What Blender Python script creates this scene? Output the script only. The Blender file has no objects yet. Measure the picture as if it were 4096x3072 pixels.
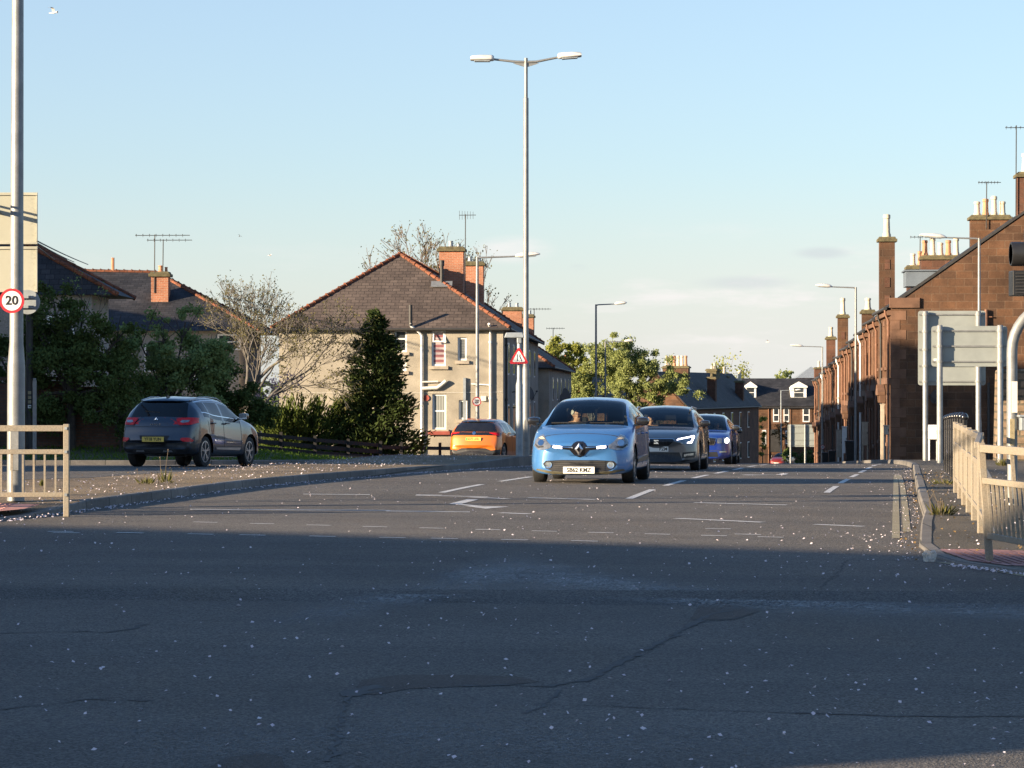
import bpy, bmesh, math, random
from mathutils import Vector, Matrix, noise
from mathutils.bvhtree import BVHTree
R = math.radians
random.seed(11)
SC = bpy.context.scene
COL = SC.collection

# ---------------------------------------------------------------- camera, sky, sun, exposure
F, EYE, HY = 2800.0, 1.55, 388.0          # focal length in px of a 1024 px wide frame, eye height, horizon row
cam = bpy.data.cameras.new('camera'); cam.sensor_width = 36; cam.lens = F / 1024 * 36
cam.clip_start = 0.2; cam.clip_end = 6000
camo = bpy.data.objects.new('camera', cam); COL.objects.link(camo)
camo.location = (0, 0, EYE); camo.rotation_euler = (R(90) + math.atan((HY - 384) / F), 0, 0)
SC.camera = camo

SUN_EL, SUN_AZ = 12.0, 62.0               # elevation; azimuth of the shadows, measured from +Y towards +X
sx, sy = math.sin(R(SUN_AZ)), math.cos(R(SUN_AZ))
sun = bpy.data.lights.new('sun', 'SUN'); sun.energy = 5.0; sun.angle = R(0.53); sun.color = (1.0, 0.80, 0.55)
suno = bpy.data.objects.new('sun', sun); COL.objects.link(suno)
suno.rotation_euler = Vector((sx * math.cos(R(SUN_EL)), sy * math.cos(R(SUN_EL)), -math.sin(R(SUN_EL)))).to_track_quat('-Z', 'Y').to_euler()
suno.location = (-40, -20, 30)

w = bpy.data.worlds.new("World"); SC.world = w; w.use_nodes = True
nt = w.node_tree; N = nt.nodes; N.clear()
def wn(t, **kw):
    n = N.new(t)
    for k, v in kw.items(): setattr(n, k, v)
    return n
def wl(a, b): nt.links.new(a, b)
def wmath(op, a, b=None, c=None, clamp=False):
    n = wn('ShaderNodeMath', operation=op, use_clamp=clamp)
    for i, v in enumerate((a, b, c)):
        if v is None: continue
        if isinstance(v, (int, float)): n.inputs[i].default_value = v
        else: wl(v, n.inputs[i])
    return n.outputs[0]
sky = wn('ShaderNodeTexSky', sky_type='NISHITA', sun_disc=False)
sky.sun_elevation = R(SUN_EL); sky.sun_rotation = math.atan2(-sx, -sy)
sky.altitude = 30; sky.air_density = 1.0; sky.dust_density = 0.6; sky.ozone_density = 3.0
tc = wn('ShaderNodeTexCoord'); sep = wn('ShaderNodeSeparateXYZ'); wl(tc.outputs['Generated'], sep.inputs[0])
mp = wn('ShaderNodeMapping'); mp.inputs['Scale'].default_value = (14, 14, 75); wl(tc.outputs['Generated'], mp.inputs[0])
nz = wn('ShaderNodeTexNoise'); nz.inputs['Scale'].default_value = 1.0; nz.inputs['Detail'].default_value = 6; nz.inputs['Roughness'].default_value = .62
wl(mp.outputs[0], nz.inputs[0])
def sstep(v, a, b):
    n = wn('ShaderNodeMapRange', interpolation_type='SMOOTHSTEP'); wl(v, n.inputs[0])
    n.inputs[1].default_value = a; n.inputs[2].default_value = b; return n.outputs[0]
band = wmath('MULTIPLY', sstep(sep.outputs[2], 0.002, .022), wmath('SUBTRACT', 1.0, sstep(sep.outputs[2], .03, .066)))
m1 = wmath('MULTIPLY', sstep(nz.outputs[0], .50, .72), band)
ratio = wmath('DIVIDE', sep.outputs[0], wmath('MAXIMUM', sep.outputs[1], .01))
rgt = sstep(ratio, -.02, .10)
m1 = wmath('MULTIPLY', m1, wmath('MULTIPLY_ADD', rgt, .7, .2))
def puff(px, py, wx, wy, k):
    dx = wmath('DIVIDE', wmath('SUBTRACT', ratio, (px - 512) / F), wx / F)
    dz = wmath('DIVIDE', wmath('SUBTRACT', sep.outputs[2], (HY - py) / F), wy / F)
    r = wmath('SQRT', wmath('ADD', wmath('MULTIPLY', dx, dx), wmath('MULTIPLY', dz, dz)))
    s = wmath('MULTIPLY', wmath('SUBTRACT', 1.0, sstep(r, .25, 1.05)), sstep(nz.outputs[0], .30, .58))
    return wmath('MULTIPLY', s, k)
m2 = puff(514, 250, 48, 17, .7)
mm = wmath('MAXIMUM', m1, m2)
pd = wmath('MAXIMUM', puff(822, 254, 36, 8, .5), wmath('MAXIMUM', puff(745, 283, 62, 9, .4), puff(578, 268, 12, 5, .4)))
veil = wn('ShaderNodeMixRGB'); veil.inputs[0].default_value = .42; vc = wn('ShaderNodeMixRGB'); wl(sstep(sep.outputs[2], .12, .6), vc.inputs[0]); vc.inputs[1].default_value = (2.0, 2.2, 2.75, 1); vc.inputs[2].default_value = (.35, .95, 2.3, 1); wl(vc.outputs[0], veil.inputs[2]); wl(sky.outputs[0], veil.inputs[1])   # thin high cloud
hz_ = wn('ShaderNodeMixRGB'); wl(wmath('MULTIPLY', wmath('SUBTRACT', 1.0, sstep(sep.outputs[2], -.005, .085)), wmath('MULTIPLY_ADD', rgt, .35, .45)), hz_.inputs[0]); wl(veil.outputs[0], hz_.inputs[1]); hz_.inputs[2].default_value = (3.3, 3.25, 3.15, 1)   # whitish air low down
cm = wn('ShaderNodeMixRGB'); wl(mm, cm.inputs[0]); wl(hz_.outputs[0], cm.inputs[1]); cm.inputs[2].default_value = (3.7, 3.5, 3.45, 1)
cd = wn('ShaderNodeMixRGB'); wl(pd, cd.inputs[0]); wl(cm.outputs[0], cd.inputs[1]); cd.inputs[2].default_value = (2.3, 2.45, 2.65, 1)
bg = wn('ShaderNodeBackground'); bg.inputs[1].default_value = 0.088; wl(cd.outputs[0], bg.inputs[0])
out = wn('ShaderNodeOutputWorld'); wl(bg.outputs[0], out.inputs[0])
vs = SC.view_settings; vs.view_transform = 'Standard'; vs.look = 'None'; vs.gamma = 1; vs.use_curve_mapping = False
vs.exposure = 1.62
SC.cycles.max_bounces = 8; SC.cycles.transparent_max_bounces = 16

# ---------------------------------------------------------------- maths helpers
def pchip(pts):
    xs = [p[0] for p in pts]; ys = [p[1] for p in pts]; n = len(xs)
    h = [xs[i+1]-xs[i] for i in range(n-1)]; dl = [(ys[i+1]-ys[i])/h[i] for i in range(n-1)]
    m = [0]*n; m[0] = dl[0]; m[-1] = dl[-1]
    for i in range(1, n-1):
        if dl[i-1]*dl[i] > 0:
            a, b = 2*h[i]+h[i-1], h[i]+2*h[i-1]; m[i] = (a+b)/(a/dl[i-1]+b/dl[i])
    def f(x):
        if x <= xs[0]: return ys[0]
        if x >= xs[-1]: return ys[-1]
        i = 0
        while x > xs[i+1]: i += 1
        t = (x-xs[i])/h[i]; t2 = t*t; t3 = t2*t
        return ys[i]*(2*t3-3*t2+1)+h[i]*m[i]*(t3-2*t2+t)+ys[i+1]*(-2*t3+3*t2)+h[i]*m[i+1]*(t3-t2)
    return f
def lerp(a, b, t): return a+(b-a)*t
def ss(a, b, x):
    t = max(0, min(1, (x-a)/(b-a))); return t*t*(3-2*t)
PROF = pchip([(-300,0),(30,0),(42,0),(50,-.06),(60,-.21),(70,-.40),(80,-.63),(90,-.87),(115,-1.58),(150,-2.6),(200,-4.05),(310,-7.05),(400,-9),(700,-12),(2500,-14)])
KL = pchip([(70,-9),(75,-7.6),(82,-4.6),(92,-2.5),(98,-1.4),(105,.1),(112,1.1),(120,2.0),(150,4.0),(200,7.2),(260,13.5),(300,17.0),(340,18)])
KR = pchip([(21,6),(23.8,4.35),(25.7,3.92),(34,5.0),(40,5.8),(54,7.75),(70,9.95),(85,11.5),(100,12.7),(115,13.7),(140,15.3),(196,19.4),(230,21.6),(300,25),(340,27)])
def rise(x, y):
    dl = min(KL(y)-x, y-74.6) if y > 74.6 else -1
    return .45*ss(1.6, 6.5, dl)*(1-ss(150, 200, y)) if dl > 0 else 0
def gz(x, y):
    z = PROF(y)
    z += -.013*max(-5, min(8, x-1))*ss(8, 26, y)*(1-ss(52, 80, y))
    return z+rise(x, y)
def P(px, py, d): return Vector(((px-512)/F*d, d, EYE-(py-HY)/F*d))
def G(px, py, lift=0):
    d = 8.0; last = d
    while d < 500:
        p = P(px, py, d)
        if p.z <= gz(p.x, p.y)+lift: break
        last = d; d += .25
    lo, hi = last, d
    for _ in range(20):
        m = (lo+hi)/2; p = P(px, py, m)
        if p.z <= gz(p.x, p.y)+lift: hi = m
        else: lo = m
    p = P(px, py, hi); return (p.x, p.y)

# ---------------------------------------------------------------- object helpers
def tag(o, label=None, cat=None, group=None, kind=None):
    if label: o['label'] = label
    if cat: o['category'] = cat
    if group: o['group'] = group
    if kind: o['kind'] = kind
    return o
def thing(name, label, cat, loc=(0,0,0), rz=0, group=None):
    o = bpy.data.objects.new(name, None); COL.objects.link(o); o.empty_display_size = .2
    o.location = loc; o.rotation_euler = (0, 0, rz); return tag(o, label, cat, group)
def link(name, me, parent=None):
    o = bpy.data.objects.new(name, me); COL.objects.link(o)
    if parent: o.parent = parent
    return o
def copy_tree(o, parent=None):
    c = o.copy(); COL.objects.link(c)
    if parent: c.parent = parent
    for ch in list(o.children): copy_tree(ch, c)
    return c
def autouv(me):
    uv = me.uv_layers.new(name='UVMap').data
    for p in me.polygons:
        n = p.normal; ax, ay, az = abs(n.x), abs(n.y), abs(n.z)
        for li in p.loop_indices:
            v = me.vertices[me.loops[li].vertex_index].co
            if az > .9: uv[li].uv = (v.x, v.y)
            elif ax > ay: uv[li].uv = (v.y, v.z if az < .3 else v.z/max(.2, math.sqrt(1-az*az)))
            else: uv[li].uv = (v.x, v.z if az < .3 else v.z/max(.2, math.sqrt(1-az*az)))
class MB:
    def __init__(s): s.v = []; s.f = []; s.m = []; s.M = None
    def pt(s, p):
        p = Vector(p); s.v.append(s.M @ p if s.M else p); return len(s.v)-1
    def poly(s, pts, m=0): s.f.append([s.pt(p) for p in pts]); s.m.append(m); return s
    def faces(s, pts, fs, m=0):
        b = [s.pt(p) for p in pts]
        for f in fs: s.f.append([b[i] for i in f]); s.m.append(m)
        return s
    def box(s, c, d, m=0, rz=0, top=1.0, topy=None):
        x, y, z = d[0]/2, d[1]/2, d[2]/2; ty = top if topy is None else topy
        pts = [(-x,-y,-z),(x,-y,-z),(x,y,-z),(-x,y,-z),(-x*top,-y*ty,z),(x*top,-y*ty,z),(x*top,y*ty,z),(-x*top,y*ty,z)]
        cr, sr = math.cos(rz), math.sin(rz)
        pts = [(c[0]+a*cr-b*sr, c[1]+a*sr+b*cr, c[2]+q) for a, b, q in pts]
        return s.faces(pts, [(3,2,1,0),(4,5,6,7),(0,1,5,4),(1,2,6,5),(2,3,7,6),(3,0,4,7)], m)
    def bar(s, a, b, wx, wz, m=0):
        a, b = Vector(a), Vector(b); d = (b-a).normalized()
        up = Vector((0,0,1)) if abs(d.z) < .95 else Vector((0,1,0))
        r = d.cross(up).normalized(); u = r.cross(d)
        pts = []
        for q in (a, b):
            for i, j in ((-1,-1),(1,-1),(1,1),(-1,1)): pts.append(q+r*(wx/2*i)+u*(wz/2*j))
        return s.faces(pts, [(0,1,2,3),(7,6,5,4),(1,0,4,5),(2,1,5,6),(3,2,6,7),(0,3,7,4)], m)
    def tube(s, pts, rad, n=8, m=0, caps=True):
        pts = [Vector(p) for p in pts]; k = len(pts)
        if isinstance(rad, (int, float)): rad = [rad]*k
        rings = []; u = None
        for i in range(k):
            d = (pts[min(i+1, k-1)]-pts[max(i-1, 0)])
            d = d.normalized() if d.length > 1e-9 else Vector((0,0,1))
            if u is None: u = d.orthogonal().normalized()
            else:
                u = u-d*u.dot(d); u = u.normalized() if u.length > 1e-6 else d.orthogonal().normalized()
            v = d.cross(u)
            rings.append([s.pt(pts[i]+(u*math.cos(2*math.pi*j/n)+v*math.sin(2*math.pi*j/n))*rad[i]) for j in range(n)])
        for i in range(k-1):
            for j in range(n):
                s.f.append([rings[i][j], rings[i][(j+1)%n], rings[i+1][(j+1)%n], rings[i+1][j]]); s.m.append(m)
        if caps:
            s.f.append(rings[0][::-1]); s.m.append(m); s.f.append(rings[-1][:]); s.m.append(m)
        return s
    def cyl(s, a, b, r0, r1=None, n=12, m=0): return s.tube([a, b], [r0, r0 if r1 is None else r1], n, m)
    def lathe(s, prof, c=(0,0,0), n=16, m=0, axis='z'):
        rings = []
        for r, z in prof:
            ring = []
            for j in range(n):
                a = 2*math.pi*j/n; x, y = r*math.cos(a), r*math.sin(a)
                ring.append(s.pt((c[0]+x, c[1]+y, c[2]+z) if axis == 'z' else ((c[0]+z, c[1]+x, c[2]+y) if axis == 'x' else (c[0]+x, c[1]+z, c[2]+y))))
            rings.append(ring)
        for i in range(len(prof)-1):
            for j in range(n):
                q = [rings[i][j], rings[i][(j+1)%n], rings[i+1][(j+1)%n], rings[i+1][j]]
                s.f.append(q if axis != 'y' else q[::-1]); s.m.append(m)
        s.f.append(rings[0][::-1]); s.m.append(m); s.f.append(rings[-1][:]); s.m.append(m)
        return s
    def prism(s, pts, ext, m=0):
        pts = [Vector(p) for p in pts]; e = Vector(ext); k = len(pts)
        n = sum(((pts[i]-pts[0]).cross(pts[(i+1)%k]-pts[0]) for i in range(1, k-1)), Vector())
        if n.dot(e) > 0: pts = pts[::-1]
        return s.faces(pts+[p+e for p in pts], [tuple(range(k)), tuple(range(2*k-1, k-1, -1))]+[(i, i+k, (i+1)%k+k, (i+1)%k) for i in range(k)], m)
    def mesh(s, name, mats, smooth=None):
        me = bpy.data.meshes.new(name); me.from_pydata([tuple(v) for v in s.v], [], s.f)
        for m in (mats if isinstance(mats, (list, tuple)) else [mats]): me.materials.append(m)
        me.polygons.foreach_set('material_index', s.m); me.update()
        autouv(me)
        if smooth is not None:
            me.polygons.foreach_set('use_smooth', [True]*len(me.polygons)); me.set_sharp_from_angle(angle=R(smooth))
        return me
    def build(s, name, mats, parent=None, smooth=None, bevel=0):
        o = link(name, s.mesh(name, mats, smooth), parent)
        if bevel:
            b = o.modifiers.new('bevel', 'BEVEL'); b.width = bevel; b.segments = 2; b.limit_method = 'ANGLE'; b.angle_limit = R(40)
        return o
def subdiv_fill(pts2, maxlen, rounds=7):
    bm = bmesh.new(); vs_ = [bm.verts.new((a, b, 0)) for a, b in pts2]; bm.faces.new(vs_)
    bmesh.ops.triangulate(bm, faces=bm.faces[:])
    for _ in range(rounds):
        es = [e for e in bm.edges if e.calc_length() > maxlen]
        if not es: break
        bmesh.ops.subdivide_edges(bm, edges=es, cuts=1); bmesh.ops.triangulate(bm, faces=[f for f in bm.faces if len(f.verts) > 3])
    bmesh.ops.recalc_face_normals(bm, faces=bm.faces[:])
    bm.verts.index_update()
    V = [v.co.copy() for v in bm.verts]; Fc = [[v.index for v in f.verts] for f in bm.faces]
    if bm.faces and sum(f.normal.z for f in bm.faces) < 0: Fc = [f[::-1] for f in Fc]
    bm.free(); return V, Fc
def drape(name, pts2, mat, off, maxlen=2.0, zf=None):
    V, Fc = subdiv_fill(pts2, maxlen)
    me = bpy.data.meshes.new(name); zf = zf or gz
    me.from_pydata([(v.x, v.y, zf(v.x, v.y)+off) for v in V], [], Fc); me.materials.append(mat); autouv(me)
    return link(name, me)

# ---------------------------------------------------------------- materials
def newmat(name):
    m = bpy.data.materials.new(name); m.use_nodes = True
    return m, m.node_tree, m.node_tree.nodes['Principled BSDF']
def mixc(t, fac, a, b, mode='MIX'):
    n = t.nodes.new('ShaderNodeMixRGB'); n.blend_type = mode
    for i, v in enumerate((fac, a, b)):
        if isinstance(v, (int, float)): n.inputs[i].default_value = v
        elif isinstance(v, tuple): n.inputs[i].default_value = (*v[:3], 1)
        else: t.links.new(v, n.inputs[i])
    return n.outputs[0]
def noi(t, scale, detail=4, rough=.55, vec=None, stretch=None):
    n = t.nodes.new('ShaderNodeTexNoise'); n.inputs['Scale'].default_value = scale; n.inputs['Detail'].default_value = detail; n.inputs['Roughness'].default_value = rough
    c = t.nodes.new('ShaderNodeTexCoord'); src = c.outputs['UV' if vec == 'UV' else 'Object']
    if stretch:
        q = t.nodes.new('ShaderNodeMapping'); q.inputs['Scale'].default_value = stretch; t.links.new(src, q.inputs[0]); src = q.outputs[0]
    t.links.new(src, n.inputs[0]); return n.outputs[0]
def ramp(t, v, a, b):
    n = t.nodes.new('ShaderNodeMapRange'); t.links.new(v, n.inputs[0]); n.inputs[1].default_value = a; n.inputs[2].default_value = b; return n.outputs[0]
def bump(t, b, h, strength, dist=.01):
    n = t.nodes.new('ShaderNodeBump'); n.inputs['Strength'].default_value = strength; n.inputs['Distance'].default_value = dist
    t.links.new(h, n.inputs['Height']); t.links.new(n.outputs[0], b.inputs['Normal'])
def pm(name, col, rough=.6, var=.18, scale=4, bmp=0, bscale=60, metal=0, coat=0, spec=.5, col2=None, fine=0):
    m, t, b = newmat(name)
    a = tuple(c*(1-var) for c in col); c2 = tuple(min(1, c*(1+var)) for c in (col2 or col))
    c = mixc(t, ramp(t, noi(t, scale, 5), .3, .7), a, c2)
    if fine: c = mixc(t, fine, c, mixc(t, ramp(t, noi(t, bscale, 2), .35, .65), (.25,.25,.25), (1.6,1.6,1.6)), 'MULTIPLY')
    t.links.new(c, b.inputs['Base Color'])
    b.inputs['Roughness'].default_value = rough; b.inputs['Metallic'].default_value = metal
    b.inputs['Coat Weight'].default_value = coat; b.inputs['Specular IOR Level'].default_value = spec
    if bmp: bump(t, b, noi(t, bscale, 3), bmp)
    return m
def brick(name, c1, c2, mort, bw, bh, ms, var=.25, vscale=.6, bmp=.5, rough=.85, off=.5, stain=None):
    m, t, b = newmat(name)
    c = t.nodes.new('ShaderNodeTexCoord'); n = t.nodes.new('ShaderNodeTexBrick'); t.links.new(c.outputs['UV'], n.inputs[0])
    n.offset = off; n.inputs['Scale'].default_value = 1; n.inputs['Brick Width'].default_value = bw; n.inputs['Row Height'].default_value = bh
    n.inputs['Mortar Size'].default_value = ms; n.inputs['Mortar Smooth'].default_value = .3; n.inputs['Bias'].default_value = 0
    for k, v in (('Color1', c1), ('Color2', c2), ('Mortar', mort)): n.inputs[k].default_value = (*v, 1)
    o = mixc(t, 1.0, n.outputs[0], mixc(t, ramp(t, noi(t, vscale, 6, .65), .3, .7), (1-var,)*3, (1+var,)*3), 'MULTIPLY')
    o = mixc(t, .5, o, mixc(t, ramp(t, noi(t, 14, 3), .3, .7), (.75,.75,.75), (1.25,1.25,1.25)), 'MULTIPLY')
    if stain: o = mixc(t, ramp(t, noi(t, .5, 6, .7, stretch=(1, 1, .35)), .5, .72), o, stain)
    t.links.new(o, b.inputs['Base Color']); b.inputs['Roughness'].default_value = rough; b.inputs['Specular IOR Level'].default_value = .25
    h = mixc(t, .35, mixc(t, n.outputs[1], (1,1,1), (0,0,0)), noi(t, 25, 4), 'MIX')
    bump(t, b, h, bmp, .02); return m
def asphalt(name, base, var=.2, brown=(.075,.062,.052), spk=.5):
    m, t, b = newmat(name)
    c = mixc(t, ramp(t, noi(t, .22, 5, .6), .3, .7), tuple(x*(1-var) for x in base), tuple(x*(1+var) for x in base))
    c = mixc(t, ramp(t, noi(t, .7, 6, .7, stretch=(1, .25, 1)), .52, .8), c, brown)
    v = t.nodes.new('ShaderNodeTexVoronoi'); v.inputs['Scale'].default_value = 85
    tcn = t.nodes.new('ShaderNodeTexCoord'); t.links.new(tcn.outputs['Object'], v.inputs[0])
    c = mixc(t, .8, c, mixc(t, ramp(t, noi(t, .55, 4, .6, stretch=(.12, 1.3, 1)), .34, .66), (.80,.81,.83), (1.17,1.15,1.12)), 'MULTIPLY')
    c = mixc(t, spk, c, mixc(t, ramp(t, v.outputs['Color'], .25, .9), (.45,.45,.45), (1.75,1.75,1.75)), 'MULTIPLY')
    t.links.new(c, b.inputs['Base Color']); b.inputs['Roughness'].default_value = .82; b.inputs['Specular IOR Level'].default_value = .3
    bump(t, b, mixc(t, .5, v.outputs[0], noi(t, 130, 2)), 1.0, .03); return m
def paintmat(name, col, metal=.3, rough=.35):
    m, t, b = newmat(name); b.inputs['Base Color'].default_value = (*col, 1)
    c = mixc(t, ramp(t, noi(t, 900, 1), .4, .6), tuple(x*.93 for x in col), tuple(min(1, x*1.07) for x in col))
    dirt = mixc(t, ramp(t, noi(t, 3.5, 5, .6), .5, .9), c, tuple(lerp(x, .12, .35 if max(col) > .12 else .10) for x in col))
    g = t.nodes.new('ShaderNodeNewGeometry')
    t.links.new(mixc(t, g.outputs['Backfacing'], dirt, (.02,.02,.02)), b.inputs['Base Color'])
    b.inputs['Metallic'].default_value = metal; b.inputs['Roughness'].default_value = rough; b.inputs['Coat Weight'].default_value = 1; b.inputs['Coat Roughness'].default_value = .04
    return m
def glassmat(name, tint, ior=1.5):
    m, t, b = newmat(name); t.nodes.remove(b)
    tr = t.nodes.new('ShaderNodeBsdfTransparent'); tr.inputs[0].default_value = (*tint, 1)
    gl = t.nodes.new('ShaderNodeBsdfGlossy'); gl.inputs['Roughness'].default_value = .02
    fr = t.nodes.new('ShaderNodeFresnel'); fr.inputs[0].default_value = ior
    mx = t.nodes.new('ShaderNodeMixShader'); t.links.new(fr.outputs[0], mx.inputs[0]); t.links.new(tr.outputs[0], mx.inputs[1]); t.links.new(gl.outputs[0], mx.inputs[2])
    t.links.new(mx.outputs[0], t.nodes['Material Output'].inputs[0]); return m
def leafmat(name, c1, c2, trans=.25):
    m, t, b = newmat(name); t.nodes.remove(b)
    c = mixc(t, ramp(t, noi(t, 2.2, 6, .7), .3, .7), c1, c2)
    d = t.nodes.new('ShaderNodeBsdfDiffuse'); tl = t.nodes.new('ShaderNodeBsdfTranslucent'); mx = t.nodes.new('ShaderNodeMixShader'); mx.inputs[0].default_value = trans
    t.links.new(c, d.inputs[0]); t.links.new(c, tl.inputs[0]); t.links.new(d.outputs[0], mx.inputs[1]); t.links.new(tl.outputs[0], mx.inputs[2])
    t.links.new(mx.outputs[0], t.nodes['Material Output'].inputs[0]); return m
def emit(name, col, s):
    m, t, b = newmat(name); b.inputs['Base Color'].default_value = (*col, 1); b.inputs['Emission Color'].default_value = (*col, 1); b.inputs['Emission Strength'].default_value = s; return m

M = {}
M['asphalt'] = asphalt('road asphalt', (.134,.121,.108), brown=(.150,.124,.098), spk=.85)
M['asphalt_patch'] = asphalt('brown patched asphalt', (.098,.080,.068), brown=(.09,.068,.056))
M['footway'] = asphalt('worn footway', (.12,.105,.085), var=.3, brown=(.15,.12,.075))
M['island'] = asphalt('gritty island top', (.225,.17,.112), var=.35, brown=(.24,.175,.08), spk=.75)
M['kerb'] = brick('kerb stone', (.13,.12,.11), (.17,.155,.14), (.05,.05,.045), .9, 2.0, .012, off=0)
M['pink'] = brick('pink tactile paving', (.36,.17,.15), (.42,.22,.19), (.16,.09,.08), .4, .4, .012, off=0)
M['line'] = pm('road marking paint', (.50,.48,.45), .7, .2, 12, .2, 150, col2=(.55,.53,.5), fine=.6)
M['yline'] = pm('worn yellow line paint', (.30,.25,.15), .8, .25, 8, .2, 150, fine=.6)
M['crack'] = pm('road crack', (.055,.052,.050), .9, .35, 20)
M['soil'] = pm('grassy ground', (.055,.075,.025), .95, .45, .6, .6, 30, col2=(.09,.09,.04), fine=.5)
M['galv'] = pm('galvanised steel', (.225,.23,.228), .5, .16, 7, .12, 90, metal=.35, fine=.12)
M['galv_dark'] = pm('weathered galvanised steel', (.27,.30,.32), .55, .2, 6, .1, 80, metal=.3)
M['cream'] = pm('cream painted steel', (.285,.255,.205), .6, .2, 9, .12, 60, col2=(.215,.175,.125), fine=.25)
M['plate'] = pm('grey sign back aluminium', (.27,.29,.275), .45, .1, 2.2, 0, metal=.2)
M['plate_old'] = pm('stained cream sign back', (.34,.33,.26), .6, .15, 3, 0, col2=(.38,.37,.30))
M['white'] = pm('white paint', (.74,.73,.70), .45, .05, 3)
M['offwhite'] = pm('off-white plastic', (.62,.60,.54), .5, .08, 3)
M['red'] = pm('sign red', (.50,.02,.03), .45, .08, 5)
M['black'] = pm('black plastic', (.014,.014,.015), .45, .3, 5)
M['blackgloss'] = pm('gloss black paint', (.01,.01,.012), .2, .2, 5, coat=.6)
M['rubber'] = pm('tyre rubber', (.018,.018,.018), .85, .3, 9)
M['alloy'] = pm('alloy wheel', (.42,.42,.43), .35, .12, 6, metal=.8)
M['chrome'] = pm('chrome', (.75,.75,.76), .12, .04, 6, metal=1)
M['lens'] = pm('headlamp lens', (.27,.28,.28), .10, .4, 14, coat=1, metal=.6)
M['redlens'] = pm('red lamp lens', (.55,.008,.014), .35, .25, 12, coat=.25, spec=.3)
M['led'] = emit('daytime running light', (.86,.82,1.0), 2.2)
M['ledw'] = emit('bright headlamp', (1.0,.97,.93), 3.5)
M['glass'] = glassmat('car glass', (.62,.68,.66))
M['dglass'] = glassmat('dark privacy glass', (.06,.065,.07), 1.6)
M['pane'] = pm('house window pane', (.035,.04,.045), .06, .4, 1.5, spec=.9)
M['lampglass'] = pm('street lamp housing', (.60,.58,.54), .4, .12, 6)
M['dark'] = pm('dark interior trim', (.022,.022,.024), .8, .25, 8)
M['skin'] = pm('skin', (.50,.27,.17), .5, .1, 30)
M['cloth'] = pm('dark clothing', (.03,.035,.045), .9, .3, 20)
M['harl'] = pm('roughcast render', (.275,.246,.198), .95, .16, 1.1, .9, 38, col2=(.31,.277,.224), fine=.32)
M['harl_dark'] = pm('grey roughcast render', (.27,.25,.23), .95, .15, 1.1, .9, 38, fine=.3)
M['slate'] = brick('roof slates', (.075,.058,.050), (.11,.085,.072), (.035,.028,.024), .32, .21, .012, var=.3, vscale=.9, bmp=.7, rough=.8)
M['slate_blue'] = brick('dark blue slates', (.022,.023,.027), (.040,.040,.045), (.012,.012,.014), .32, .21, .012, var=.4, vscale=.6, bmp=.6, rough=.72)
M['ridge'] = brick('terracotta ridge tiles', (.20,.075,.040), (.15,.055,.032), (.08,.04,.025), .33, .33, .02, var=.4, vscale=2)
M['redbrick'] = brick('red chimney brick', (.30,.11,.06), (.36,.145,.082), (.34,.22,.16), .225, .075, .01, var=.25, vscale=1.4)
M['oldbrick'] = brick('old brown brick wall', (.13,.065,.045), (.17,.085,.055), (.10,.08,.065), .24, .08, .012, var=.4, vscale=.9)
M['sand'] = brick('red sandstone ashlar', (.116,.058,.031), (.070,.038,.023), (.125,.080,.052),   .66, .31, .012, var=.45, vscale=.8, bmp=.6, stain=(.055,.034,.024))
M['sand2'] = pm('dressed red sandstone', (.115,.060,.036), .9, .3, 1.4, .3, 40, col2=(.14,.074,.045))
M['sand_dark'] = brick('dark red sandstone', (.11,.052,.034), (.075,.038,.026), (.10,.062,.045), .6, .3, .012, var=.4, vscale=.7)  # second, dark red sandstone tone
M['rubble'] = brick('rubble stone wall', (.24,.17,.11), (.17,.12,.08), (.10,.085,.06), .45, .22, .03, var=.45, vscale=1.5, bmp=.9)
M['moss'] = pm('mossy stone', (.10,.085,.045), .95, .4, 6, .6, 25)
M['pot'] = pm('buff chimney pot', (.56,.47,.34), .8, .2, 3)
M['pot_red'] = pm('terracotta chimney pot', (.42,.20,.11), .8, .2, 3)
M['lead'] = pm('lead sheet', (.12,.145,.175), .5, .15, 2)
M['iron'] = pm('dark cast iron', (.03,.028,.027), .6, .3, 6)
M['pipe_brown'] = pm('painted brown downpipe', (.17,.078,.044), .6, .2, 6)
M['fence'] = pm('dark stained timber', (.009,.008,.008), .8, .35, 6, .3, 60)
M['timber'] = pm('weathered timber', (.11,.085,.06), .85, .3, 5)
M['bark'] = pm('grey bark', (.105,.095,.085), .95, .4, 6, .8, 18)
M['bark_dark'] = pm('dark bark', (.055,.045,.038), .95, .35, 6, .6, 18)
M['twig'] = pm('brown twig', (.095,.072,.058), .95, .3, 6)
M['leaf_dark'] = leafmat('dark evergreen foliage', (.048,.072,.024), (.11,.15,.05), .12)
M['leaf_mid'] = leafmat('mid green foliage', (.13,.18,.06), (.25,.32,.13))
M['leaf_con'] = leafmat('conifer foliage', (.026,.040,.014), (.060,.082,.028), .1)
M['leaf_jun'] = leafmat('juniper foliage', (.034,.052,.012), (.085,.105,.030), .1)
M['leaf_spring'] = leafmat('fresh spring foliage', (.20,.23,.045), (.34,.34,.10), .4)
M['leaf_pale'] = leafmat('pale olive foliage', (.22,.26,.09), (.34,.37,.15), .45)
M['bud'] = leafmat('opening leaf buds', (.11,.105,.04), (.17,.15,.07), .3)
M['blossom'] = leafmat('pink blossom', (.45,.24,.30), (.60,.38,.42), .3)
M['petal'] = leafmat('fallen blossom petals', (.66,.55,.60), (.80,.74,.76), .2)
M['litter'] = leafmat('brown leaf litter', (.14,.09,.045), (.24,.16,.07), .1)
M['grass'] = leafmat('verge grass', (.075,.135,.02), (.13,.20,.035), .3)
M['weed'] = leafmat('weed leaves', (.085,.095,.03), (.15,.13,.05), .3)
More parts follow.
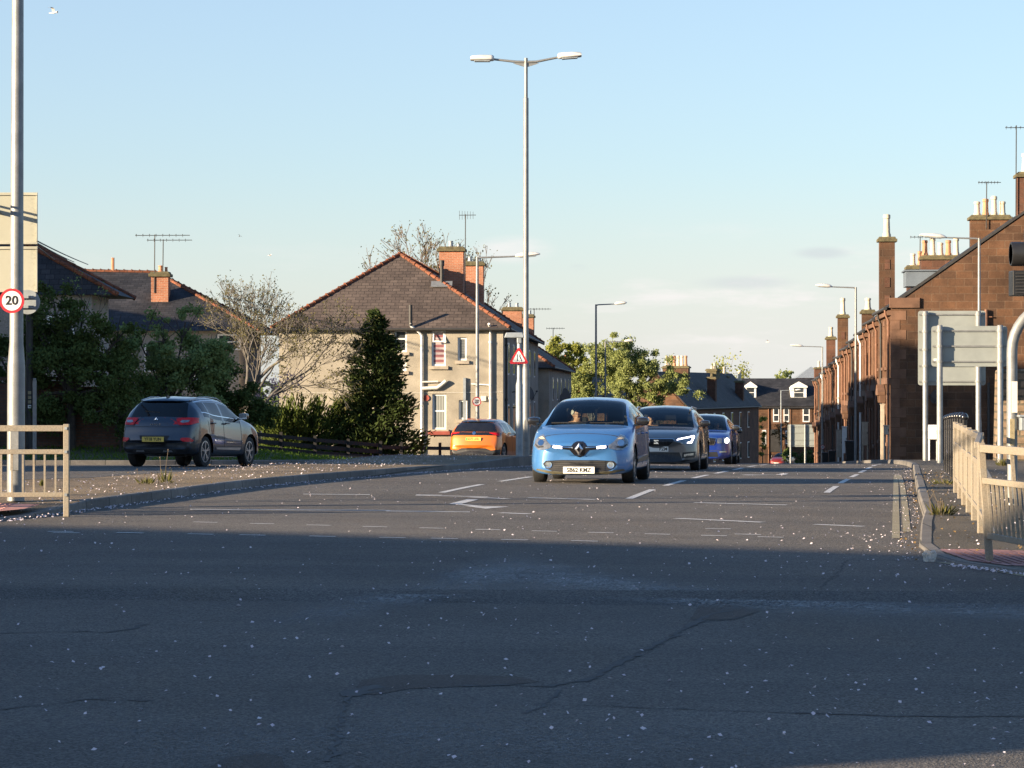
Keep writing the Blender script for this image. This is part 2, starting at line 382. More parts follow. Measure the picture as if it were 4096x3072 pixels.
M['gull'] = pm('gull plumage', (.62,.60,.58), .9, .12, 8)
# ---------------------------------------------------------------- ground, roads, pavements
def gbase(x, y):
    dl = min(KL(y)-x, y-74.6) if y > 74.6 else -1
    return gz(x, y)-.12+.2*ss(1.2, 2.4, dl)
def grid(name, xs, ys, zf, mat):
    mb = MB(); nx = len(xs)
    V = [(x, y, zf(x, y)) for y in ys for x in xs]
    Fc = [(j*nx+i, j*nx+i+1, (j+1)*nx+i+1, (j+1)*nx+i) for j in range(len(ys)-1) for i in range(nx-1)]
    mb.faces(V, Fc); return mb.build(name, mat, smooth=60)
ysg = [-120,-60,-30,-10]+[i*2.0 for i in range(0, 60)]+[120+i*5 for i in range(0, 30)]+[280,310,350,400,500,700,1000,1500,2500]
ysg = sorted(set(ysg+[75+i*.5 for i in range(12)]))
xsg = [-1500,-700,-400,-250,-150,-100,-70,-50,-40,-30,-24,-20]+[i for i in range(-18, 31)]+[35,40,50,70,100,150,250,400,700,1500]
tag(grid('ground', xsg, ysg, lambda x, y: gbase(x, y)+(8*ss(600, 1500, y) if y > 600 else 0), M['soil']), kind='structure')
# road: one sheet draped over the rise
mb = MB(); rows = []
ysr = [-60,-40,-20]+[i*1.0 for i in range(-10, 110)]+[110+i*3 for i in range(0, 78)]
for y in ysr:
    xl = -75 if y < 74.5 else KL(y)-.6
    xr = 75 if y < 20.5 else KR(y)+.6
    xs = [xl]+[x for x in range(-40, 41, 2) if xl+.2 < x < xr-.2]
    n = 44; row = [(lerp(xl, xr, i/n), y) for i in range(n+1)]
    rows.append(row)
V = [(x, y, gz(x, y)) for row in rows for x, y in row]; n = 45
mb.faces(V, [(j*n+i, j*n+i+1, (j+1)*n+i+1, (j+1)*n+i) for j in range(len(rows)-1) for i in range(n-1)])
tag(mb.build('road', M['asphalt'], smooth=60), kind='structure')

def kerbline(name, pts, h=.12, wd=.13, inner=1, base=None):
    """kerb along a polyline; its road face lies on the line, the stone lies to the left (inner=1) or right (-1)"""
    P2 = []
    for i in range(len(pts)-1):
        a, b = Vector(pts[i]), Vector(pts[i+1]); k = max(1, int((b-a).length/1.0))
        for j in range(k): P2.append(a.lerp(b, j/k))
    P2.append(Vector(pts[-1])); mb = MB(); ring = []
    for i, p in enumerate(P2):
        d = (P2[min(i+1, len(P2)-1)]-P2[max(0, i-1)]).normalized(); nrm = Vector((-d.y, d.x))*inner
        hh = h(p.x, p.y) if callable(h) else h; q = p+nrm*wd; z = gz(p.x, p.y)
        ring.append([mb.pt((p.x, p.y, z-.05)), mb.pt((p.x+nrm.x*.012, p.y+nrm.y*.012, z+hh-.015)), mb.pt((p.x+nrm.x*.03, p.y+nrm.y*.03, z+hh)), mb.pt((q.x, q.y, z+hh)), mb.pt((q.x, q.y, z-.05))])
    for i in range(len(ring)-1):
        for j in range(4):
            f = [ring[i][j], ring[i+1][j], ring[i+1][j+1], ring[i][j+1]]
            mb.f.append(f if inner == 1 else f[::-1]); mb.m.append(0)
    o = mb.build(name, M['kerb'], smooth=35); tag(o, kind='structure')
    return P2
# right pavement
kr = [(40,20.6),(12,20.9),(7.5,21.4),(5.6,22.2),(4.75,23.1),(4.25,24.1),(3.98,25.1),(3.93,26.2)]
kr += [(KR(y), y) for y in (28,31,34,37,40,45,50,55,60,65,70,75,80,85,90,95,100,105,110,115,120,130,140,150,160,180,196,215,230,260,300,330)]
def droph(x, y): return .12 if y > 31 else lerp(.035, .12, ss(27.5, 31, y))
kerbline('kerb', kr, droph, inner=-1)
def rpz(x, y): return gz(x, y)+droph(x, y)-.004 if y < 34 else gz(x, y)+.116
inset = [(p[0]+.12, p[1]) for p in kr[6:]]
tag(drape('pavement', [(40,20.75),(12,21.03),(7.6,21.55),(5.75,22.33),(4.88,23.2),(4.38,24.2)]+inset+[(60,330),(60,20.75)], M['footway'], 0, 2.5, rpz), kind='structure')
tact = [(4.35,24.6),(4.12,25.3),(4.1,27.0),(4.45,27.1),(6.2,26.5),(6.4,23.9)]
o = drape('tactile_paving', tact, M['pink'], .006, .5, rpz); tag(o, kind='structure')
mb = MB()     # raised ribs of the tactile paving
for i in range(26):
    x = 4.2+i*.085
    for a, b in (((x, 26.45+.0*i), (x+.05, 24.9-.02*i)),):
        a = (max(a[0], 4.16), a[1], rpz(*a)+.008); b = (b[0], b[1], rpz(*b)+.008)
        mb.bar(a, b, .03, .012)
o = mb.build('tactile_ribs', M['pink'], smooth=40); tag(o, kind='structure')
# central island
isl_near = [(-14,27.9),(-9,29.3),(-7,30.1),(-5.75,31.0),(-5.36,33.2),(-4.95,35.6),(-4.1,40.8),(-3.25,45),(-2.4,49.5),(-1.5,55),(-.75,60),(-.05,65),(.65,70),(1.15,75),(1.35,78)]
isl_tip = [(1.25,80),(.8,81.2),(.1,81.4),(-.9,80.2)]
isl_far = [(-2.5,72),(-3.75,62),(-4.85,52),(-5.6,47),(-6.6,42.8),(-8.2,41.2),(-14,40)]
island_poly = isl_near+isl_tip+isl_far
def islh(x, y): return (.12+.14*ss(57, 69, y)) if y > 34.5 else lerp(.03, .12, ss(32.0, 34.5, y))
kerbline('kerb', isl_near+isl_tip+isl_far, islh, inner=1)
cx, cy = -4, 50
def inset_poly(poly, d):
    out = []
    for i, p in enumerate(poly):
        a, b = Vector(poly[i-1]), Vector(poly[(i+1) % len(poly)]); t = (b-a).normalized()
        out.append((p[0]-t.y*d, p[1]+t.x*d))
    return out
tag(drape('traffic_island', inset_poly(island_poly, .05), M['island'], -.006, .5, lambda x, y: gz(x, y)+islh(x, y)), kind='structure')
tl = [(-13,28.6),(-9,29.75),(-7,30.45),(-6.0,31.15),(-5.6,32.3),(-5.55,32.9),(-6.2,33.1),(-13,33.1)]
tag(drape('tactile_paving', tl, M['pink'], .062, .5, lambda x, y: gz(x, y)+islh(x, y)), kind='structure')
mb = MB()
for i in range(60):
    for j in range(20):
        x = -10.0+i*.07; y = 31.0+j*.14
        if y > 31.2+max(0, (-6.2-x))*-.2 and y < 33.0 and (x < -6.3 or y > 31.9) and x < -5.72:
            mb.lathe([(.024,0),(.018,.007)], (x, y, gz(x, y)+islh(x, y)+.062), 6)
tag(mb.build('tactile_studs', M['pink'], smooth=40), kind='structure')
# left verge kerb and footway
kl = [(-60,72.4),(-30,73.0),(-14,73.8),(-9.6,74.6),(-7.8,75.6)]+[(KL(y), y) for y in (78,80,82,85,88,92,95,98,102,105,108,112,116,120,130,140,150,165,180,200,230,260,300)]
kerbline('kerb', kl, .12, inner=1)
off = inset_poly(kl, 1.9)[1:-1]
tag(drape('footway', [(p[0], p[1]) for p in inset_poly(kl, .12)[1:-1]]+off[::-1], M['footway'], .118, 2.0), kind='structure')
# ---- road markings
def line(name, pts, wd, mat, off=.004):
    V = [Vector(p) for p in pts]; mb = MB(); L = []
    Q = []
    for i in range(len(V)-1):
        k = max(1, int((V[i+1]-V[i]).length/1.0))
        for j in range(k): Q.append(V[i].lerp(V[i+1], j/k))
    Q.append(V[-1])
    for i, p in enumerate(Q):
        d = (Q[min(i+1, len(Q)-1)]-Q[max(0, i-1)]).normalized(); nn = Vector((-d.y, d.x))*wd/2
        for q in (p+nn, p-nn): L.append((q.x, q.y, gz(q.x, q.y)+off))
    mb.faces(L, [(2*i, 2*i+1, 2*i+3, 2*i+2) for i in range(len(Q)-1)]); return tag(mb.build(name, mat), kind='structure')
def gl(a, b): return [G(*a), G(*b)]
RD = Vector((.1359, .9907)); RT = Vector((.9907, -.1359))
def uv2(u, v): p = RD*u+RT*v; return (p.x, p.y)
# lane divider between the oncoming lanes (long marks, short gaps) and the others
for k in range(7): line('lane_mark', [uv2(39.2+k*6.05, -3.72+.02*k), uv2(43.1+k*6.05, -3.72+.02*k)], .11, M['line'])
for k in range(5): line('lane_mark', [uv2(40.2+k*6.1, -6.55), uv2(44.2+k*6.1, -6.55)], .11, M['line'])
for k in range(7): line('lane_mark', [uv2(43.0+k*6.0, -1.05+.09*k), uv2(46.8+k*6.0, -.98+.09*k)], .10, M['line'])
for x0, y0, x1, y1 in ((303,494.3,370,494.8),(190,509.5,390,510.7),(416,495,442,495.3),(386,511.2,470,512.2),(416,495.5,488,497),(470,497.3,508,499),(528,497.8,596,499.7),(694,502.8,787,505.2),(676,518.5,763,522.5),(815,524.6,864,526.6),(500,513,530,514.2)):
    line('stop_line', gl((x0, y0), (x1, y1)), .16, M['line'])
for row, (ya, yb) in enumerate(((518.6,540.2),(531.8,546.6))):
    for k in range(11 if row == 0 else 9):
        px = (205+k*56.5) if row == 0 else (60+k*64+(k%3)*6); t = (px-60)/820
        py = lerp(ya, yb, t); q = G(px, py)
        line('crossing_stud', [(q[0]-.13, q[1]+.02), (q[0]+.14, q[1]-.02)], .09, M['line'])
for q in ((66,533),(130,533),(718,529),(748,534.6)): 
    g = G(*q); line('crossing_stud', [(g[0]-.14, g[1]+.02), (g[0]+.14, g[1]-.02)], .09, M['line'])
# double yellow lines beside the right kerb
line('yellow_line', [(.1371*y, y) for y in (29.6, 33, 36, 40, 45, 50, 58)], .085, M['yline'])
line('yellow_line', [(.1410*y-.0001*(y-31)*y, y) for y in (31, 34, 37, 41, 46, 52, 58)], .085, M['yline'])
line('edge_line', [G(940,562.4), G(985,569), G(1024,576), (5.3,21.6), (9,20.3)], .09, M['yline'])
line('edge_line', [(-6.9,42.1),(-5.75,45.2),(-5.0,49),(-4.35,53),(-3.95,58),(-3.5,63)], .10, M['line'])
# direction arrows painted in the lanes
def arrow(u, v, L, turn):
    mb = MB()
    def q(pts): mb.poly([(*uv2(u+b, v+a), gz(*uv2(u+b, v+a))+.004) for a, b in pts])
    q([(-.08,0),(-.08,L*.72),(.08,L*.72),(.08,0)])
    if turn == 0: q([(-.3,0),(.3,0),(.0,-1.0)][::-1])
    else:
        q([(-.08,0),(.08,0),(.5*turn+.08,-.7),(.5*turn-.08,-.7)][::1 if turn < 0 else -1])
        q([(.5*turn-.3,-.55),(.5*turn+.3,-.55),(.6*turn,-1.3)])
    tag(mb.build('lane_arrow', M['line']), kind='structure')
arrow(36.4, -5.75, 2.2, 1); arrow(56.8, -2.3, 2.6, -1)
# cracks, seams and patches in the old surface
rc = random.Random(5)
def crack(pix, wd):
    pts = [Vector(G(*p)) for p in pix]; mb = MB(); L = []; Q = []
    for i in range(len(pts)-1):
        k = max(2, int((pts[i+1]-pts[i]).length/.07))
        for j in range(k): Q.append(pts[i].lerp(pts[i+1], j/k)+Vector((rc.gauss(0, .012), rc.gauss(0, .018))))
    for i, p in enumerate(Q):
        d = (Q[min(i+1, len(Q)-1)]-Q[max(0, i-1)]).normalized(); nn = Vector((-d.y, d.x))*wd*rc.uniform(.1, .8)/2
        for q in (p+nn, p-nn): L.append((q.x, q.y, gz(q.x, q.y)+.003))
    mb.faces(L, [(2*i, 2*i+1, 2*i+3, 2*i+2) for i in range(len(Q)-1)]); tag(mb.build('road_crack', M['crack']), kind='structure')
for pix, wd in (([(-30,634),(60,632),(110,632),(130,629),(147,624)], .085), ([(-30,713),(30,706),(95,699),(170,702)], .05), ([(330,762),(345,708),(352,695),(400,688)], .05), ([(348,697),(362,690),(383,684)], .20),
    ([(455,686),(500,685.5),(545,686.5),(588,680),(610,668),(660,643),(690,626),(712,614),(735,610)], .10), ([(535,705),(620,707),(760,712),(900,716),(1050,717)], .05),
    ([(820,588),(836,575),(848,560),(900,561),(960,564)], .03), ([(690,620),(720,621),(745,617)], .03), ([(100,571),(250,574),(400,577),(480,577)], .025),
    ([(455,554),(480,568)], .02), ([(560,690),(545,706),(520,716)], .04)):
    crack(pix, wd)
def patch(name, pix, mat, off=.002):
    pts = [G(*p) for p in pix]; tag(drape(name, pts, mat, off, .5), kind='structure')
patch('asphalt_patch', [(352,694),(362,680),(400,675),(470,675),(520,677),(540,682),(500,686),(455,687),(410,689),(375,695)], M['asphalt_patch'])
patch('asphalt_patch', [(205,770),(225,758),(262,753),(282,757),(285,772)], M['asphalt_patch'])
patch('asphalt_patch', [(690,620),(700,604),(735,604),(760,611),(735,620)], M['asphalt_patch'])
# a worn band of loose pale grit curving across the junction
def griat():
    m, t, b = newmat('loose road grit')
    c = mixc(t, ramp(t, noi(t, 60, 3), .3, .7), (.22,.215,.21), (.46,.45,.43))
    t.links.new(c, b.inputs['Base Color']); b.inputs['Roughness'].default_value = .9; bump(t, b, noi(t, 120, 3), .8)
    u = t.nodes.new('ShaderNodeUVMap'); s = t.nodes.new('ShaderNodeSeparateXYZ'); t.links.new(u.outputs[0], s.inputs[0])
    a = t.nodes.new('ShaderNodeMath'); a.operation = 'MULTIPLY'
    pk = t.nodes.new('ShaderNodeMapRange'); pk.interpolation_type = 'SMOOTHSTEP'; t.links.new(s.outputs[1], pk.inputs[0]); pk.inputs[1].default_value = 0; pk.inputs[2].default_value = 1
    v = t.nodes.new('ShaderNodeTexVoronoi'); v.inputs['Scale'].default_value = 55; tcn = t.nodes.new('ShaderNodeTexCoord'); t.links.new(tcn.outputs['Object'], v.inputs[0])
    t.links.new(pk.outputs[0], a.inputs[0]); t.links.new(ramp(t, v.outputs['Color'], .38, .62), a.inputs[1])
    b2 = t.nodes.new('ShaderNodeMath'); b2.operation = 'MULTIPLY'; t.links.new(a.outputs[0], b2.inputs[0]); t.links.new(ramp(t, noi(t, .9, 5, .7), .2, .62), b2.inputs[1])
    t.links.new(b2.outputs[0], b.inputs['Alpha']); return m
M['grit'] = griat()
def gritband(pix):
    rows = []
    for (px, a, c, b, k) in pix:
        rows.append((Vector(G(px, a)), Vector(G(px, c)), Vector(G(px, b)), k))
    me = bpy.data.meshes.new('road_grit'); V = []; Fc = []; UV = []
    for A, Cc, B, k in rows:
        for q in (A, Cc, B): V.append((q.x, q.y, gz(q.x, q.y)+.0045))
        UV += [0, k, 0]
    for i in range(len(rows)-1):
        for j in range(2): Fc.append((3*i+j+1, 3*i+j, 3*i+j+3, 3*i+j+4))
    me.from_pydata(V, [], Fc); uv = me.uv_layers.new(name='UVMap').data
    for l in me.loops: uv[l.index].uv = (0, UV[l.vertex_index])
    me.materials.append(M['grit']); tag(link('road_grit', me), kind='stuff')
gritband([(230,612,626,640,.0),(300,600,616,634,.5),(370,588,606,622,.75),(430,570,594,612,.9),(480,553,578,602,1),(520,550,572,600,1),(570,560,580,603,1),(640,573,590,607,1),(700,583,599,613,1),(780,590,604,617,.9),(900,597,609,622,.8),(1030,600,614,628,.7)])
gritband([(0,660,700,780,.2),(200,700,745,790,.35),(330,690,735,800,.4),(480,670,735,800,.4),(620,690,740,800,.4),(800,705,748,790,.3),(1030,715,752,790,.2)])
# ---------------------------------------------------------------- buildings
def window(parent, x, z, w_, h, wallmat=None, face='y', frame='white', sash=True, rec=.0, sill=True, name='window', curtain=None, split=.5):
    """a framed window standing in the wall plane (face 'y': wall at local y=0 facing -y; face 'x': wall at local x=0 facing -x); x is the position along the wall"""
    def T(a, d, b):   # along, depth(into wall +), up
        return (a, d, b) if face == 'y' else (d, -a if False else a, b)
    mb = MB(); t = .07; d0, d1 = rec-.035, rec-.003
    def bx(a0, a1, b0, b1, e0=d0, e1=d1):
        p = [T(a0, e0, b0), T(a1, e1, b1)]
        c = [(p[0][i]+p[1][i])/2 for i in range(3)]; s_ = [abs(p[0][i]-p[1][i]) for i in range(3)]
        mb.box(c, s_)
    bx(x-w_/2, x-w_/2+t, z, z+h); bx(x+w_/2-t, x+w_/2, z, z+h); bx(x-w_/2+t, x+w_/2-t, z+h-t, z+h); bx(x-w_/2+t, x+w_/2-t, z, z+t)
    if sash: bx(x-w_/2+t, x+w_/2-t, z+h*split-.03, z+h*split+.03)
    fr = mb.build(name, M[frame], parent)
    mb = MB(); a = [T(x-w_/2+t, rec-.018, z+t), T(x+w_/2-t, rec-.004, z+h-t)]
    c = [(a[0][i]+a[1][i])/2 for i in range(3)]; s_ = [abs(a[0][i]-a[1][i]) for i in range(3)]
    mb.box(c, s_); mb.build('pane', curtain or M['pane'], fr)
    if sill:
        mb = MB(); a = [T(x-w_/2-.1, -.10, z-.13), T(x+w_/2+.1, -.002, z-.005)]
        c = [(a[0][i]+a[1][i])/2 for i in range(3)]; s_ = [abs(a[0][i]-a[1][i]) for i in range(3)]
        mb.box(c, s_); mb.build('sill', M['sillmat'], fr)
    return fr
M['sillmat'] = pm('pale stone sill', (.34,.29,.23), .9, .2, 5)
M['sill_red'] = pm('red painted sill', (.24,.05,.035), .7, .2, 5)
def curtain_mat(name, c1, c2, sc, horiz):
    m, t, b = newmat(name); wv = t.nodes.new('ShaderNodeTexWave'); wv.wave_type = 'BANDS'; wv.bands_direction = 'Z' if horiz else 'X'
    wv.inputs['Scale'].default_value = sc; wv.inputs['Distortion'].default_value = .6 if not horiz else .1
    c = t.nodes.new('ShaderNodeTexCoord'); t.links.new(c.outputs['Object'], wv.inputs[0])
    t.links.new(mixc(t, wv.outputs['Fac'], c1, c2), b.inputs['Base Color']); b.inputs['Roughness'].default_value = .5; b.inputs['Coat Weight'].default_value = .6; return m
M['curt_tartan'] = curtain_mat('red checked curtain', (.20,.05,.06), (.40,.34,.34), 1.6, True)
M['curt_net'] = curtain_mat('net curtain behind glass', (.16,.17,.16), (.30,.31,.29), 3.0, False)
M['curt_dark'] = curtain_mat('grey blind behind glass', (.09,.095,.10), (.13,.14,.14), 3.0, True)

def pot(parent, x, y, z, h, r, mat='pot', name='chimney_pot'):
    mb = MB(); mb.lathe([(r*1.0,0),(r*.98,h*.12),(r*.80,h*.2),(r*.70,h*.8),(r*.86,h*.83),(r*.86,h*.97),(r*.62,h),(r*.55,h*.9)], (x, y, z), 10)
    return mb.build(name, M[mat], parent, smooth=40)
def stack(parent, x, y, z0, z1, wx, wy, mat, pots=(), cap='moss', band=True, pmat='pot', name='chimney'):
    mb = MB(); mb.box((x, y, (z0+z1-.22)/2), (wx, wy, z1-.22-z0))
    o = mb.build(name, M[mat], parent)
    mb = MB(); mb.box((x, y, z1-.155), (wx+.20, wy+.20, .13)); mb.box((x, y, z1-.045), (wx+.10, wy+.10, .09), top=.92)
    mb.build('cope', M[cap], o, bevel=.015)
    for i, pt_ in enumerate(pots):
        dx, dy, h, r, pm_ = pt_
        pot(o, x+dx, y+dy, z1-.01, h, r, pm_)
    return o
def aerial(parent, x, y, z0, z1, length, n=8, ang=0, vert=False, name='aerial', zig=None):
    mb = MB(); mb.tube([(x, y, z0), (x+.02, y, z1)], .022, 6)
    ca, sa = math.cos(ang), math.sin(ang); zb = zig if zig else z1-.04
    mb.bar((x-ca*length*.35, y-sa*length*.35, zb), (x+ca*length*.65, y+sa*length*.65, zb+.01), .028, .028)
    for i in range(n):
        t = -.33+i*.97/n; c = (x+ca*length*t, y+sa*length*t, zb); e = .20-.008*i
        if vert: mb.bar((c[0], c[1], c[2]-e), (c[0], c[1], c[2]+e), .014, .014)
        else: mb.bar((c[0]-sa*e, c[1]+ca*e, c[2]+.03), (c[0]+sa*e, c[1]-ca*e, c[2]+.03), .014, .014); mb.bar((c[0], c[1], c[2]-.07), (c[0], c[1], c[2]+.07), .014, .014)
    return mb.build(name, M['iron'], parent)
def dish(parent, x, y, z, nrm, r=.34):
    mb = MB(); n = Vector(nrm).normalized(); q = n.to_track_quat('Z', 'Y').to_matrix().to_4x4(); q.translation = (x, y, z); mb.M = q
    mb.lathe([(r,.10),(r*.8,.05),(r*.4,.01),(.02,0),(.02,-.03),(r*.4,-.015),(r*.8,.025),(r,.09)], (0,0,0), 14)
    mb.bar((0,-r,.05), (0,0,.42), .02, .02); mb.box((0,0,.42), (.06,.06,.08)); mb.bar((0,0,-.02), (0,.02,-.3), .04, .04)
    return mb.build('satellite_dish', M['iron'], parent, smooth=40)
def hip_roof(parent, W, D, z, rise_, ov, run, slate, ridge, ridge_far=True, scallop=True):
    """hipped roof over 0..W x 0..D, eaves height z"""
    a = -ov; X0, X1, Y0, Y1 = -ov, W+ov, -ov, D+ov; ze = z-.10; xm = W/2
    A, B, Cc, Dd = (X0,Y0,ze), (X1,Y0,ze), (X1,Y1,ze), (X0,Y1,ze)
    E, H = (xm, run, z+rise_), (xm, D-run, z+rise_)
    mb = MB(); mb.poly([A,B,E]); mb.poly([B,Cc,H,E]); mb.poly([Cc,Dd,H]); mb.poly([Dd,A,E,H])
    mb.poly([(X0,Y0,ze-.02),(X0,Y1,ze-.02),(X1,Y1,ze-.02),(X1,Y0,ze-.02)])
    me = mb.mesh('roof', M[slate])
    uv = me.uv_layers[0].data     # slates run along each slope
    for p in me.polygons:
        n = p.normal
        for li in p.loop_indices:
            v = me.vertices[me.loops[li].vertex_index].co; s_ = math.sqrt(max(.05, 1-n.z*n.z))
            uv[li].uv = ((v.y if abs(n.x) > abs(n.y) else v.x), v.z/s_)
    r = link('roof', me, parent)
    mb = MB()
    for p, q in ((A,E),(B,E),(E,H),(Cc,H),(Dd,H)):
        p, q = Vector(p), Vector(q); L = (q-p).length; k = int(L/.33); d = (q-p)/k
        for i in range(k):
            a_ = p+d*i+Vector((0,0,.02)); b_ = p+d*(i+1)+Vector((0,0,.02))
            mb.tube([a_, b_], [.085, .07], 8)
            if scallop: mb.tube([b_-d*.15+Vector((0,0,.015)), b_+Vector((0,0,.015))], [.092+.008*((i*7)%3), .09], 8)
    mb.build('ridge_tiles', M[ridge], r, smooth=50)
    mb = MB()
    for p, q in ((A,B),(B,Cc),(Dd,A)):
        p, q = Vector(p), Vector(q); n_ = Vector((0,0,-.05))
        mb.tube([p+n_, q+n_], .06, 8)
    mb.build('gutter', M['iron'], parent, smooth=50)
    return r
def downpipe(parent, pts, r=.05, mat='white', name='downpipe'):
    mb = MB(); mb.tube(pts, r, 8)
    for i in range(len(pts)-1):
        a, b = Vector(pts[i]), Vector(pts[i+1])
        if (b-a).length > 1.5:
            for t in (.1, .5, .9): c = a.lerp(b, t); dd = (b-a).normalized()*.04; mb.tube([c-dd, c+dd], r*1.3, 8)
    return mb.build(name, M[mat], parent, smooth=50)

# ---- roughcast council house facing the junction
def council_house(name, label, corner, W, D, eave, rise_, wall, seed, detail=True):
    x0, y0 = corner; z0 = gz(x0-W/2, y0+2)-.25
    h = thing(name, label, 'house', (x0-W*math.cos(R(2.7)), y0+W*math.sin(R(2.7)), z0), R(-2.7))
    mb = MB(); mb.box((W/2, D/2, eave/2-.5), (W, D, eave+1.0)); wl_ = mb.build('wall', M[wall], h)
    mb = MB(); mb.box((W/2, D/2, .12), (W+.06, D+.06, .24)); mb.build('base_course', M['harl_dark'], wl_)
    hip_roof(h, W, D, eave, rise_, .28, W*.47, 'slate', 'ridge')
    return h, z0
H1, HZ = council_house('council_house', 'cream roughcast council house with hipped brown slate roof and orange ridge tiles', (-.35,110), 8.84, 36.5, 4.04+.98+.3, 3.0, 'harl', 1)
def hx(px): return (px-278)/25.45
def hz(py): return EYE-(py-388)/25.45-HZ
H1CUTS = []
def win1(x0, x1, y0, y1, **k):
    H1CUTS.append((hx(x0), hx(x1), hz(y1), hz(y0)))
    return window(H1, (hx(x0)+hx(x1))/2, hz(y1), hx(x1)-hx(x0), hz(y0)-hz(y1), rec=.11, **k)
o = win1(431.3,445.5,330.5,366, curtain=M['curt_tartan'], split=.70); o['label'] = 'upper window with red checked curtain'
mb = MB(); xm_ = (hx(431.3)+hx(445.5))/2; ww_ = hx(445.5)-hx(431.3)-.10
for sg in (-1, 1): mb.bar((xm_+sg*(ww_/2-.025), .05, hz(331.5)), (xm_+sg*(ww_/2-.025), -.12, hz(341.5)), .05, .03)
mb.bar((xm_-ww_/2, -.12, hz(341.5)), (xm_+ww_/2, -.12, hz(341.5)), .03, .05)
o2 = mb.build('open_fanlight', M['white'], o)
win1(457.5,466.5,337.3,360.5, curtain=M['curt_dark'], sash=False); win1(432,446,394,429.5, curtain=M['curt_net'], split=.52); win1(458.5,467.5,400,419.5, curtain=M['curt_net'], sash=False)
win1(394,406.5,330,352, split=.6); win1(392,406,360,371)
def cut_wall(wall, cuts, rec):
    cb = MB()
    for x0, x1, z0, z1 in cuts: cb.box(((x0+x1)/2, rec/2-.25, (z0+z1)/2), (x1-x0, rec+.5, z1-z0))
    co = link('cut', cb.mesh('cut', wall.data.materials[0]), wall.parent); md = wall.modifiers.new('b', 'BOOLEAN'); md.object = co; md.operation = 'DIFFERENCE'; md.solver = 'EXACT'
    bpy.context.view_layer.update(); me = bpy.data.meshes.new_from_object(wall.evaluated_get(bpy.context.evaluated_depsgraph_get()))
    wall.modifiers.clear(); wall.data = me; bpy.data.objects.remove(co)
cut_wall([c for c in H1.children if c.name.startswith('wall')][0], H1CUTS, .11)
mb = MB(); mb.box(((hx(432)+hx(446))/2, -.09, hz(433)), (.85,.16,.14)); mb.build('red_sill', M['sill_red'], H1)
mb = MB(); mb.box((hx(477), -.06, hz(420)), (.75,.05,.12)); mb.build('red_sill', M['sill_red'], H1)
xa = hx(421.5)
downpipe(H1, [(xa-.42,-.33,hz(323)), (xa-.40,-.30,hz(326)), (xa-.06,-.10,hz(333)), (xa,-.09,hz(336)), (xa,-.09,-.3)])
downpipe(H1, [(xa-.42,-.30,hz(305)), (xa-.42,-.30,hz(326))], .075, 'iron', 'flue_pipe')
xb = hx(490.3)
downpipe(H1, [(xb-.05,-.30,hz(324)), (xb,-.09,hz(328)), (xb,-.09,-.3)])
downpipe(H1, [(xa,-.10,hz(388.5)), (hx(437),-.10,hz(388)), (hx(440),-.10,hz(386)), (hx(446),-.13,hz(381))], .075, 'offwhite', 'waste_pipe')
downpipe(H1, [(xa,-.10,hz(382)), (hx(438),-.10,hz(381.5))], .035, 'offwhite', 'waste_pipe')
downpipe(H1, [(hx(471),-.06,hz(384)), (xb,-.06,hz(385))], .03, 'white', 'waste_pipe')
mb = MB(); mb.tube([(hx(300),-.02,hz(393)), (hx(421),-.02,hz(393)), (hx(502),-.02,hz(392))], .008, 5); mb.build('cable', M['offwhite'], H1)
mb = MB(); mb.box((hx(483.5),-.06,hz(398.5)), (.2,.11,.2)); mb.build('junction_box', M['offwhite'], H1, bevel=.01)
mb = MB(); mb.box((hx(464.5),-.06,hz(402)), (.10,.10,1.9)); mb.build('vent_post', M['galv_dark'], H1)
mb = MB(); mb.lathe([(.05,0),(.05,.02)], (0,0,0), 10); mb.M = None
mb = MB(); mb.lathe([(.10,-.02),(.12,-.04),(.12,0)], (hx(426),-.01,hz(398)), 10, 0, 'y'); mb.build('vent', M['sill_red'], H1)
# flue on the front slope
fx, fy = hx(437.3), 2.35; fz = 5.32+ (fy/(8.84*.47))*3.0
mb = MB(); mb.tube([(fx,fy,fz-.1), (fx,fy,fz+.75)], .075, 8); mb.tube([(fx,fy,fz+.75),(fx,fy,fz+.98)], .10, 8); fl = mb.build('flue_pipe', M['iron'], H1, smooth=50)
mb = MB(); mb.M = Matrix.Translation((fx,fy-.12,fz+.0)) @ Matrix.Rotation(math.atan2(3.0, 4.15), 4, 'X'); mb.box((0,0,.02), (.85,.40,.02)); mb.build('flashing', M['galv'], fl)
c1 = stack(H1, 5.8, 14.9, 5.6, 7.85-HZ, 1.08, .95, 'redbrick', [(-.05,0,.28,.13,'galv_dark'),(.30,.1,.15,.12,'galv_dark')])
aerial(c1, 6.42, 14.4, 6.4, 1.55+(388-215)/22.4-HZ, .75, 6, .1, True)
c2 = stack(H1, 6.0, 27.9, 5.4, 7.78-HZ, .96, .9, 'redbrick', [(-.2,0,.26,.12,'galv_dark'),(.25,0,.26,.12,'galv_dark')])
for yy in (4, 8.5, 13, 20, 25, 31):
    for zz in (.9, 3.4):
        mb = MB(); mb.box((8.84+.012, yy, zz+.65), (.03, 1.1, 1.3)); f = mb.build('window', M['white'], H1)
        mb = MB(); mb.box((8.84+.022, yy, zz+.65), (.03, .96, 1.16)); mb.build('pane', M['pane'], f)
for yy, zz in ((5.8,2.75),(6.3,2.1),(16,2.6)): dish(H1, 8.84+.35, yy, zz, (.8,-.35,.25))
downpipe(H1, [(8.84+.07,1.2,5.1),(8.84+.07,1.2,-.3)], .045, 'iron')
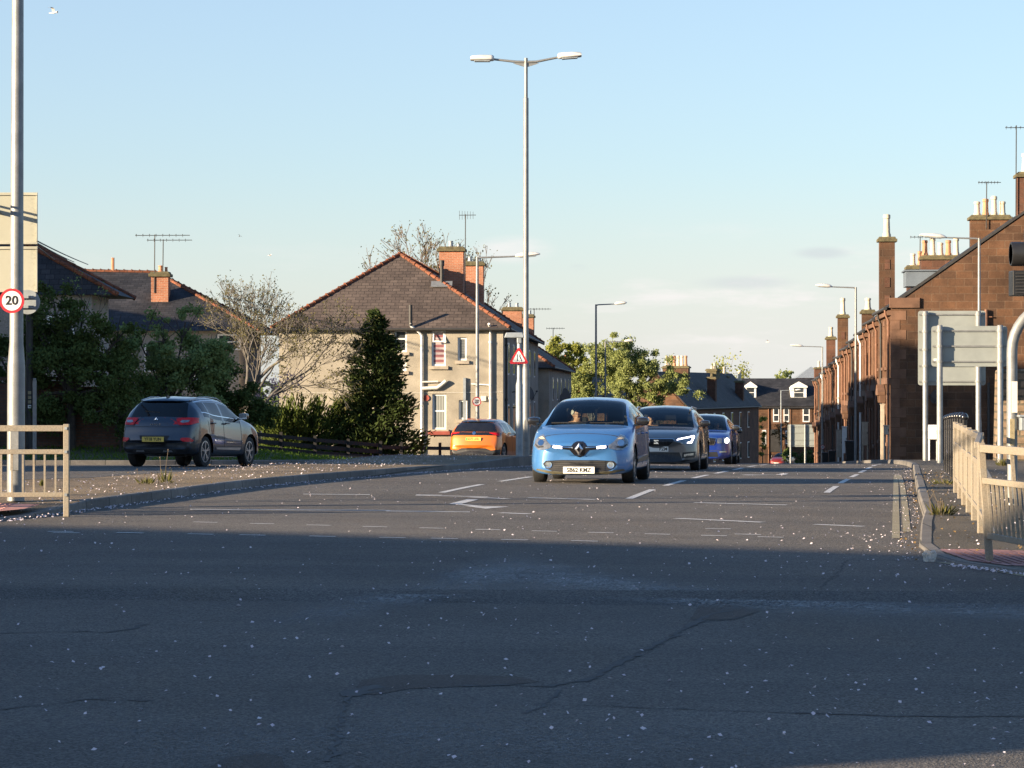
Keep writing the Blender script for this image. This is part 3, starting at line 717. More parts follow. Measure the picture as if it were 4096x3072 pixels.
# second block further along
H2, HZ2 = council_house('council_house', 'second roughcast council block further along the road behind the cream house', (1.98,150), 8.8, 46, 5.25, 3.0, 'harl', 2)
c3 = stack(H2, 6.2, 14, 5.6, 8.75, 1.1, .95, 'redbrick', [(-.2,0,.26,.12,'galv_dark'),(.25,0,.26,.12,'galv_dark')])
aerial(c3, 7.4, 15, 6.0, 8.7, 1.6, 9, .2)
c4 = stack(H2, 6.3, 30, 5.6, 8.75, 1.0, .9, 'redbrick', [(-.2,0,.26,.12,'galv_dark'),(.25,0,.26,.12,'galv_dark')])
aerial(c4, 8.0, 31, 5.2, 7.9, 1.2, 7, .1)
downpipe(H2, [(8.05,-.09,5.0),(8.05,-.09,-.3)], .05, 'white')
for yy in (6, 14, 21, 30, 38):
    for zz in (.9, 3.3):
        mb = MB(); mb.box((8.8+.012, yy, zz+.65), (.03, 1.1, 1.3)); f = mb.build('window', M['white'], H2)
        mb = MB(); mb.box((8.8+.022, yy, zz+.65), (.03, .96, 1.16)); mb.build('pane', M['pane'], f)
for yy, zz in ((11,3.3),(16,3.6)): dish(H2, 8.8+.4, yy, zz, (.75,-.45,.2), .4)

# ---- houses on the left behind the trees
h = thing('council_house', 'grey roughcast house with long dark hipped slate roof and brick chimney behind the left trees', 'house', (-17.6,116,gz(-14,116)-.1), R(0))
LZ = gz(-14,116)-.1; W_ = 7.5; ez = 1.55+(388-330)/24.0-LZ
mb = MB(); mb.box((W_/2-.6, 5, ez/2-.4), (W_-1.2, 10, ez+.8)); mb.build('wall', M['harl_dark'], h)
def ridge_roof(parent, pts_low, pts_high, slate): pass
rz_ = 1.55+(388-264.5)/24.3-LZ
mb = MB(); X0, X1 = -6, W_-.3; e = ez-.05
A, B, Cc, Dd = (X0,-.35,e), (X1,-.35,e), (X1,10.4,e), (X0,10.4,e); E, Hh = (-1.5,5.0,rz_), (2.2,5.0,rz_-.08)
mb.poly([A,B,Hh,E]); mb.poly([B,Cc,Hh]); mb.poly([Cc,Dd,E,Hh]); mb.poly([Dd,A,E]); mb.poly([A,Dd,Cc,B])
me = mb.mesh('roof', M['slate_blue']); r = link('roof', me, h)
mb = MB()
for p, q in ((E,Hh),(Hh,B),(Hh,Cc),(E,A)):
    p, q = Vector(p), Vector(q); k = int((q-p).length/.33); d = (q-p)/k
    for i in range(k):
        a_ = p+d*i; b_ = p+d*(i+1); mb.tube([a_, b_], [.085,.07], 8); mb.tube([b_-d*.15+Vector((0,0,.02)), b_+Vector((0,0,.02))], .09, 8)
mb.build('ridge_tiles', M['ridge'], r, smooth=50)
ch = stack(h, 2.72, 2.6, ez+.4, 1.55+(388-266)/24.8-LZ, .72, .75, 'redbrick', [(0,0,.28,.13,'pot_red'),(.22,.1,.22,.08,'pot_red')])
aerial(ch, 2.5, 2.2, ez+1.6, 1.55+(388-226)/25-LZ, 2.3, 8, 0.02); aerial(ch, 2.85, 2.25, ez+2.2, 1.55+(388-231)/25-LZ, 1.9, 7, .05)
mb = MB(); mb.tube([(.35,5,rz_-.1),(.35,5,rz_+.55)], .07, 7); mb.build('vent_pipe', M['pot_red'], r)
for px, py0, py1 in ((229,339,350),(156,350,372),(205,372,392)):
    window(h, (px-512)/2800*116+17.6, EYE-(py1-388)/24.1-LZ, .95, (py1-py0)/24.1+.2, sill=False)
h = thing('council_house', 'shaded roughcast house with red edged hip roof behind the dark ivy tree at far left', 'house', (-19.9,94,gz(-15,94)-.1), 0)
LZ = gz(-15,94)-.1; ez = 1.55+(388-295)/29.7-LZ; xr = (117.5-512)/2800*94+19.9; xa_ = (38-512)/2800*94+19.9
mb = MB(); mb.box((xr/2-.5, 2.2, ez/2-.4), (xr-.8, 3.9, ez+.8)); mb.build('wall', M['harl_dark'], h)
mb = MB(); slope = (294-251)/(117.5-38.0); ap = .3; rzz = ez+slope*(xr-ap)*1.0
A, B, Cc, Dd = (-.3,0,ez), (xr,0,ez), (xr,4.5,ez), (-.3,4.5,ez); E = (ap,2.2,rzz)
mb.poly([A,B,E]); mb.poly([B,Cc,E]); mb.poly([Cc,Dd,E]); mb.poly([Dd,A,E]); mb.poly([A,Dd,Cc,B]); r = mb.build('roof', M['slate_blue'], h)
mb = MB()
for q in (A,B,Cc,Dd):
    p, q = Vector(E), Vector(q); k = int((q-p).length/.33); d = (q-p)/k
    for i in range(k): mb.tube([p+d*i+Vector((0,0,.02)), p+d*(i+1)+Vector((0,0,.02))], [.075,.09], 8)
mb.build('ridge_tiles', M['ridge'], r, smooth=50)
window(h, xr-1.9, ez-1.9, .9, 1.2, sill=False)

# ---- brick boundary wall at far left, and the dark timber fence
mb = MB(); yw = 80.2
for i in range(9): 
    x0 = -24+i*1.45; z0 = gz(x0+.7, yw)-.2; mb.box((x0+.72, yw+.15, z0+1.05+.1*math.sin(i*2.1)), (1.45, .3, 2.1))
mb.box((-17.4, yw+.15, gz(-17, yw)+2.05), (13.2, .38, .09))
o = mb.build('garden_wall', M['oldbrick']); tag(o, 'old dark brick garden wall under the ivy tree at far left', 'wall')
fpts = [(-9.9,85.5),(-8.4,88.5),(-6.4,91),(-4.4,93.8),(-3.1,96),(-1.9,98.5)]
fn = thing('timber_fence', 'low dark stained timber board fence running below the conifer', 'fence', (fpts[0][0], fpts[0][1], gz(*fpts[0])))
o_ = Vector((fpts[0][0], fpts[0][1], gz(*fpts[0])))
def seg(mb, a, b, z, h_, t=.04):
    A = Vector((a[0], a[1], gz(*a)+z))-o_; B = Vector((b[0], b[1], gz(*b)+z))-o_; mb.bar(A, B, t, h_)
for i in range(len(fpts)-1):
    a, b = fpts[i], fpts[i+1]
    zs = ((.14,.17),(.36,.14),(.58,.12)) if i < 3 else ((.22,.13),(.52,.12))
    for z, h_ in zs: mb = MB(); seg(mb, a, b, z, h_); mb.build('board', M['fence'], fn)
    for t in (0, .5):
        p = (lerp(a[0],b[0],t), lerp(a[1],b[1],t)); zz = gz(*p); mb = MB()
        mb.box((p[0]-o_.x, p[1]-o_.y-.05, zz-o_.z+.3), (.1,.1,.84)); mb.build('post', M['fence'], fn)
mb = MB(); seg(mb, (-6.6,90.4), (-2.9,95.6), .06, .14, .16); mb.build('sleeper', M['timber'], fn)
mb = MB()
pk = thing('picket_fence', 'short row of dark leaning pickets between the juniper and the conifer', 'fence', (-5.2,95.5,gz(-5.2,95.5)), R(-10))
for i in range(6):
    mb = MB(); mb.M = Matrix.Rotation(R(random.uniform(-8, 8)), 4, 'Y'); mb.box((-.6+i*.26,0,.72+random.uniform(-.1,.1)), (.13,.03,.65)); mb.build('picket', M['fence'], pk)
mb = MB(); mb.box((0,.03,.6), (1.6,.04,.08)); mb.build('rail', M['fence'], pk)

# ---- red sandstone terrace on the right
TD = R(-4.5); TC = Vector((15.57, 115, 0)); tdir = Vector((math.sin(R(4.5)), math.cos(R(4.5)), 0))
UNIT = 9.7; DEP = 11.6
def tz(i): p = TC+tdir*(i*UNIT+4); return gz(p.x, p.y)-.02
labels = ['red sandstone house with exposed gable, nearest of the right terrace, tall slender chimney above','second red sandstone terraced house, next after the gable house','third terraced sandstone house from the gable, low chimney over its gutter','fourth terraced sandstone house from the gable down the right side','fifth terraced sandstone house from the gable down the right side','sixth terraced sandstone house from the gable, slim chimney with pale pot over its gutter','seventh terraced sandstone house from the gable down the right side','eighth terraced sandstone house from the gable, dark slim chimney over its gutter','ninth terraced sandstone house, the far lamp with the 20 sign before it','tenth terraced sandstone house, last but one down the right side','eleventh and last terraced sandstone house at the bottom of the right side']
rt = random.Random(3)
for i in range(11):
    p = TC+tdir*(i*UNIT); z0 = tz(i)
    h = thing('terraced_house', labels[i], 'house', (p.x, p.y, z0), TD, 'red sandstone terraced houses down the right side')
    ev = 6.62+rt.uniform(-.08, .08); rr = 4.05; L = UNIT-.004
    pts = [(0,0,-1.0),(DEP,0,-1.0),(DEP,0,ev),(DEP/2,0,ev+rr),(0,0,ev)]
    mb = MB(); mb.prism(pts, (0,L,0)); mb.build('wall', M['sand'], h)
    # roof slopes with skews
    mb = MB(); t = .09; ov = .22; sl = rr/(DEP/2); xo = -ov
    for sgn in (0, 1):
        X = lambda x: x if sgn == 0 else DEP-x
        q = [(X(xo),.14,ev+.05-ov*sl), (X(DEP/2),.14,ev+rr+.05), (X(DEP/2),.14,ev+rr+.05+t), (X(xo),.14,ev+.05+t-ov*sl)]
        mb.prism(q, (0,L-.14,0))
    me = mb.mesh('roof', M['slate_blue']); uv = me.uv_layers[0].data
    for pl in me.polygons:
        for li in pl.loop_indices:
            v = me.vertices[me.loops[li].vertex_index].co; uv[li].uv = (v.y, v.z*1.6)
    rf = link('roof', me, h)
    if i == 0:
        mb = MB()
        for sgn in (0, 1):
            X = lambda x: x if sgn == 0 else DEP-x
            mb.prism([(X(.35),-.05,ev+.28),(X(DEP/2),-.05,ev+rr+.06),(X(DEP/2),-.05,ev+rr+.17),(X(.35),-.05,ev+.42)], (0,.19,0))
        mb.build('verge', M['iron'], rf)
        mb = MB(); mb.box((.55,-.06,ev+.18), (1.25,.10,.42)); mb.build('skew_stone', M['sand2'], h, bevel=.02)
        mb = MB(); mb.box((1.55,1.6,ev+1.2), (1.8,1.9,.62)); mb.box((1.55,1.6,ev+1.54), (1.95,2.05,.06)); mb.build('box_dormer', M['lead'], h)
        downpipe(h, [(9.6,-.09,ev+.2),(9.6,-.09,-.3)], .06, 'pipe_brown'); downpipe(h, [(3.95,-.10,ev-3.1),(3.95,-.10,-.3)], .055, 'iron')
        mb = MB(); mb.tube([(3.85,-.12,ev-.1),(3.85,-.12,ev-1.2)], .07, 8); mb.bar((3.65,-.1,ev-.4),(4.1,-.1,ev-.4), .04,.04); mb.build('vent_pipe', M['pipe_brown'], h)
        dish(h, 1.85,-.35,2.9, (-.7,-.6,.2), .3)
        mb = MB(); mb.bar((-.03,-.02,0),(-.03,-.02,ev), .02,.02)
        mb = MB()     # long and short corner stones
        for k in range(16):
            w1 = .62 if k % 2 else .36
            mb.box((w1/2-.006,-.006+.18-.0, .25+k*.4), (w1,.38,.385))
        mb.build('quoin', M['sand2'], h)
    # gutter, string course, base course
    mb = MB(); mb.tube([(-ov-.02,.02,ev-.05),(-ov-.02,L-.02,ev-.05)], .075, 8); mb.build('gutter', M['iron'], h, smooth=50)
    mb = MB(); mb.box((-.03,L/2,3.55), (.12,L-.02,.26)); mb.box((-.05,L/2,ev-.22), (.2,L-.02,.2)); mb.build('string_course', M['sand2'], h)
    # openings in the street front
    def opening(y, z, w_, h_, kind):
        mb = MB()
        for a0, a1, b0, b1 in ((y-w_/2-.16,y-w_/2,z-.02,z+h_+.2),(y+w_/2,y+w_/2+.16,z-.02,z+h_+.2),(y-w_/2,y+w_/2,z+h_,z+h_+.2)):
            mb.box((-.03,(a0+a1)/2,(b0+b1)/2), (.10,a1-a0,b1-b0))
        s_ = mb.build('surround', M['sand2'], h)
        if kind == 'w':
            mb = MB()
            for a0, a1, b0, b1 in ((y-w_/2,y-w_/2+.06,z,z+h_),(y+w_/2-.06,y+w_/2,z,z+h_),(y-w_/2+.06,y+w_/2-.06,z+h_-.06,z+h_),(y-w_/2+.06,y+w_/2-.06,z,z+.06),(y-w_/2+.06,y+w_/2-.06,z+h_*.5-.03,z+h_*.5+.03)):
                mb.box((-.004,(a0+a1)/2,(b0+b1)/2), (.03,a1-a0,b1-b0))
            f = mb.build('window', M['white'], h)
            mb = MB(); mb.box((-.002,y,z+h_/2), (.016,w_-.12,h_-.12)); mb.build('pane', M['pane'], f)
            mb = MB(); mb.box((-.06,y,z-.08), (.2,w_+.36,.12)); mb.build('sill', M['sand2'], f)
        else:
            mb = MB(); mb.box((-.006,y,z+h_/2), (.05,w_,h_)); d = mb.build('door', M[kind], h)
            mb = MB(); mb.box((-.045,y+w_*.36,z+1.0), (.05,.03,.14)); mb.build('handle', M['chrome'], d)
    for y in (1.55, 4.2, 7.6): opening(y, 4.15, 1.0, 1.75, 'w')
    opening(1.7, 1.0, 1.05, 1.8, 'w'); opening(7.7, 1.0, 1.05, 1.8, 'w')
    opening(4.7, .05, 1.05, 2.5, ('doorred','iron','doorblue')[i % 3] if False else 'iron')
    # moulded door hood on brackets
    mb = MB(); mb.prism([(-.02,3.9,2.95),(-.02,5.5,2.95),(-.02,5.5,3.1),(-.02,4.7,3.42),(-.02,3.9,3.1)], (-.34,0,0)); mb.box((-.14,4.0,2.8), (.24,.14,.34), top=1.2); mb.box((-.14,5.4,2.8), (.24,.14,.34), top=1.2)
    mb.build('door_hood', M['sand2'], h, bevel=.02)
    for yy, mt in ((.22,'pipe_brown'),(6.1,('iron','pipe_brown','white')[i % 3])):
        downpipe(h, [(-.24,yy,ev-.08),(-.22,yy,ev-.3),(-.10,yy,ev-.55),(-.10,yy,.0)], .05, mt)
    # party wall chimney on the ridge
    np_ = 4 if i in (0, 2) else 5
    pots_ = [((k-(np_-1)/2)*.37, 0, .62+.12*((k*7+i) % 3), .16, ('pot','pot','pot_red')[(k*5+i*2) % 3]) for k in range(np_)]
    if i < 3:
        cx_, wst, ct = ((4.85,1.72,10.9),(3.4,1.85,9.87),(2.9,1.0,10.1))[i]; cy_ = L-.5
        c = stack(h, cx_, cy_, ev+1.2, ct, wst, .8, 'sand_dark' if i else 'sand', pots_ if i < 2 else pots_[1:3], 'moss')
        if i == 0: aerial(c, cx_-.2, cy_-.5, ct-.6, ct+1.45, 1.0, 7, .1)
        if i == 1: aerial(c, cx_-1.0, cy_-.3, ct-.8, ct+.9, 1.3, 7, .1)
    # slim wallhead chimneys on the street front
    slim = {0: [(.22,7.2,9.85,.66,.7,1.0)], 2: [(.35,7.6,7.8,.62,.6,.6)], 5: [(.12,5,9.1,.62,.62,1.0)], 7: [(.1,5.5,8.7,.6,.62,.65)]}.get(i, [])
    for x, y, zt, wx, wy, ph in slim:
        c = stack(h, x, y, ev-.2, zt, wx, wy, 'sand' if i != 7 else 'sand_dark', [(0,0,ph,.22 if ph > 1 else .18,'pot')], 'moss')
        for k in range(4):  # dark stone panels on the face stand for the shade in recesses
            if ev+.5+k*.78 < zt-.75: mb = MB(); mb.box((x, y-wy/2-.012, ev+.5+k*.78), (.22,.03,.42)); mb.build('recess_shade_panel', M['sand_dark'], c)
    if i == 0:   # big gable chimney at the ridge
        c = stack(h, DEP/2+.12, .62, ev+rr-.9, ev+rr+1.5, 1.5, .9, 'sand_dark', [(-.4,0,.8,.18,'pot'),(.2,0,.9,.18,'pot')])
        aerial(c, DEP/2-.72, .1, ev+rr-.4, ev+rr+3.4, 1.2, 6, .1, zig=ev+rr+3.3)

# rubble wall with a corrugated screen at the far right, behind the signs
mb = MB(); rr_ = random.Random(4)
for k in range(5):
    y = 78+k*2.6; mb.box((13.6+k*.38+2.2, y, gz(14, y)+1.15), (4.6-.15*k, 2.62, 3.0-.05*k), rz=R(-6), top=.97)
o = mb.build('rubble_wall', M['rubble'], bevel=.06); tag(o, 'rough rubble stone wall catching the sun at the right edge behind the signs', 'wall')
mb = MB()
for k in range(14): mb.box((15.35+k*.22, 77.4, 3.3), (.15, .05, 1.5))
mb.box((16.8, 77.46, 3.9), (3.2,.06,.1)); mb.box((16.8, 77.46, 2.9), (3.2,.06,.1))
for x in (15.6, 17.6): mb.box((x, 77.5, 1.2), (.1,.1,4.2))
o = mb.build('palisade_fence', M['galv_dark']); tag(o, 'grey corrugated metal screen above the rubble wall at the right edge', 'fence')

# ---- buildings at the foot of the hill
def gable_house(name, label, p0, ang, L, D, ev, rr, wall, slate, base, group=None):
    h = thing(name, label, 'house', (p0[0], p0[1], base), ang, group)
    mb = MB(); mb.prism([(0,0,-1),(0,D,-1),(0,D,ev),(0,D/2,ev+rr),(0,0,ev)], (L,0,0)); mb.build('wall', M[wall], h)
    mb = MB(); sl = rr/(D/2); t = .1; o_ = .25
    for s in (0, 1):
        Y = lambda y: y if s == 0 else D-y
        mb.prism([(-.12,Y(-o_),ev+.04-o_*sl),(-.12,Y(D/2),ev+rr+.04),(-.12,Y(D/2),ev+rr+.04+t),(-.12,Y(-o_),ev+.04+t-o_*sl)], (L+.24,0,0))
    me = mb.mesh('roof', M[slate]); uv = me.uv_layers[0].data
    for pl in me.polygons:
        for li in pl.loop_indices:
            v = me.vertices[me.loops[li].vertex_index].co; uv[li].uv = (v.x, v.z*1.6)
    rf = link('roof', me, h)
    mb = MB(); mb.tube([(0,-o_-.03,ev-.25),(L,-o_-.03,ev-.25)], .08, 8); mb.build('gutter', M['iron'], h)
    return h, rf
# dark terrace end facing the street: local x along the street front
DB = -6.3
D1, rf = gable_house('stone_house', 'dark stone house with big slate roof and skylights down the road behind the cars', (15.6,250), R(75), 37, 5.6, 6.2, 3.0, 'sand_dark', 'slate_blue', DB)
mb = MB(); mb.prism([(-.02,.06,-1),(-.02,5.54,-1),(-.02,5.54,6.1),(-.02,2.8,9.05),(-.02,.06,6.1)], (-.05,0,0)); mb.build('gable_end', M['sand'], D1)
for k, xx in enumerate((4.5,9,13,17.5,22,26.5,31)):
    for zz in (.9, 3.9):
        mb = MB(); mb.box((xx,-.015,zz+.8), (.9,.05,1.6)); f = mb.build('window', M['white'], D1)
        mb = MB(); mb.box((xx,-.03,zz+.8), (.74,.05,1.44)); mb.build('pane', M['pane'], f)
sl = math.atan2(3.0, 2.8)
for k, (xx, yy) in enumerate(((7.0,1.5),(8.4,.7))):
    mb = MB(); mb.M = Matrix.Translation((xx,yy,6.2+.16+yy*3.0/2.8)) @ Matrix.Rotation(sl, 4, 'X'); mb.box((0,0,0), (2.2,.95,.08)); s = mb.build('skylight', M['lead'], rf)
    mb = MB(); mb.M = Matrix.Translation((xx,yy,6.26+.16+yy*3.0/2.8)) @ Matrix.Rotation(sl, 4, 'X'); mb.box((0,0,0), (1.9,.8,.03)); mb.build('pane', M['galv'], s)
six = [(0,(k-2.5)*.36,.95,.17,'pot' if k % 3 else 'pot_red') for k in range(6)]
stack(D1, 9.0, 2.8, 7.0, 9.9, .9, 2.4, 'sand', six)
stack(D1, 27.0, 2.8, 7.0, 9.75, 2.0, 1.0, 'moss', [(-.6,0,.3,.15,'pot'),(.2,0,.3,.15,'pot'),(.8,0,.6,.18,'pot')])
stack(D1, 33.0, 2.8, 7.0, 9.1, .9, .8, 'sand_dark', [(-.2,0,.9,.15,'pot'),(.2,0,.9,.15,'pot')])
stack(D1, 15.0, .6, 5.0, 8.9, .75, .8, 'sand_dark', [(0,0,.35,.2,'moss')])
stack(D1, 29.5, .6, 5.0, 8.6, .75, .8, 'sand_dark', [(0,0,1.0,.2,'pot')])
# row further left of it, seen only as chimneys above the trees
D2, rf2 = gable_house('stone_house', 'stone house mostly hidden by trees, two red chimney pots showing above them', (8.6,255), R(75), 20, 9, 6.2, 3.0, 'sand', 'slate_blue', DB)
stack(D2, 1.2, 4.5, 7.0, 10.1, .9, 1.6, 'sand', [(0,-.4,.8,.17,'pot_red'),(0,.4,.8,.17,'pot_red')])
# red house closing the street
RB = -7.4
R1, rr1 = gable_house('sandstone_house', 'bright red sandstone house with white dormers closing the street at the bottom', (25.0,311), R(0), 14.5, 9.5, 7.0, 2.9, 'sand', 'slate_blue', RB)
def rx(px): return (px-512)/2800*311-25.0
def rz2(py): return EYE-(py-388)/9.0-RB
def dormer(px0, px1, py0, py1):
    x0, x1, z0, z1 = rx(px0), rx(px1), rz2(py1), rz2(py0); zm = lerp(z0, z1, .70)
    mb = MB(); mb.box(((x0+x1)/2, 2.75, (z0-.2+zm)/2), (x1-x0-.2, 3.0, zm-z0+.2)); d = mb.build('dormer', M['white'], R1)
    mb = MB(); xm = (x0+x1)/2
    mb.prism([(x0,1.1,zm),(x1,1.1,zm),(xm,1.1,z1)], (0,3.4,0)); mb.build('dormer_roof', M['slate_blue'], d)
    mb = MB(); mb.prism([(x0,1.05,zm-.06),(x1,1.05,zm-.06),(x1,1.05,zm+.10),(xm,1.05,z1+.1),(x0,1.05,zm+.10)], (0,.045,0)); mb.build('dormer_trim', M['white'], d)
    w_ = (x1-x0)*.52; mb = MB()
    for k in (0, 1): mb.box((xm,1.235,lerp(z0,zm,.28+.44*k)), (w_,.03,(zm-z0)*.38))
    mb.build('window', M['pane'], d)
dormer(744.5,758,382.4,398); dormer(791,808.5,382.4,398)
def rwin(px0, px1, py0, py1):
    x0, x1, z0, z1 = rx(px0), rx(px1), rz2(py1), rz2(py0); xm = (x0+x1)/2
    mb = MB(); mb.box((xm,-.02,(z0+z1)/2), (x1-x0+.45,.08,z1-z0+.5)); mb.build('surround', M['sand2'], R1)
    mb = MB(); mb.box((xm,-.07,(z0+z1)/2), (x1-x0,.06,z1-z0)); f = mb.build('window', M['white'], R1)
    mb = MB()
    for k in (0, 1): mb.box((xm,-.085,lerp(z0,z1,.27+.46*k)), ((x1-x0)*.72,.05,(z1-z0)*.38))
    mb.build('pane', M['pane'], f)
for a in ((773,779,408,422),(783.5,789,408,422),(802.6,809.5,408,422),(785.5,790.5,430.5,444),(801,808,430,445),(762,766,430,446)): rwin(*a)
mb = MB(); mb.box((rx(775.5),-.05,rz2(441)), (1.1,.1,2.4)); d = mb.build('door', M['iron'], R1)
mb = MB(); mb.box((rx(775.5),-.09,rz2(431)), (.9,.1,.4)); mb.build('fanlight', M['pane'], d)
for px in (768.5, 817): mb = MB(); mb.tube([(rx(px),-.1,6.8),(rx(px),-.1,0)], .06, 6); mb.build('downpipe', M['pipe_brown'], R1)
stack(R1, rx(826), 4.5, 9.2, 11.3, 1.6, 1.0, 'sand_dark', [(-.3,0,.7,.18,'pot')])
D3, rf3 = gable_house('stone_house', 'dark stone house wing joining the red house, in shade', (21.5,296), R(40), 6, 8, 6.2, 2.8, 'sand_dark', 'slate_blue', -6.9)
# iron railing of the red house
g = thing('iron_railing', 'black iron railing in front of the bright red house', 'railing', (24.6,303,gz(24.6,303)))
for k in range(22): mb = MB(); mb.box((k*.32,0,.7), (.045,.045,1.3), top=.4); mb.build('baluster', M['iron'], g)
mb = MB(); mb.box((3.4,0,1.2), (7,.05,.05)); mb.box((3.4,0,.2), (7,.05,.05)); mb.build('rail', M['iron'], g)
# square tower block with pyramid roof beyond
g = thing('pavilion', 'distant brick pavilion with grey pyramid roof beyond the red house', 'building', ((811-512)/2800*420, 420, -9))
zt = EYE-(378-388)/6.67+9; mb = MB(); mb.box((0,0,(zt-.2)/2), (4.2,4.2,zt+.2)); mb.build('wall', M['redbrick'], g)
mb = MB(); a = 2.5; ap = (0,0,EYE-(366.5-388)/6.67+9); q = [(-a,-a,zt),(a,-a,zt),(a,a,zt),(-a,a,zt)]
for k in range(4): mb.poly([q[k], q[(k+1) % 4], ap])
mb.poly(q[::-1]); mb.build('roof', M['galv_dark'], g)

# ---- unseen buildings added on the left to throw the long evening shadows
def shadow_building(name, label, a, b, width, ev, ridge, wall):
    a, b = Vector(a), Vector(b); d = (b-a); L = d.length; ang = math.atan2(d.y, d.x); z0 = -1.2
    h = thing(name, label, 'building', (a.x, a.y, z0), ang)
    mb = MB(); mb.prism([(0,-width/2,-.5),(0,width/2,-.5),(0,width/2,ev-z0),(0,0,ridge-z0-.1),(0,-width/2,ev-z0)], (L,0,0)); mb.build('wall', M[wall], h)
    mb = MB(); sl = (ridge-ev)/(width/2)
    for s in (1, -1): mb.prism([(-.15,s*(width/2+.3),ev-z0-.3*sl),(-.15,0,ridge-z0-.1),(-.15,0,ridge-z0),(-.15,s*(width/2+.3),ev-z0-.3*sl+.1)], (L+.3,0,0))
    mb.build('roof', M['slate_blue'], h)
    for k in range(int(L/4)):
        for zz in (1.2, 4.0):
            if zz+1.4 < ev:
                for s in (1, -1):
                    mb = MB(); mb.box((2+k*4, s*(width/2+.01), zz-z0+.7), (1.0,.06,1.4)); mb.build('window', M['pane'], h)
    return h
S1 = shadow_building('long_shadow_block', 'long low harled building added out of view to shade the junction foreground', (-58,20.8), (-17.1,4.05), 6.5, 5.8, 8.0, 'harl')
S2 = shadow_building('shadow_block', 'low harled block added out of view to shade the crossover', (-24,45.0), (-29.6,55.6), 7, 5.0, 7.5, 'harl_dark')
S3 = shadow_building('shadow_block', 'second harled block added out of view to shade the left trees', (-24,68.2), (-28.2,76.2), 8, 6.8, 9.8, 'harl_dark')
S4 = shadow_building('tall_shadow_block', 'tall sandstone block added out of view to shade the terrace gable', (-31.8,83.4), (-34.6,88.7), 5, 12.8, 15.6, 'sand')
S5 = shadow_building('shadow_block', 'third harled villa beyond the left houses, outside the picture', (-31,105.0), (-35,112.0), 6, 6.4, 8.8, 'harl_dark')
# ---------------------------------------------------------------- street furniture
def text_mesh(name, s, size, mat, parent, M4, ext=.002, align='CENTER', bold=0, sx_=1.0):
    cu = bpy.data.curves.new(name, 'FONT'); cu.body = s; cu.size = size; cu.extrude = ext; cu.align_x = align; cu.align_y = 'CENTER'; cu.offset = bold; cu.resolution_u = 3
    to = bpy.data.objects.new(name, cu); COL.objects.link(to); bpy.context.view_layer.update()
    dg = bpy.context.evaluated_depsgraph_get(); me = bpy.data.meshes.new_from_object(to.evaluated_get(dg)); bpy.data.objects.remove(to)
    me.transform(M4 @ Matrix.Diagonal((sx_, 1, 1, 1))); me.materials.clear(); me.materials.append(mat); me.name = name
    return link(name, me, parent)
FRONT = Matrix.Rotation(R(90), 4, 'X')     # text upright, readable from -Y
def speed_sign(label, x, y, z, r, rz=0):
    g = thing('speed_limit_sign', label, 'traffic sign', (x, y, z), rz)
    mb = MB(); mb.lathe([(r,0),(r,-.012),(r*.995,-.014)], (0,0,0), 28, 0, 'y'); mb.build('plate', M['red'], g)
    mb = MB(); mb.lathe([(r*.79,-.015),(r*.79,-.017)], (0,0,0), 28, 0, 'y'); mb.build('face', M['white'], g)
    text_mesh('numerals', '20', r*1.02, M['black'], g, Matrix.Translation((0,-.019,.0)) @ FRONT, .002, bold=r*.022, sx_=1.02)
    mb = MB(); mb.box((0,.03,r*.35), (.2,.05,.04)); mb.box((0,.03,-r*.35), (.2,.05,.04)); mb.build('bracket', M['galv'], g)
    return g
def column(g, h, r0, r1, hb=1.35, mat='galv', step=None):
    mb = MB(); prof = [(r0*1.0,0),(r0,hb),(r0*.97,hb+.05),(r1*1.08,hb+.3)]
    if step: prof += [(r1*1.02,h-step),(r1*1.02,h-step+.02),(r1*.72,h-step+.03),(r1*.70,h)]
    else: prof += [(r1*.75,h)]
    mb.lathe(prof, (0,0,0), 18); o = mb.build('column', M[mat], g, smooth=35)
    mb = MB(); mb.box((0,-r0*.98,.62), (r0*1.0,.02,.5)); mb.build('access_door', M[mat], o, bevel=.006)
    return o
def lamp_head(g, base, direction, L=.62, w_=.24, tilt=.09, mat='lampglass', boxy=False):
    d = Vector(direction).normalized(); mb = MB(); s = Vector((0,0,1)); side = d.cross(s)
    q = Matrix(((d.x,side.x,0,base[0]),(d.y,side.y,0,base[1]),(0,0,1,base[2]),(0,0,0,1))) @ Matrix.Rotation(-tilt, 4, 'Y')
    mb.M = q
    n = 12; rings = []
    prof = [(0,.35,.4),(.08,.62,.75),(.22,.9,1),(.5,1,1),(.78,.92,.8),(.93,.66,.5),(1,.35,.2)] if not boxy else [(0,.5,.6),(.04,.8,.9),(.15,.96,1),(.6,1,1),(.95,.98,.8),(1,.95,.6)]
    pts = []; fs = []
    for k, (t, ww, hh) in enumerate(prof):
        for j in range(n):
            a = 2*math.pi*j/n; y = math.cos(a)*w_/2*ww; z = math.sin(a)*(.11*hh if math.sin(a) > 0 else .05*hh)
            pts.append((t*L, y, z+.02))
    for k in range(len(prof)-1):
        for j in range(n): fs.append((k*n+j, k*n+(j+1) % n, (k+1)*n+(j+1) % n, (k+1)*n+j))
    fs.append(tuple(range(n))[::-1]); fs.append(tuple((len(prof)-1)*n+j for j in range(n)))
    mb.faces(pts, fs); o = mb.build('lantern', M[mat], g, smooth=45)
    mb = MB(); mb.M = q; mb.box((L*.5,0,-.028), (L*.66,w_*.72,.03)); mb.build('lamp_cover', M['galv_dark'], o, bevel=.01)
    return o
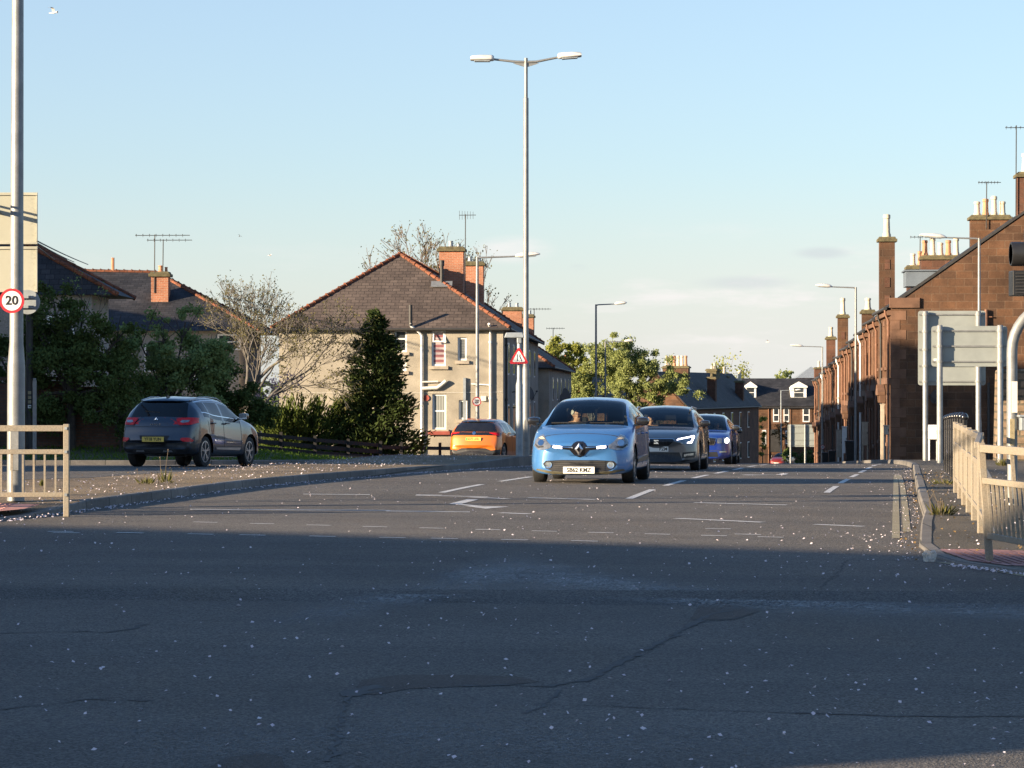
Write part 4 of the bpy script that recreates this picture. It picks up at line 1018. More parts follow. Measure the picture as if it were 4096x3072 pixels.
def street_lamp(name, label, px, d, h, side, arm, z=None, group=None, mat='galv', L=.62, r0=.085):
    x = (px-512)/F*d; zz = gz(x, d)+.1 if z is None else z
    g = thing(name, label, 'street lamp', (x, d, zz), 0, group)
    column(g, h, r0, .062, 1.3, mat)
    mb = MB(); mb.tube([(0,0,h-.05),(side*.12,0,h-.02),(side*arm,0,h+.02)], [.04,.032,.026], 8); mb.build('arm', M[mat], g, smooth=50)
    lamp_head(g, (side*(arm-.06),0,h+.0), (side,0,0), L); return g
GL = 'single arm street lamps along the road'
# near column at the left edge
px0, d0 = 15.8, 34.0; x0 = (px0-512)/F*d0; zb = gz(x0, d0)+.115
g = thing('street_lamp', 'tall galvanised lamp column at the left edge beside the guard rail', 'street lamp', (x0, d0, zb), 0)
g.rotation_euler = (0, R(.22), 0); column(g, 10, .108, .078, 1.62)
mb = MB(); mb.tube([(0,0,9.95),(-1.2,0,10.1)], .035, 8); mb.build('arm', M['galv'], g); lamp_head(g, (-1.15,0,10.1), (-1,0,0))
sp = P(12.0, 300.8, 33.75)
speed_sign('round 20 limit sign on the tall column at the left edge', sp.x, sp.y, sp.z, .150)
mb = MB(); q = P(27.5, 302, 34.2); mb.lathe([(.15,.02),(.15,.0)], (q.x,q.y,q.z), 24, 0, 'y'); mb.box((q.x-.05,q.y-.03,q.z+.06),(.26,.03,.03)); mb.box((q.x-.05,q.y-.03,q.z-.06),(.26,.03,.03))
tag(mb.build('round_sign', M['galv_dark'], smooth=30), 'grey back of a round sign half hidden by the tall left column', 'traffic sign')
# large old sign, seen from behind, beyond the column
dS = 35.2; a = P(37.6, 192.5, dS); b = P(-62, 292.5, dS)
g = thing('road_sign', 'large stained cream sign back in two panels behind the tall left column', 'road sign', ((a.x+b.x)/2, dS, gz(a.x, dS)+.1))
W2 = (a.x-b.x); zc = gz(a.x, dS)+.1; zm = P(0, 245.5, dS).z-zc
def mold_mat():
    m, t, b_ = newmat('stained sign back'); c = mixc(t, ramp(t, noi(t, 2.0, 4), .3, .7), (.33,.325,.255), (.38,.37,.295))
    st = t.nodes.new('ShaderNodeMath'); st.operation = 'MULTIPLY'; tcn = t.nodes.new('ShaderNodeTexCoord'); s = t.nodes.new('ShaderNodeSeparateXYZ'); t.links.new(tcn.outputs['Object'], s.inputs[0])
    t.links.new(ramp(t, s.outputs[0], W2/2-.13, W2/2+.02), st.inputs[0]); t.links.new(ramp(t, noi(t, 26, 6, .75), .5, .68), st.inputs[1])
    t.links.new(mixc(t, st.outputs[0], c, (.13,.13,.085)), b_.inputs['Base Color']); b_.inputs['Roughness'].default_value = .6; return m
M['moldy'] = mold_mat()
for z0, z1 in ((a.z-zc, zm+.012), (zm-.012, b.z-zc)):
    mb = MB(); mb.box((0,0,(z0+z1)/2), (W2,.012,abs(z0-z1))); o = mb.build('panel', M['moldy'], g)
    mb = MB()
    for zz in (z0-.02, z1+.02): mb.box((0,-.016,zz), (W2,.02,.028))
    mb.box((W2/2-.012,-.014,(z0+z1)/2), (.02,.016,abs(z0-z1)-.08)); mb.build('frame_edge', M['plate_old'], o)
mb = MB(); mb.tube([(-W2/2+.12,.06,0),(-W2/2+.12,.06,a.z-zc)], .05, 10); mb.build('post', M['galv'], g); mb = MB(); mb.tube([(W2/2-.28,.06,0),(W2/2-.28,.06,a.z-zc)], .05, 10); mb.build('post', M['galv'], g)
# dark pole with small stickers, and thin grey marker post behind the guard rail
q = P(29.5, 446, 79.0); zz = gz(q.x, q.y)
g = thing('signal_pole', 'dark pole with small yellow stickers in front of the brick wall', 'pole', (q.x, q.y, zz))
mb = MB(); mb.tube([(0,0,0),(0,0,4.0)], .10, 10); mb.build('pole', M['iron'], g, smooth=50)
for k, mt in enumerate(('yline','weed','yline','white')): mb = MB(); mb.box((0.02,-.10,1.75-.13*k), (.09,.02,.09)); mb.build('sticker', M[mt] if mt != 'weed' else M['sticker'] if 'sticker' in M else M['yline'], g)
q = P(34.6, 440, 76.5)
mb = MB(); mb.box((q.x, q.y, gz(q.x,q.y)+1.15), (.10,.08,2.3)); mb.box((q.x,q.y,gz(q.x,q.y)+2.33), (.08,.06,.05)); mb.box((q.x,q.y-.05,gz(q.x,q.y)+.03),(.16,.16,.05))
tag(mb.build('marker_post', M['galv'], bevel=.01), 'thin grey marker post before the brick wall at left', 'post')

# double arm lamp and warning sign on the tip of the island
d0 = 68.5; x0 = (526.0-512)/F*d0; zi = gz(x0, d0)+.26
g = thing('street_lamp', 'tall twin arm galvanised lamp standing on the island tip', 'street lamp', (x0, d0, zi)); HT = P(0, 58, d0).z-zi
column(g, HT, .092, .062, 2.05, 'galv', 1.0)
for s in (-1, 1):
    mb = MB(); mb.tube([(0,0,HT-.1),(s*.25,0,HT-.09),(s*.80,0,HT+(.02 if s > 0 else -.03))], [.036,.032,.026], 8); mb.prism([(s*.03,-.012,HT-.22),(s*.32,-.012,HT-.13),(s*.03,-.012,HT-.10)], (0,.024,0))
    mb.build('arm', M['galv'], g, smooth=50); lamp_head(g, (s*.78,0,HT+(.0 if s > 0 else -.05)), (s,0,0), .58, .26, .07 if s > 0 else -.0, boxy=True)
d1 = 67.8; x1 = (519.3-512)/F*d1; z1_ = gz(x1, d1)+.26
g = thing('sign_post', 'grey sign post with a lit canopy beside the twin arm lamp', 'post', (x1, d1, z1_))
ht = P(0, 336, d1).z-z1_; mb = MB(); mb.lathe([(.085,0),(.085,1.7),(.055,1.85),(.052,ht)], (0,0,0), 14); mb.build('post', M['galv_dark'], g, smooth=40)
mb = MB(); mb.box((-.12,-.02,ht+.02), (.5,.2,.13), top=.8); mb.box((.0,-.02,ht-.1),(.12,.14,.16)); mb.build('sign_lamp', M['galv_dark'], g, bevel=.02)
sp = P(518.8, 358, d1-.12)
g = thing('warning_sign', 'red edged triangular road narrows warning sign beside the twin arm lamp', 'traffic sign', (sp.x, sp.y, sp.z))
def tri(mb, s, y, e, m=0):
    rc_ = []; 
    for k in range(3):
        a_ = R(90+120*k); c = Vector((math.cos(a_)*s*.84, 0, math.sin(a_)*s*.84))
        for j in range(-3, 4): t_ = a_+R(20*j); rc_.append((c.x+math.cos(t_)*s*.16, y, c.z+math.sin(t_)*s*.16))
    mb.prism(rc_, (0,e,0), m)
mb = MB(); tri(mb, .245, 0, .012); mb.build('plate', M['red'], g)
mb = MB(); tri(mb, .165, -.006, .005); mb.build('face', M['white'], g)
mb = MB(); mb.bar((-.045,-.009,-.075),(-.045,-.009,.095), .004,.018); mb.bar((.055,-.009,-.075),(.055,-.009,-.03), .004,.022); mb.bar((.055,-.009,-.03),(.015,-.009,.04), .004,.022); mb.bar((.015,-.009,.04),(.015,-.009,.095), .004,.022)
mb.build('symbol', M['black'], g)

street_lamp('street_lamp', 'single arm lamp standing before the cream house with a small 20 sign', 477.3, 95, 6.9, 1, 1.35, group=GL, L=.85)
sp = P(476.8, 401.5, 94.7); speed_sign('small 20 limit sign on the lamp column before the cream house', sp.x, sp.y, sp.z, .152)
street_lamp('street_lamp', 'lamp column rising above the blue hatchback in front of the spring trees', 596, 141, 8.0, 1, 1.0, group=GL, r0=.07)
street_lamp('street_lamp', 'second, lower lamp column in front of the spring trees', 605.3, 182, 8.0, 1, 1.3, group=GL, r0=.07)
street_lamp('street_lamp', 'small far lamp before the pale tree behind the grey car', 665.7, 262, 7.3, 1, 1.5, group=GL, mat='lampglass', r0=.07)
street_lamp('street_lamp', 'small far lamp before the dark stone house behind the dark blue car', 718, 290, 7.9, 1, 1.7, group=GL, mat='lampglass', r0=.08)
street_lamp('street_lamp', 'far lamp in front of the bright red house', 781, 300, 8.0, 1, 1.6, group=GL, mat='galv_dark', r0=.07)
street_lamp('street_lamp', 'lamp column with a pale lantern over the two sign backs at right', 979.2, 100, 7.95, -1, 1.25, group=GL, L=.95)
street_lamp('street_lamp', 'lamp column standing close to the sandstone terrace', 855.8, 127, 7.95, -1, 1.15, group=GL, L=.75, r0=.08)
street_lamp('street_lamp', 'furthest lamp on the terrace side with a small 20 sign', 822.4, 194, 8.2, -1, 1.4, group=GL, L=.9, r0=.08)
sp = P(822.6, 447, 193.6); speed_sign('tiny distant 20 limit sign on the lamp beside the terrace', sp.x, sp.y, sp.z, .155)

# sign backs on the right pavement
def sign_back(label, px0, px1, py0, py1, posts, d, rails, ptop):
    a, b = P(px0, py0, d), P(px1, py1, d); cx_ = (a.x+b.x)/2; zg = gz(cx_, d)+.1
    g = thing('road_sign', label, 'road sign', (cx_, d, zg), R(-3)); W_, H_ = b.x-a.x, a.z-b.z; z0 = b.z-zg
    mb = MB(); n = 5; r = .07; pts = []
    for cxx, czz, a0 in ((W_/2-r,z0+H_-r,0),(-W_/2+r,z0+H_-r,90),(-W_/2+r,z0+r,180),(W_/2-r,z0+r,270)):
        for k in range(n+1): t = R(a0+90*k/n); pts.append((cxx+r*math.cos(t), 0, czz+r*math.sin(t)))
    mb.prism(pts, (0,.006,0)); o = mb.build('panel', M['plate'], g)
    mb = MB()
    for t in rails: mb.box((0,-.02,z0+H_*t), (W_-.04,.035,.035)); mb.box((0,-.032,z0+H_*t+.016), (W_-.04,.02,.008))
    mb.build('rail', M['galv'], o)
    for px in posts:
        x = (px-512)/F*d-cx_; mb = MB(); mb.lathe([(.074,-.3),(.074,z0+H_+ptop),(.06,z0+H_+ptop+.02)], (x,-.135,0), 16); p = mb.build('post', M['galv'], g, smooth=40)
        mb = MB()
        for t in rails: mb.lathe([(.084,z0+H_*t-.03),(.084,z0+H_*t+.03)], (x,-.135,0), 12); mb.box((x-.09,-.11,z0+H_*t),(.05,.04,.05)); mb.box((x+.09,-.11,z0+H_*t),(.05,.04,.05))
        mb.build('clamp', M['galv'], p)
    return g
sign_back('larger upper grey sign back on two posts, partly behind the other sign', 918.2, 985.4, 310.8, 385.3, (925,977.6), 76, (.95,.72,.48,.26,.05), -.03)
s2 = sign_back('smaller wide grey sign back in front of the bigger one', 931.6, 1007, 326, 366.5, (939.4,999.2), 69, (.88,.50,.12), .0)
mb = MB(); mb.box((-.82,-.02,P(0,360,69).z-gz(10,69)-.1), (.10,.02,.07)); mb.build('sticker', M['white'], s2)
sign_back('distant pale sign back standing at the foot of the terrace', 787.7, 819, 424.6, 446.8, (790.5,805), 238, (.9,.62,.3,.06), .0)

# guard rails
def guard_rail(name, label, pts, H=1.0, mats='cream', bal=.125, lean=0, group=None, first_post=True, zf=None):
    a0 = pts[0]; zf = zf or (lambda x, y: gz(x, y)+.115); z0 = zf(*a0); o_ = Vector((a0[0], a0[1], z0))
    g = thing(name, label, 'guard rail', o_, 0, group); m = M[mats]
    def q(x, y, z): return Vector((x, y, zf(x, y)+z))-o_
    for i, p in enumerate(pts):
        if i == 0 and not first_post: continue
        mb = MB(); mb.bar(q(*p, -.05), q(*p, H+.02)+Vector((lean,0,0)), .065, .065); po = mb.build('post', m, g, bevel=.006)
        mb = MB(); c = q(*p, H)
        for zz in (H-.03, .70, .205): mb.box((q(*p, zz).x+lean*zz, q(*p, zz).y-.04, q(*p, zz).z), (.03,.03,.03))
        mb.build('bolt', M['galv_dark'], po)
    for i in range(len(pts)-1):
        A, B = Vector(pts[i]), Vector(pts[i+1]); L = (B-A).length; t_ = (B-A).normalized(); a = A+t_*.035; b = B-t_*.035
        for zz, hh in ((H-.03,.07),(.70,.055),(.205,.055)):
            mb = MB(); s = Vector((lean*zz,0,0)); mb.bar(q(a.x,a.y,zz)+s, q(b.x,b.y,zz)+s, .05, hh); mb.build('rail', m, g, bevel=.005)
        k = int(L/bal)
        for j in range(1, k):
            c = A+(B-A)*(j/k); mb = MB(); mb.bar(q(c.x,c.y,.23)+Vector((lean*.23,0,0)), q(c.x,c.y,.672)+Vector((lean*.67,0,0)), .022, .022); mb.build('baluster', m, g)
        if L > 1.2:
            c = (A+B)/2; mb = MB(); mb.bar(q(c.x,c.y,.73)+Vector((lean*.73,0,0)), q(c.x,c.y,H-.065)+Vector((lean*.95,0,0)), .03,.03); mb.build('spacer', m, g)
    return g
xr = (66.5-512)/F*32.3
guard_rail('guard_rail', 'cream metal guard rail at the left edge in front of the tall lamp column', [(xr,32.3),(xr-2.0,32.25),(xr-4.0,32.2)], 1.0, zf=lambda x, y: gz(x, y)+.05)
guard_rail('guard_rail', 'cream guard rail running along the right kerb away from the corner', [(4.92,29.4),(5.2,31.5),(5.48,33.6),(5.78,35.8),(6.08,38),(6.37,40.2)], 1.0)
guard_rail('guard_rail', 'leaning cream guard rail at the right corner, cut by the edge of the picture', [(4.30,25.2),(4.52,23.35),(4.95,21.5)], 1.02, lean=-.08, zf=lambda x, y: gz(x, y)+.06)
mb = MB(); z = gz(4.6,27.3)+.1; mb.bar((4.2,25.3,z+.98),(4.9,29.3,z+1.0), .05,.06); mb.bar((4.33,25.4,z+.66),(4.91,29.3,z+.70), .05,.05); mb.bar((4.40,25.6,z+.16),(4.91,29.3,z+.2),.05,.05)
tag(mb.build('guard_rail', M['cream'], bevel=.005), 'bent cream linking panel between the kerb guard rail and the corner rail', 'guard rail')
# black bow topped railing beyond it
g = thing('bow_railing', 'black bow topped railing on the right pavement beyond the cream rail', 'railing', (6.7,41.5,gz(6.7,41.5)+.115)); o_ = Vector(g.location)
for k in range(9):
    x, y = 6.72+k*.275, 41.6+k*2.0
    z = gz(x, y)+.115; c = Vector((x, y, z))-o_
    mb = MB(); mb.tube([c+Vector((0,0,-.1)), c+Vector((0,0,1.04))], .042, 10); mb.lathe([(.05,1.04),(.062,1.07),(.05,1.11),(.02,1.14)], c, 10); mb.build('post', M['blackgloss'], g, smooth=50)
    if k < 8:
        n2 = Vector((6.72+(k+1)*.275, 41.6+(k+1)*2.0, gz(6.72+(k+1)*.275, 41.6+(k+1)*2.0)+.115))-o_
        for zz in (.14, .85): mb = MB(); mb.bar(c+Vector((0,0,zz)), n2+Vector((0,0,zz)), .04,.03); mb.build('rail', M['blackgloss'], g)
        for j in range(5):
            a_ = c.lerp(n2, (j+.25)/5.0); b_ = c.lerp(n2, (j+.75)/5.0); arc = [a_+Vector((0,0,.12))]
            for t in range(7): th = math.pi*t/6; mid = a_.lerp(b_, .5-.5*math.cos(th)); arc.append(mid+Vector((.03*math.sin(th),0,.90+.13*math.sin(th))))
            arc.append(b_+Vector((0,0,.12))); mb = MB(); mb.tube(arc, .016, 6); mb.build('bow', M['blackgloss'], g, smooth=50)
# cranked signal pole and signal head at the right edge
x0 = (1012-512)/F*36.0; z0 = gz(x0, 36)+.115; zt = P(0, 351, 36).z-z0
g = thing('signal_pole', 'cranked grey signal pole bending out of the right edge of the picture', 'pole', (x0, 36, z0))
pts = [(0,0,-.1),(0,0,zt*.5),(0,0,zt)]+[(.62-.62*math.cos(R(a)), 0, zt+.62*math.sin(R(a))) for a in range(10, 91, 10)]+[(1.6,0,zt+.64)]
mb = MB(); mb.tube(pts, .070, 16); mb.build('pole', M['galv'], g, smooth=60)
mb = MB(); mb.box((.30,-.06,P(0,423,36).z-z0), (.44,.24,.19)); mb.box((.3,-.06,P(0,416,36).z-z0),(.5,.3,.03)); mb.build('button_box', M['galv_dark'], g, bevel=.012)
mb = MB(); mb.box((.02,-.074,P(0,397,36).z-z0), (.07,.012,.40)); mb.build('sticker', M['offwhite'], g)
mb = MB(); mb.box((-.01,-.073,P(0,432,36).z-z0), (.06,.012,.34)); mb.build('sticker', M['yline'], g)
xs_ = (1031-512)/F*34.5; zs_ = gz(xs_, 34.5)+.115
g = thing('traffic_light', 'black traffic light seen from the side, cut by the right edge', 'traffic light', (xs_, 34.5, zs_))
def zz(py): return P(0, py, 34.5).z-zs_
mb = MB(); mb.tube([(.42,.1,0),(.42,.1,zz(215))], .057, 12); mb.build('post', M['galv'], g, smooth=50)
mb = MB(); mb.box((.06,.0,zz(268)), (.24,.34,1.02)); mb.build('housing', M['black'], g, bevel=.02)
mb = MB(); mb.box((-.15,.0,zz(283.5)), (.20,.30,.31)); mb.build('louvred_hood', M['black'], g, bevel=.01)
mb = MB()
for k in range(7): mb.box((-.14,-.155,zz(283.5)-.12+k*.04), (.15,.02,.012))
mb.build('louvre', M['iron'], g)
mb = MB(); mb.lathe([(.145,-.22),(.15,-.2),(.15,.02),(.13,.02),(.125,-.22)], (-.03,.0,zz(254)), 20, 0, 'x'); mb.build('visor', M['black'], g, smooth=40)

# bins and boxes at the foot of the terrace
def bin_(label, px, d, col='black', s=1.0, g_=None):
    x = (px-512)/F*d; g = thing('wheelie_bin', label, 'bin', (x, d, gz(x, d)+.1), R(-4), g_)
    mb = MB(); mb.box((0,0,.52*s), (.44*s,.48*s,.86*s), top=1.22); mb.build('body', M[col], g, bevel=.02)
    mb = MB(); mb.box((0,0,.985*s), (.60*s,.66*s,.06), top=.93); mb.bar((-.25*s,.33*s,.98*s),(.25*s,.33*s,.98*s),.05,.05); mb.build('lid', M[col], g, bevel=.02)
    for q in (-1, 1): mb = MB(); mb.lathe([(.1,-.03),(.1,.03)], (q*.2*s,.24*s,.1), 12, 0, 'x'); mb.build('wheel', M['rubber'], g)
bin_('black wheelie bin beside the terrace lamp post', 851, 131, s=1.02); bin_('black wheelie bin before the terrace, between the lamp and the 20 sign', 832, 165, s=.78); bin_('furthest black bin by the terrace at the foot of the far lamp', 825, 172, s=.72)
def cab(label, px, d, wd, h, z=0, mat='offwhite', dep=.3, legs=False, name='utility_cabinet'):
    x = (px-512)/F*d; g = thing(name, label, 'cabinet', (x, d, gz(x, d)+.1+z), R(-4))
    mb = MB(); mb.box((0,0,h/2), (wd,dep,h)); mb.build('body', M[mat], g, bevel=.015)
    mb = MB(); mb.box((0,0,h+.02), (wd+.05,dep+.05,.04)); mb.build('lid', M[mat], g, bevel=.012)
    mb = MB(); mb.box((0,-dep/2-.006,h/2), (wd*.86,.012,h*.86)); d_ = mb.build('door', M[mat], g)
    mb = MB(); mb.box((wd*.33,-dep/2-.02,h*.55), (.03,.02,.1)); mb.build('handle', M['iron'], d_)
    if legs:
        for s in (-1, 1): mb = MB(); mb.box((s*wd*.4,0,-z/2), (.06,.06,z)); mb.build('leg', M[mat], g)
cab('pale grey meter cabinet on legs beside the larger sign post', 933, 77, .30, .36, .60, 'white', legs=True)
cab('beige meter cabinet on the pavement by the terrace', 865, 124, .26, 1.0, .75, 'sillmat', legs=True)
cab('white rounded cabinet by the terrace left of the lamp post', 844.6, 140, .22, 1.3, .5, 'white', legs=True)
cab('dull pink box by the terrace next to the white cabinet', 839.5, 141, .30, 1.35, .3, 'sillmat', legs=True)
cab('small beige box low on the sandstone corner', 886.5, 114.2, .22, .35, 1.1, 'sillmat', legs=True)
cab('tall narrow pale duct cover against the sandstone corner', 882.5, 117.5, .16, 2.4, .0, 'sillmat')

# overhead wires at the upper left
for k, (p, q, sag) in enumerate((((36,233),(88,264.5),.04),((36,236),(74,262),.035),((36,240),(60,263),.03))):
    a, b = P(*p, 60), P(*q, 112); a = a+(a-b)*1.2; mb = MB()
    mb.tube([a.lerp(b, t/14)-Vector((0,0,sag*math.sin(math.pi*t/14)*4)) for t in range(15)], .016, 5)
    tag(mb.build('overhead_wire', M['iron']), ['uppermost overhead wire sloping down to the left house roof','middle overhead wire sloping down to the left house roof','lowest overhead wire sloping down to the left house roof'][k], 'wire', 'overhead wires')
# crumpled clear cup in the gutter
q = G(929.7, 562); mb = MB(); rg = random.Random(2); pts = []; n = 12
for k, (r, z) in enumerate(((.015,0),(.05,.0),(.055,.035),(.062,.075),(.055,.10),(.026,.105))):
    for j in range(n): a_ = 2*math.pi*j/n; rr_ = r*rg.uniform(.75,1.1); pts.append((q[0]+math.cos(a_)*rr_*1.1, q[1]+math.sin(a_)*rr_, gz(*q)+.005+z*rg.uniform(.85,1.05)))
mb.faces(pts, [(k*n+j, k*n+(j+1)%n, (k+1)*n+(j+1)%n, (k+1)*n+j) for k in range(5) for j in range(n)])
def clear_plastic():
    m, t, b = newmat('crumpled clear plastic'); b.inputs['Base Color'].default_value = (.6,.6,.55,1); b.inputs['Alpha'].default_value = .4; b.inputs['Roughness'].default_value = .2; return m
tag(mb.build('plastic_cup', clear_plastic()), 'crumpled clear plastic cup lying in the gutter by the right corner', 'litter')
# ---------------------------------------------------------------- cars (front at local y=0 facing -y, x to the picture's right when seen from the front)
def chaikin(P_):
    out = [P_[0]]
    for i in range(len(P_)-1):
        a, b = P_[i], P_[i+1]
        if i > 0: out.append(a.lerp(b, .25))
        if i < len(P_)-2: out.append(a.lerp(b, .75))
    out.append(P_[-1]); return out
def chk(P_):     # keeps a fixed count: 2(n-1)
    out = []; n = len(P_)
    for i in range(n-1):
        a, b = P_[i], P_[i+1]
        out.append(a if i == 0 else a.lerp(b, .25)); out.append(b if i == n-2 else a.lerp(b, .75))
    return out
def car_shell(S, mats):
    """lofted closed shell with material slots: 0 paint, 1 trim, 2 windscreen, 3 side glass, 4 rear glass"""
    f = {k: pchip(v) for k, v in S['prof'].items()}; L = S['L']
    ys = set(round(L*i/66, 4) for i in range(67)) | {0, .012, .03, .055, .09, .13, .18, L-.012, L-.03, L-.055, L-.09, L-.13, L-.18}
    for k in ('ws', 'sg', 'rg'):
        for v in S[k]: ys |= ({v} if not isinstance(v, tuple) else set(v))
    ys = sorted(y for y in ys if 0 <= y <= L); W = f['w'](L/2)
    rings = []
    for y in ys:
        g = {k: f[k](y) for k in f}
        w_ = g['w']; zb = g['zb']; zbelt = g['zbelt']; zr = g['zrail']; zt = g['ztop']
        zm = zb+(zbelt-zb)*.55
        pts = [(0,zb),(w_*.82,zb),(w_*.985,zb+.07*min(1, (zbelt-zb)/.3)),(w_*S.get('low',1.0),zb+(zbelt-zb)*.30),(w_,zm),(g['wbelt'],zbelt),(g['wr'],zr),(g['wr']*.72,zr+(zt-zr)*.72),(0,zt)]
        H = chk(chk([Vector((a, 0, b)) for a, b in pts]))
        ring = []
        for p in H:
            t = abs(p.x)/W
            by = S['bowf']*t*t*max(0, 1-y/1.1)**1.5-S['bowr']*t*t*max(0, 1-(L-y)/1.0)**1.5
            ring.append(Vector((p.x, y+by, p.z)))
        rings.append(ring)
    nh = len(rings[0]); mb = MB(); idx = []
    for ring in rings:
        full = ring+[Vector((-p.x, p.y, p.z)) for p in ring[-2:0:-1]]
        idx.append([mb.pt(p) for p in full])
    n = len(idx[0]); wsa, wsb = S['ws']; rga, rgb = S['rg']
    for i in range(len(ys)-1):
        ym = (ys[i]+ys[i+1])/2
        for j in range(n):
            jj = j if j < nh-1 else n-1-j     # mirrored column index
            m = 0
            if jj <= S.get('trimcol', 8): m = 1
            if 23 <= jj and wsa <= ym <= wsb: m = 2
            elif 23 <= jj and rga <= ym <= rgb and (jj >= S.get('rgcol', 23)): m = 4
            elif 18 <= jj <= 21 and any(a <= ym <= b for a, b in S['sg']): m = 3
            elif 18 <= jj <= 21 and S['sg'][0][0] <= ym <= S['sg'][-1][1]: m = 1
            mb.f.append([idx[i][j], idx[i+1][j], idx[i+1][(j+1) % n], idx[i][(j+1) % n]]); mb.m.append(m)
    for e, flip in ((0, True), (-1, False)):
        ringi = idx[e]; c = sum((mb.v[q] for q in ringi), Vector())/n; prev = ringi
        for s in (.7, .35):
            cur = [mb.pt(c+(mb.v[q]-c)*s+Vector((0, (-.006 if flip else .006)*(1-s), 0))) for q in ringi]
            for j in range(n):
                q = [prev[j], prev[(j+1) % n], cur[(j+1) % n], cur[j]]; mb.f.append(q if flip else q[::-1]); mb.m.append(mb.m[j] if False else 0)
            prev = cur
        mb.f.append(prev if flip else prev[::-1]); mb.m.append(0)
    me = mb.mesh('shell', mats)
    bm = bmesh.new(); bm.from_mesh(me); bmesh.ops.recalc_face_normals(bm, faces=bm.faces[:]); bm.to_mesh(me); bm.free()
    so = link('shell', me)
    cut = MB()
    for ya in S['axles']:
        for s in (-1, 1): cut.lathe([(S['arch'],-.30),(S['arch'],.30)], (s*(W-.03), ya, S['wr_']+.015), 40, 0, 'x')
    cm_ = cut.mesh('cut', [M['dark']]); bm = bmesh.new(); bm.from_mesh(cm_); bmesh.ops.recalc_face_normals(bm, faces=bm.faces[:]); bm.to_mesh(cm_); bm.free()
    co = link('cut', cm_)
    md = so.modifiers.new('b', 'BOOLEAN'); md.object = co; md.operation = 'DIFFERENCE'; md.solver = 'EXACT'; md.material_mode = 'TRANSFER'
    bpy.context.view_layer.update(); dg = bpy.context.evaluated_depsgraph_get()
    res = bpy.data.meshes.new_from_object(so.evaluated_get(dg)); bpy.data.objects.remove(so); bpy.data.objects.remove(co)
    res.polygons.foreach_set('use_smooth', [True]*len(res.polygons)); res.set_sharp_from_angle(angle=R(38))
    return res, W
def submesh(me, name, keep, matl, thick=0):
    bm = bmesh.new(); bm.from_mesh(me); bm.normal_update(); bmesh.ops.delete(bm, geom=[f for f in bm.faces if not keep(f)], context='FACES')
    if not bm.faces: bm.free(); return None
    if name == 'rear_window':      # keep the one big pane
        seen = set(); comps = []
        for f in bm.faces:
            if f in seen: continue
            st = [f]; comp = []; seen.add(f)
            while st:
                q = st.pop(); comp.append(q)
                for e in q.edges:
                    for g in e.link_faces:
                        if g not in seen: seen.add(g); st.append(g)
            comps.append(comp)
        comps.sort(key=len); bmesh.ops.delete(bm, geom=[f for c in comps[:-1] for f in c], context='FACES')
    if len(matl) == 1:
        for f in bm.faces: f.material_index = 0
    o = bpy.data.meshes.new(name); bm.to_mesh(o); bm.free(); o.materials.clear()
    for m in matl: o.materials.append(m)
    o.set_sharp_from_angle(angle=R(38)); return o
CARS = []
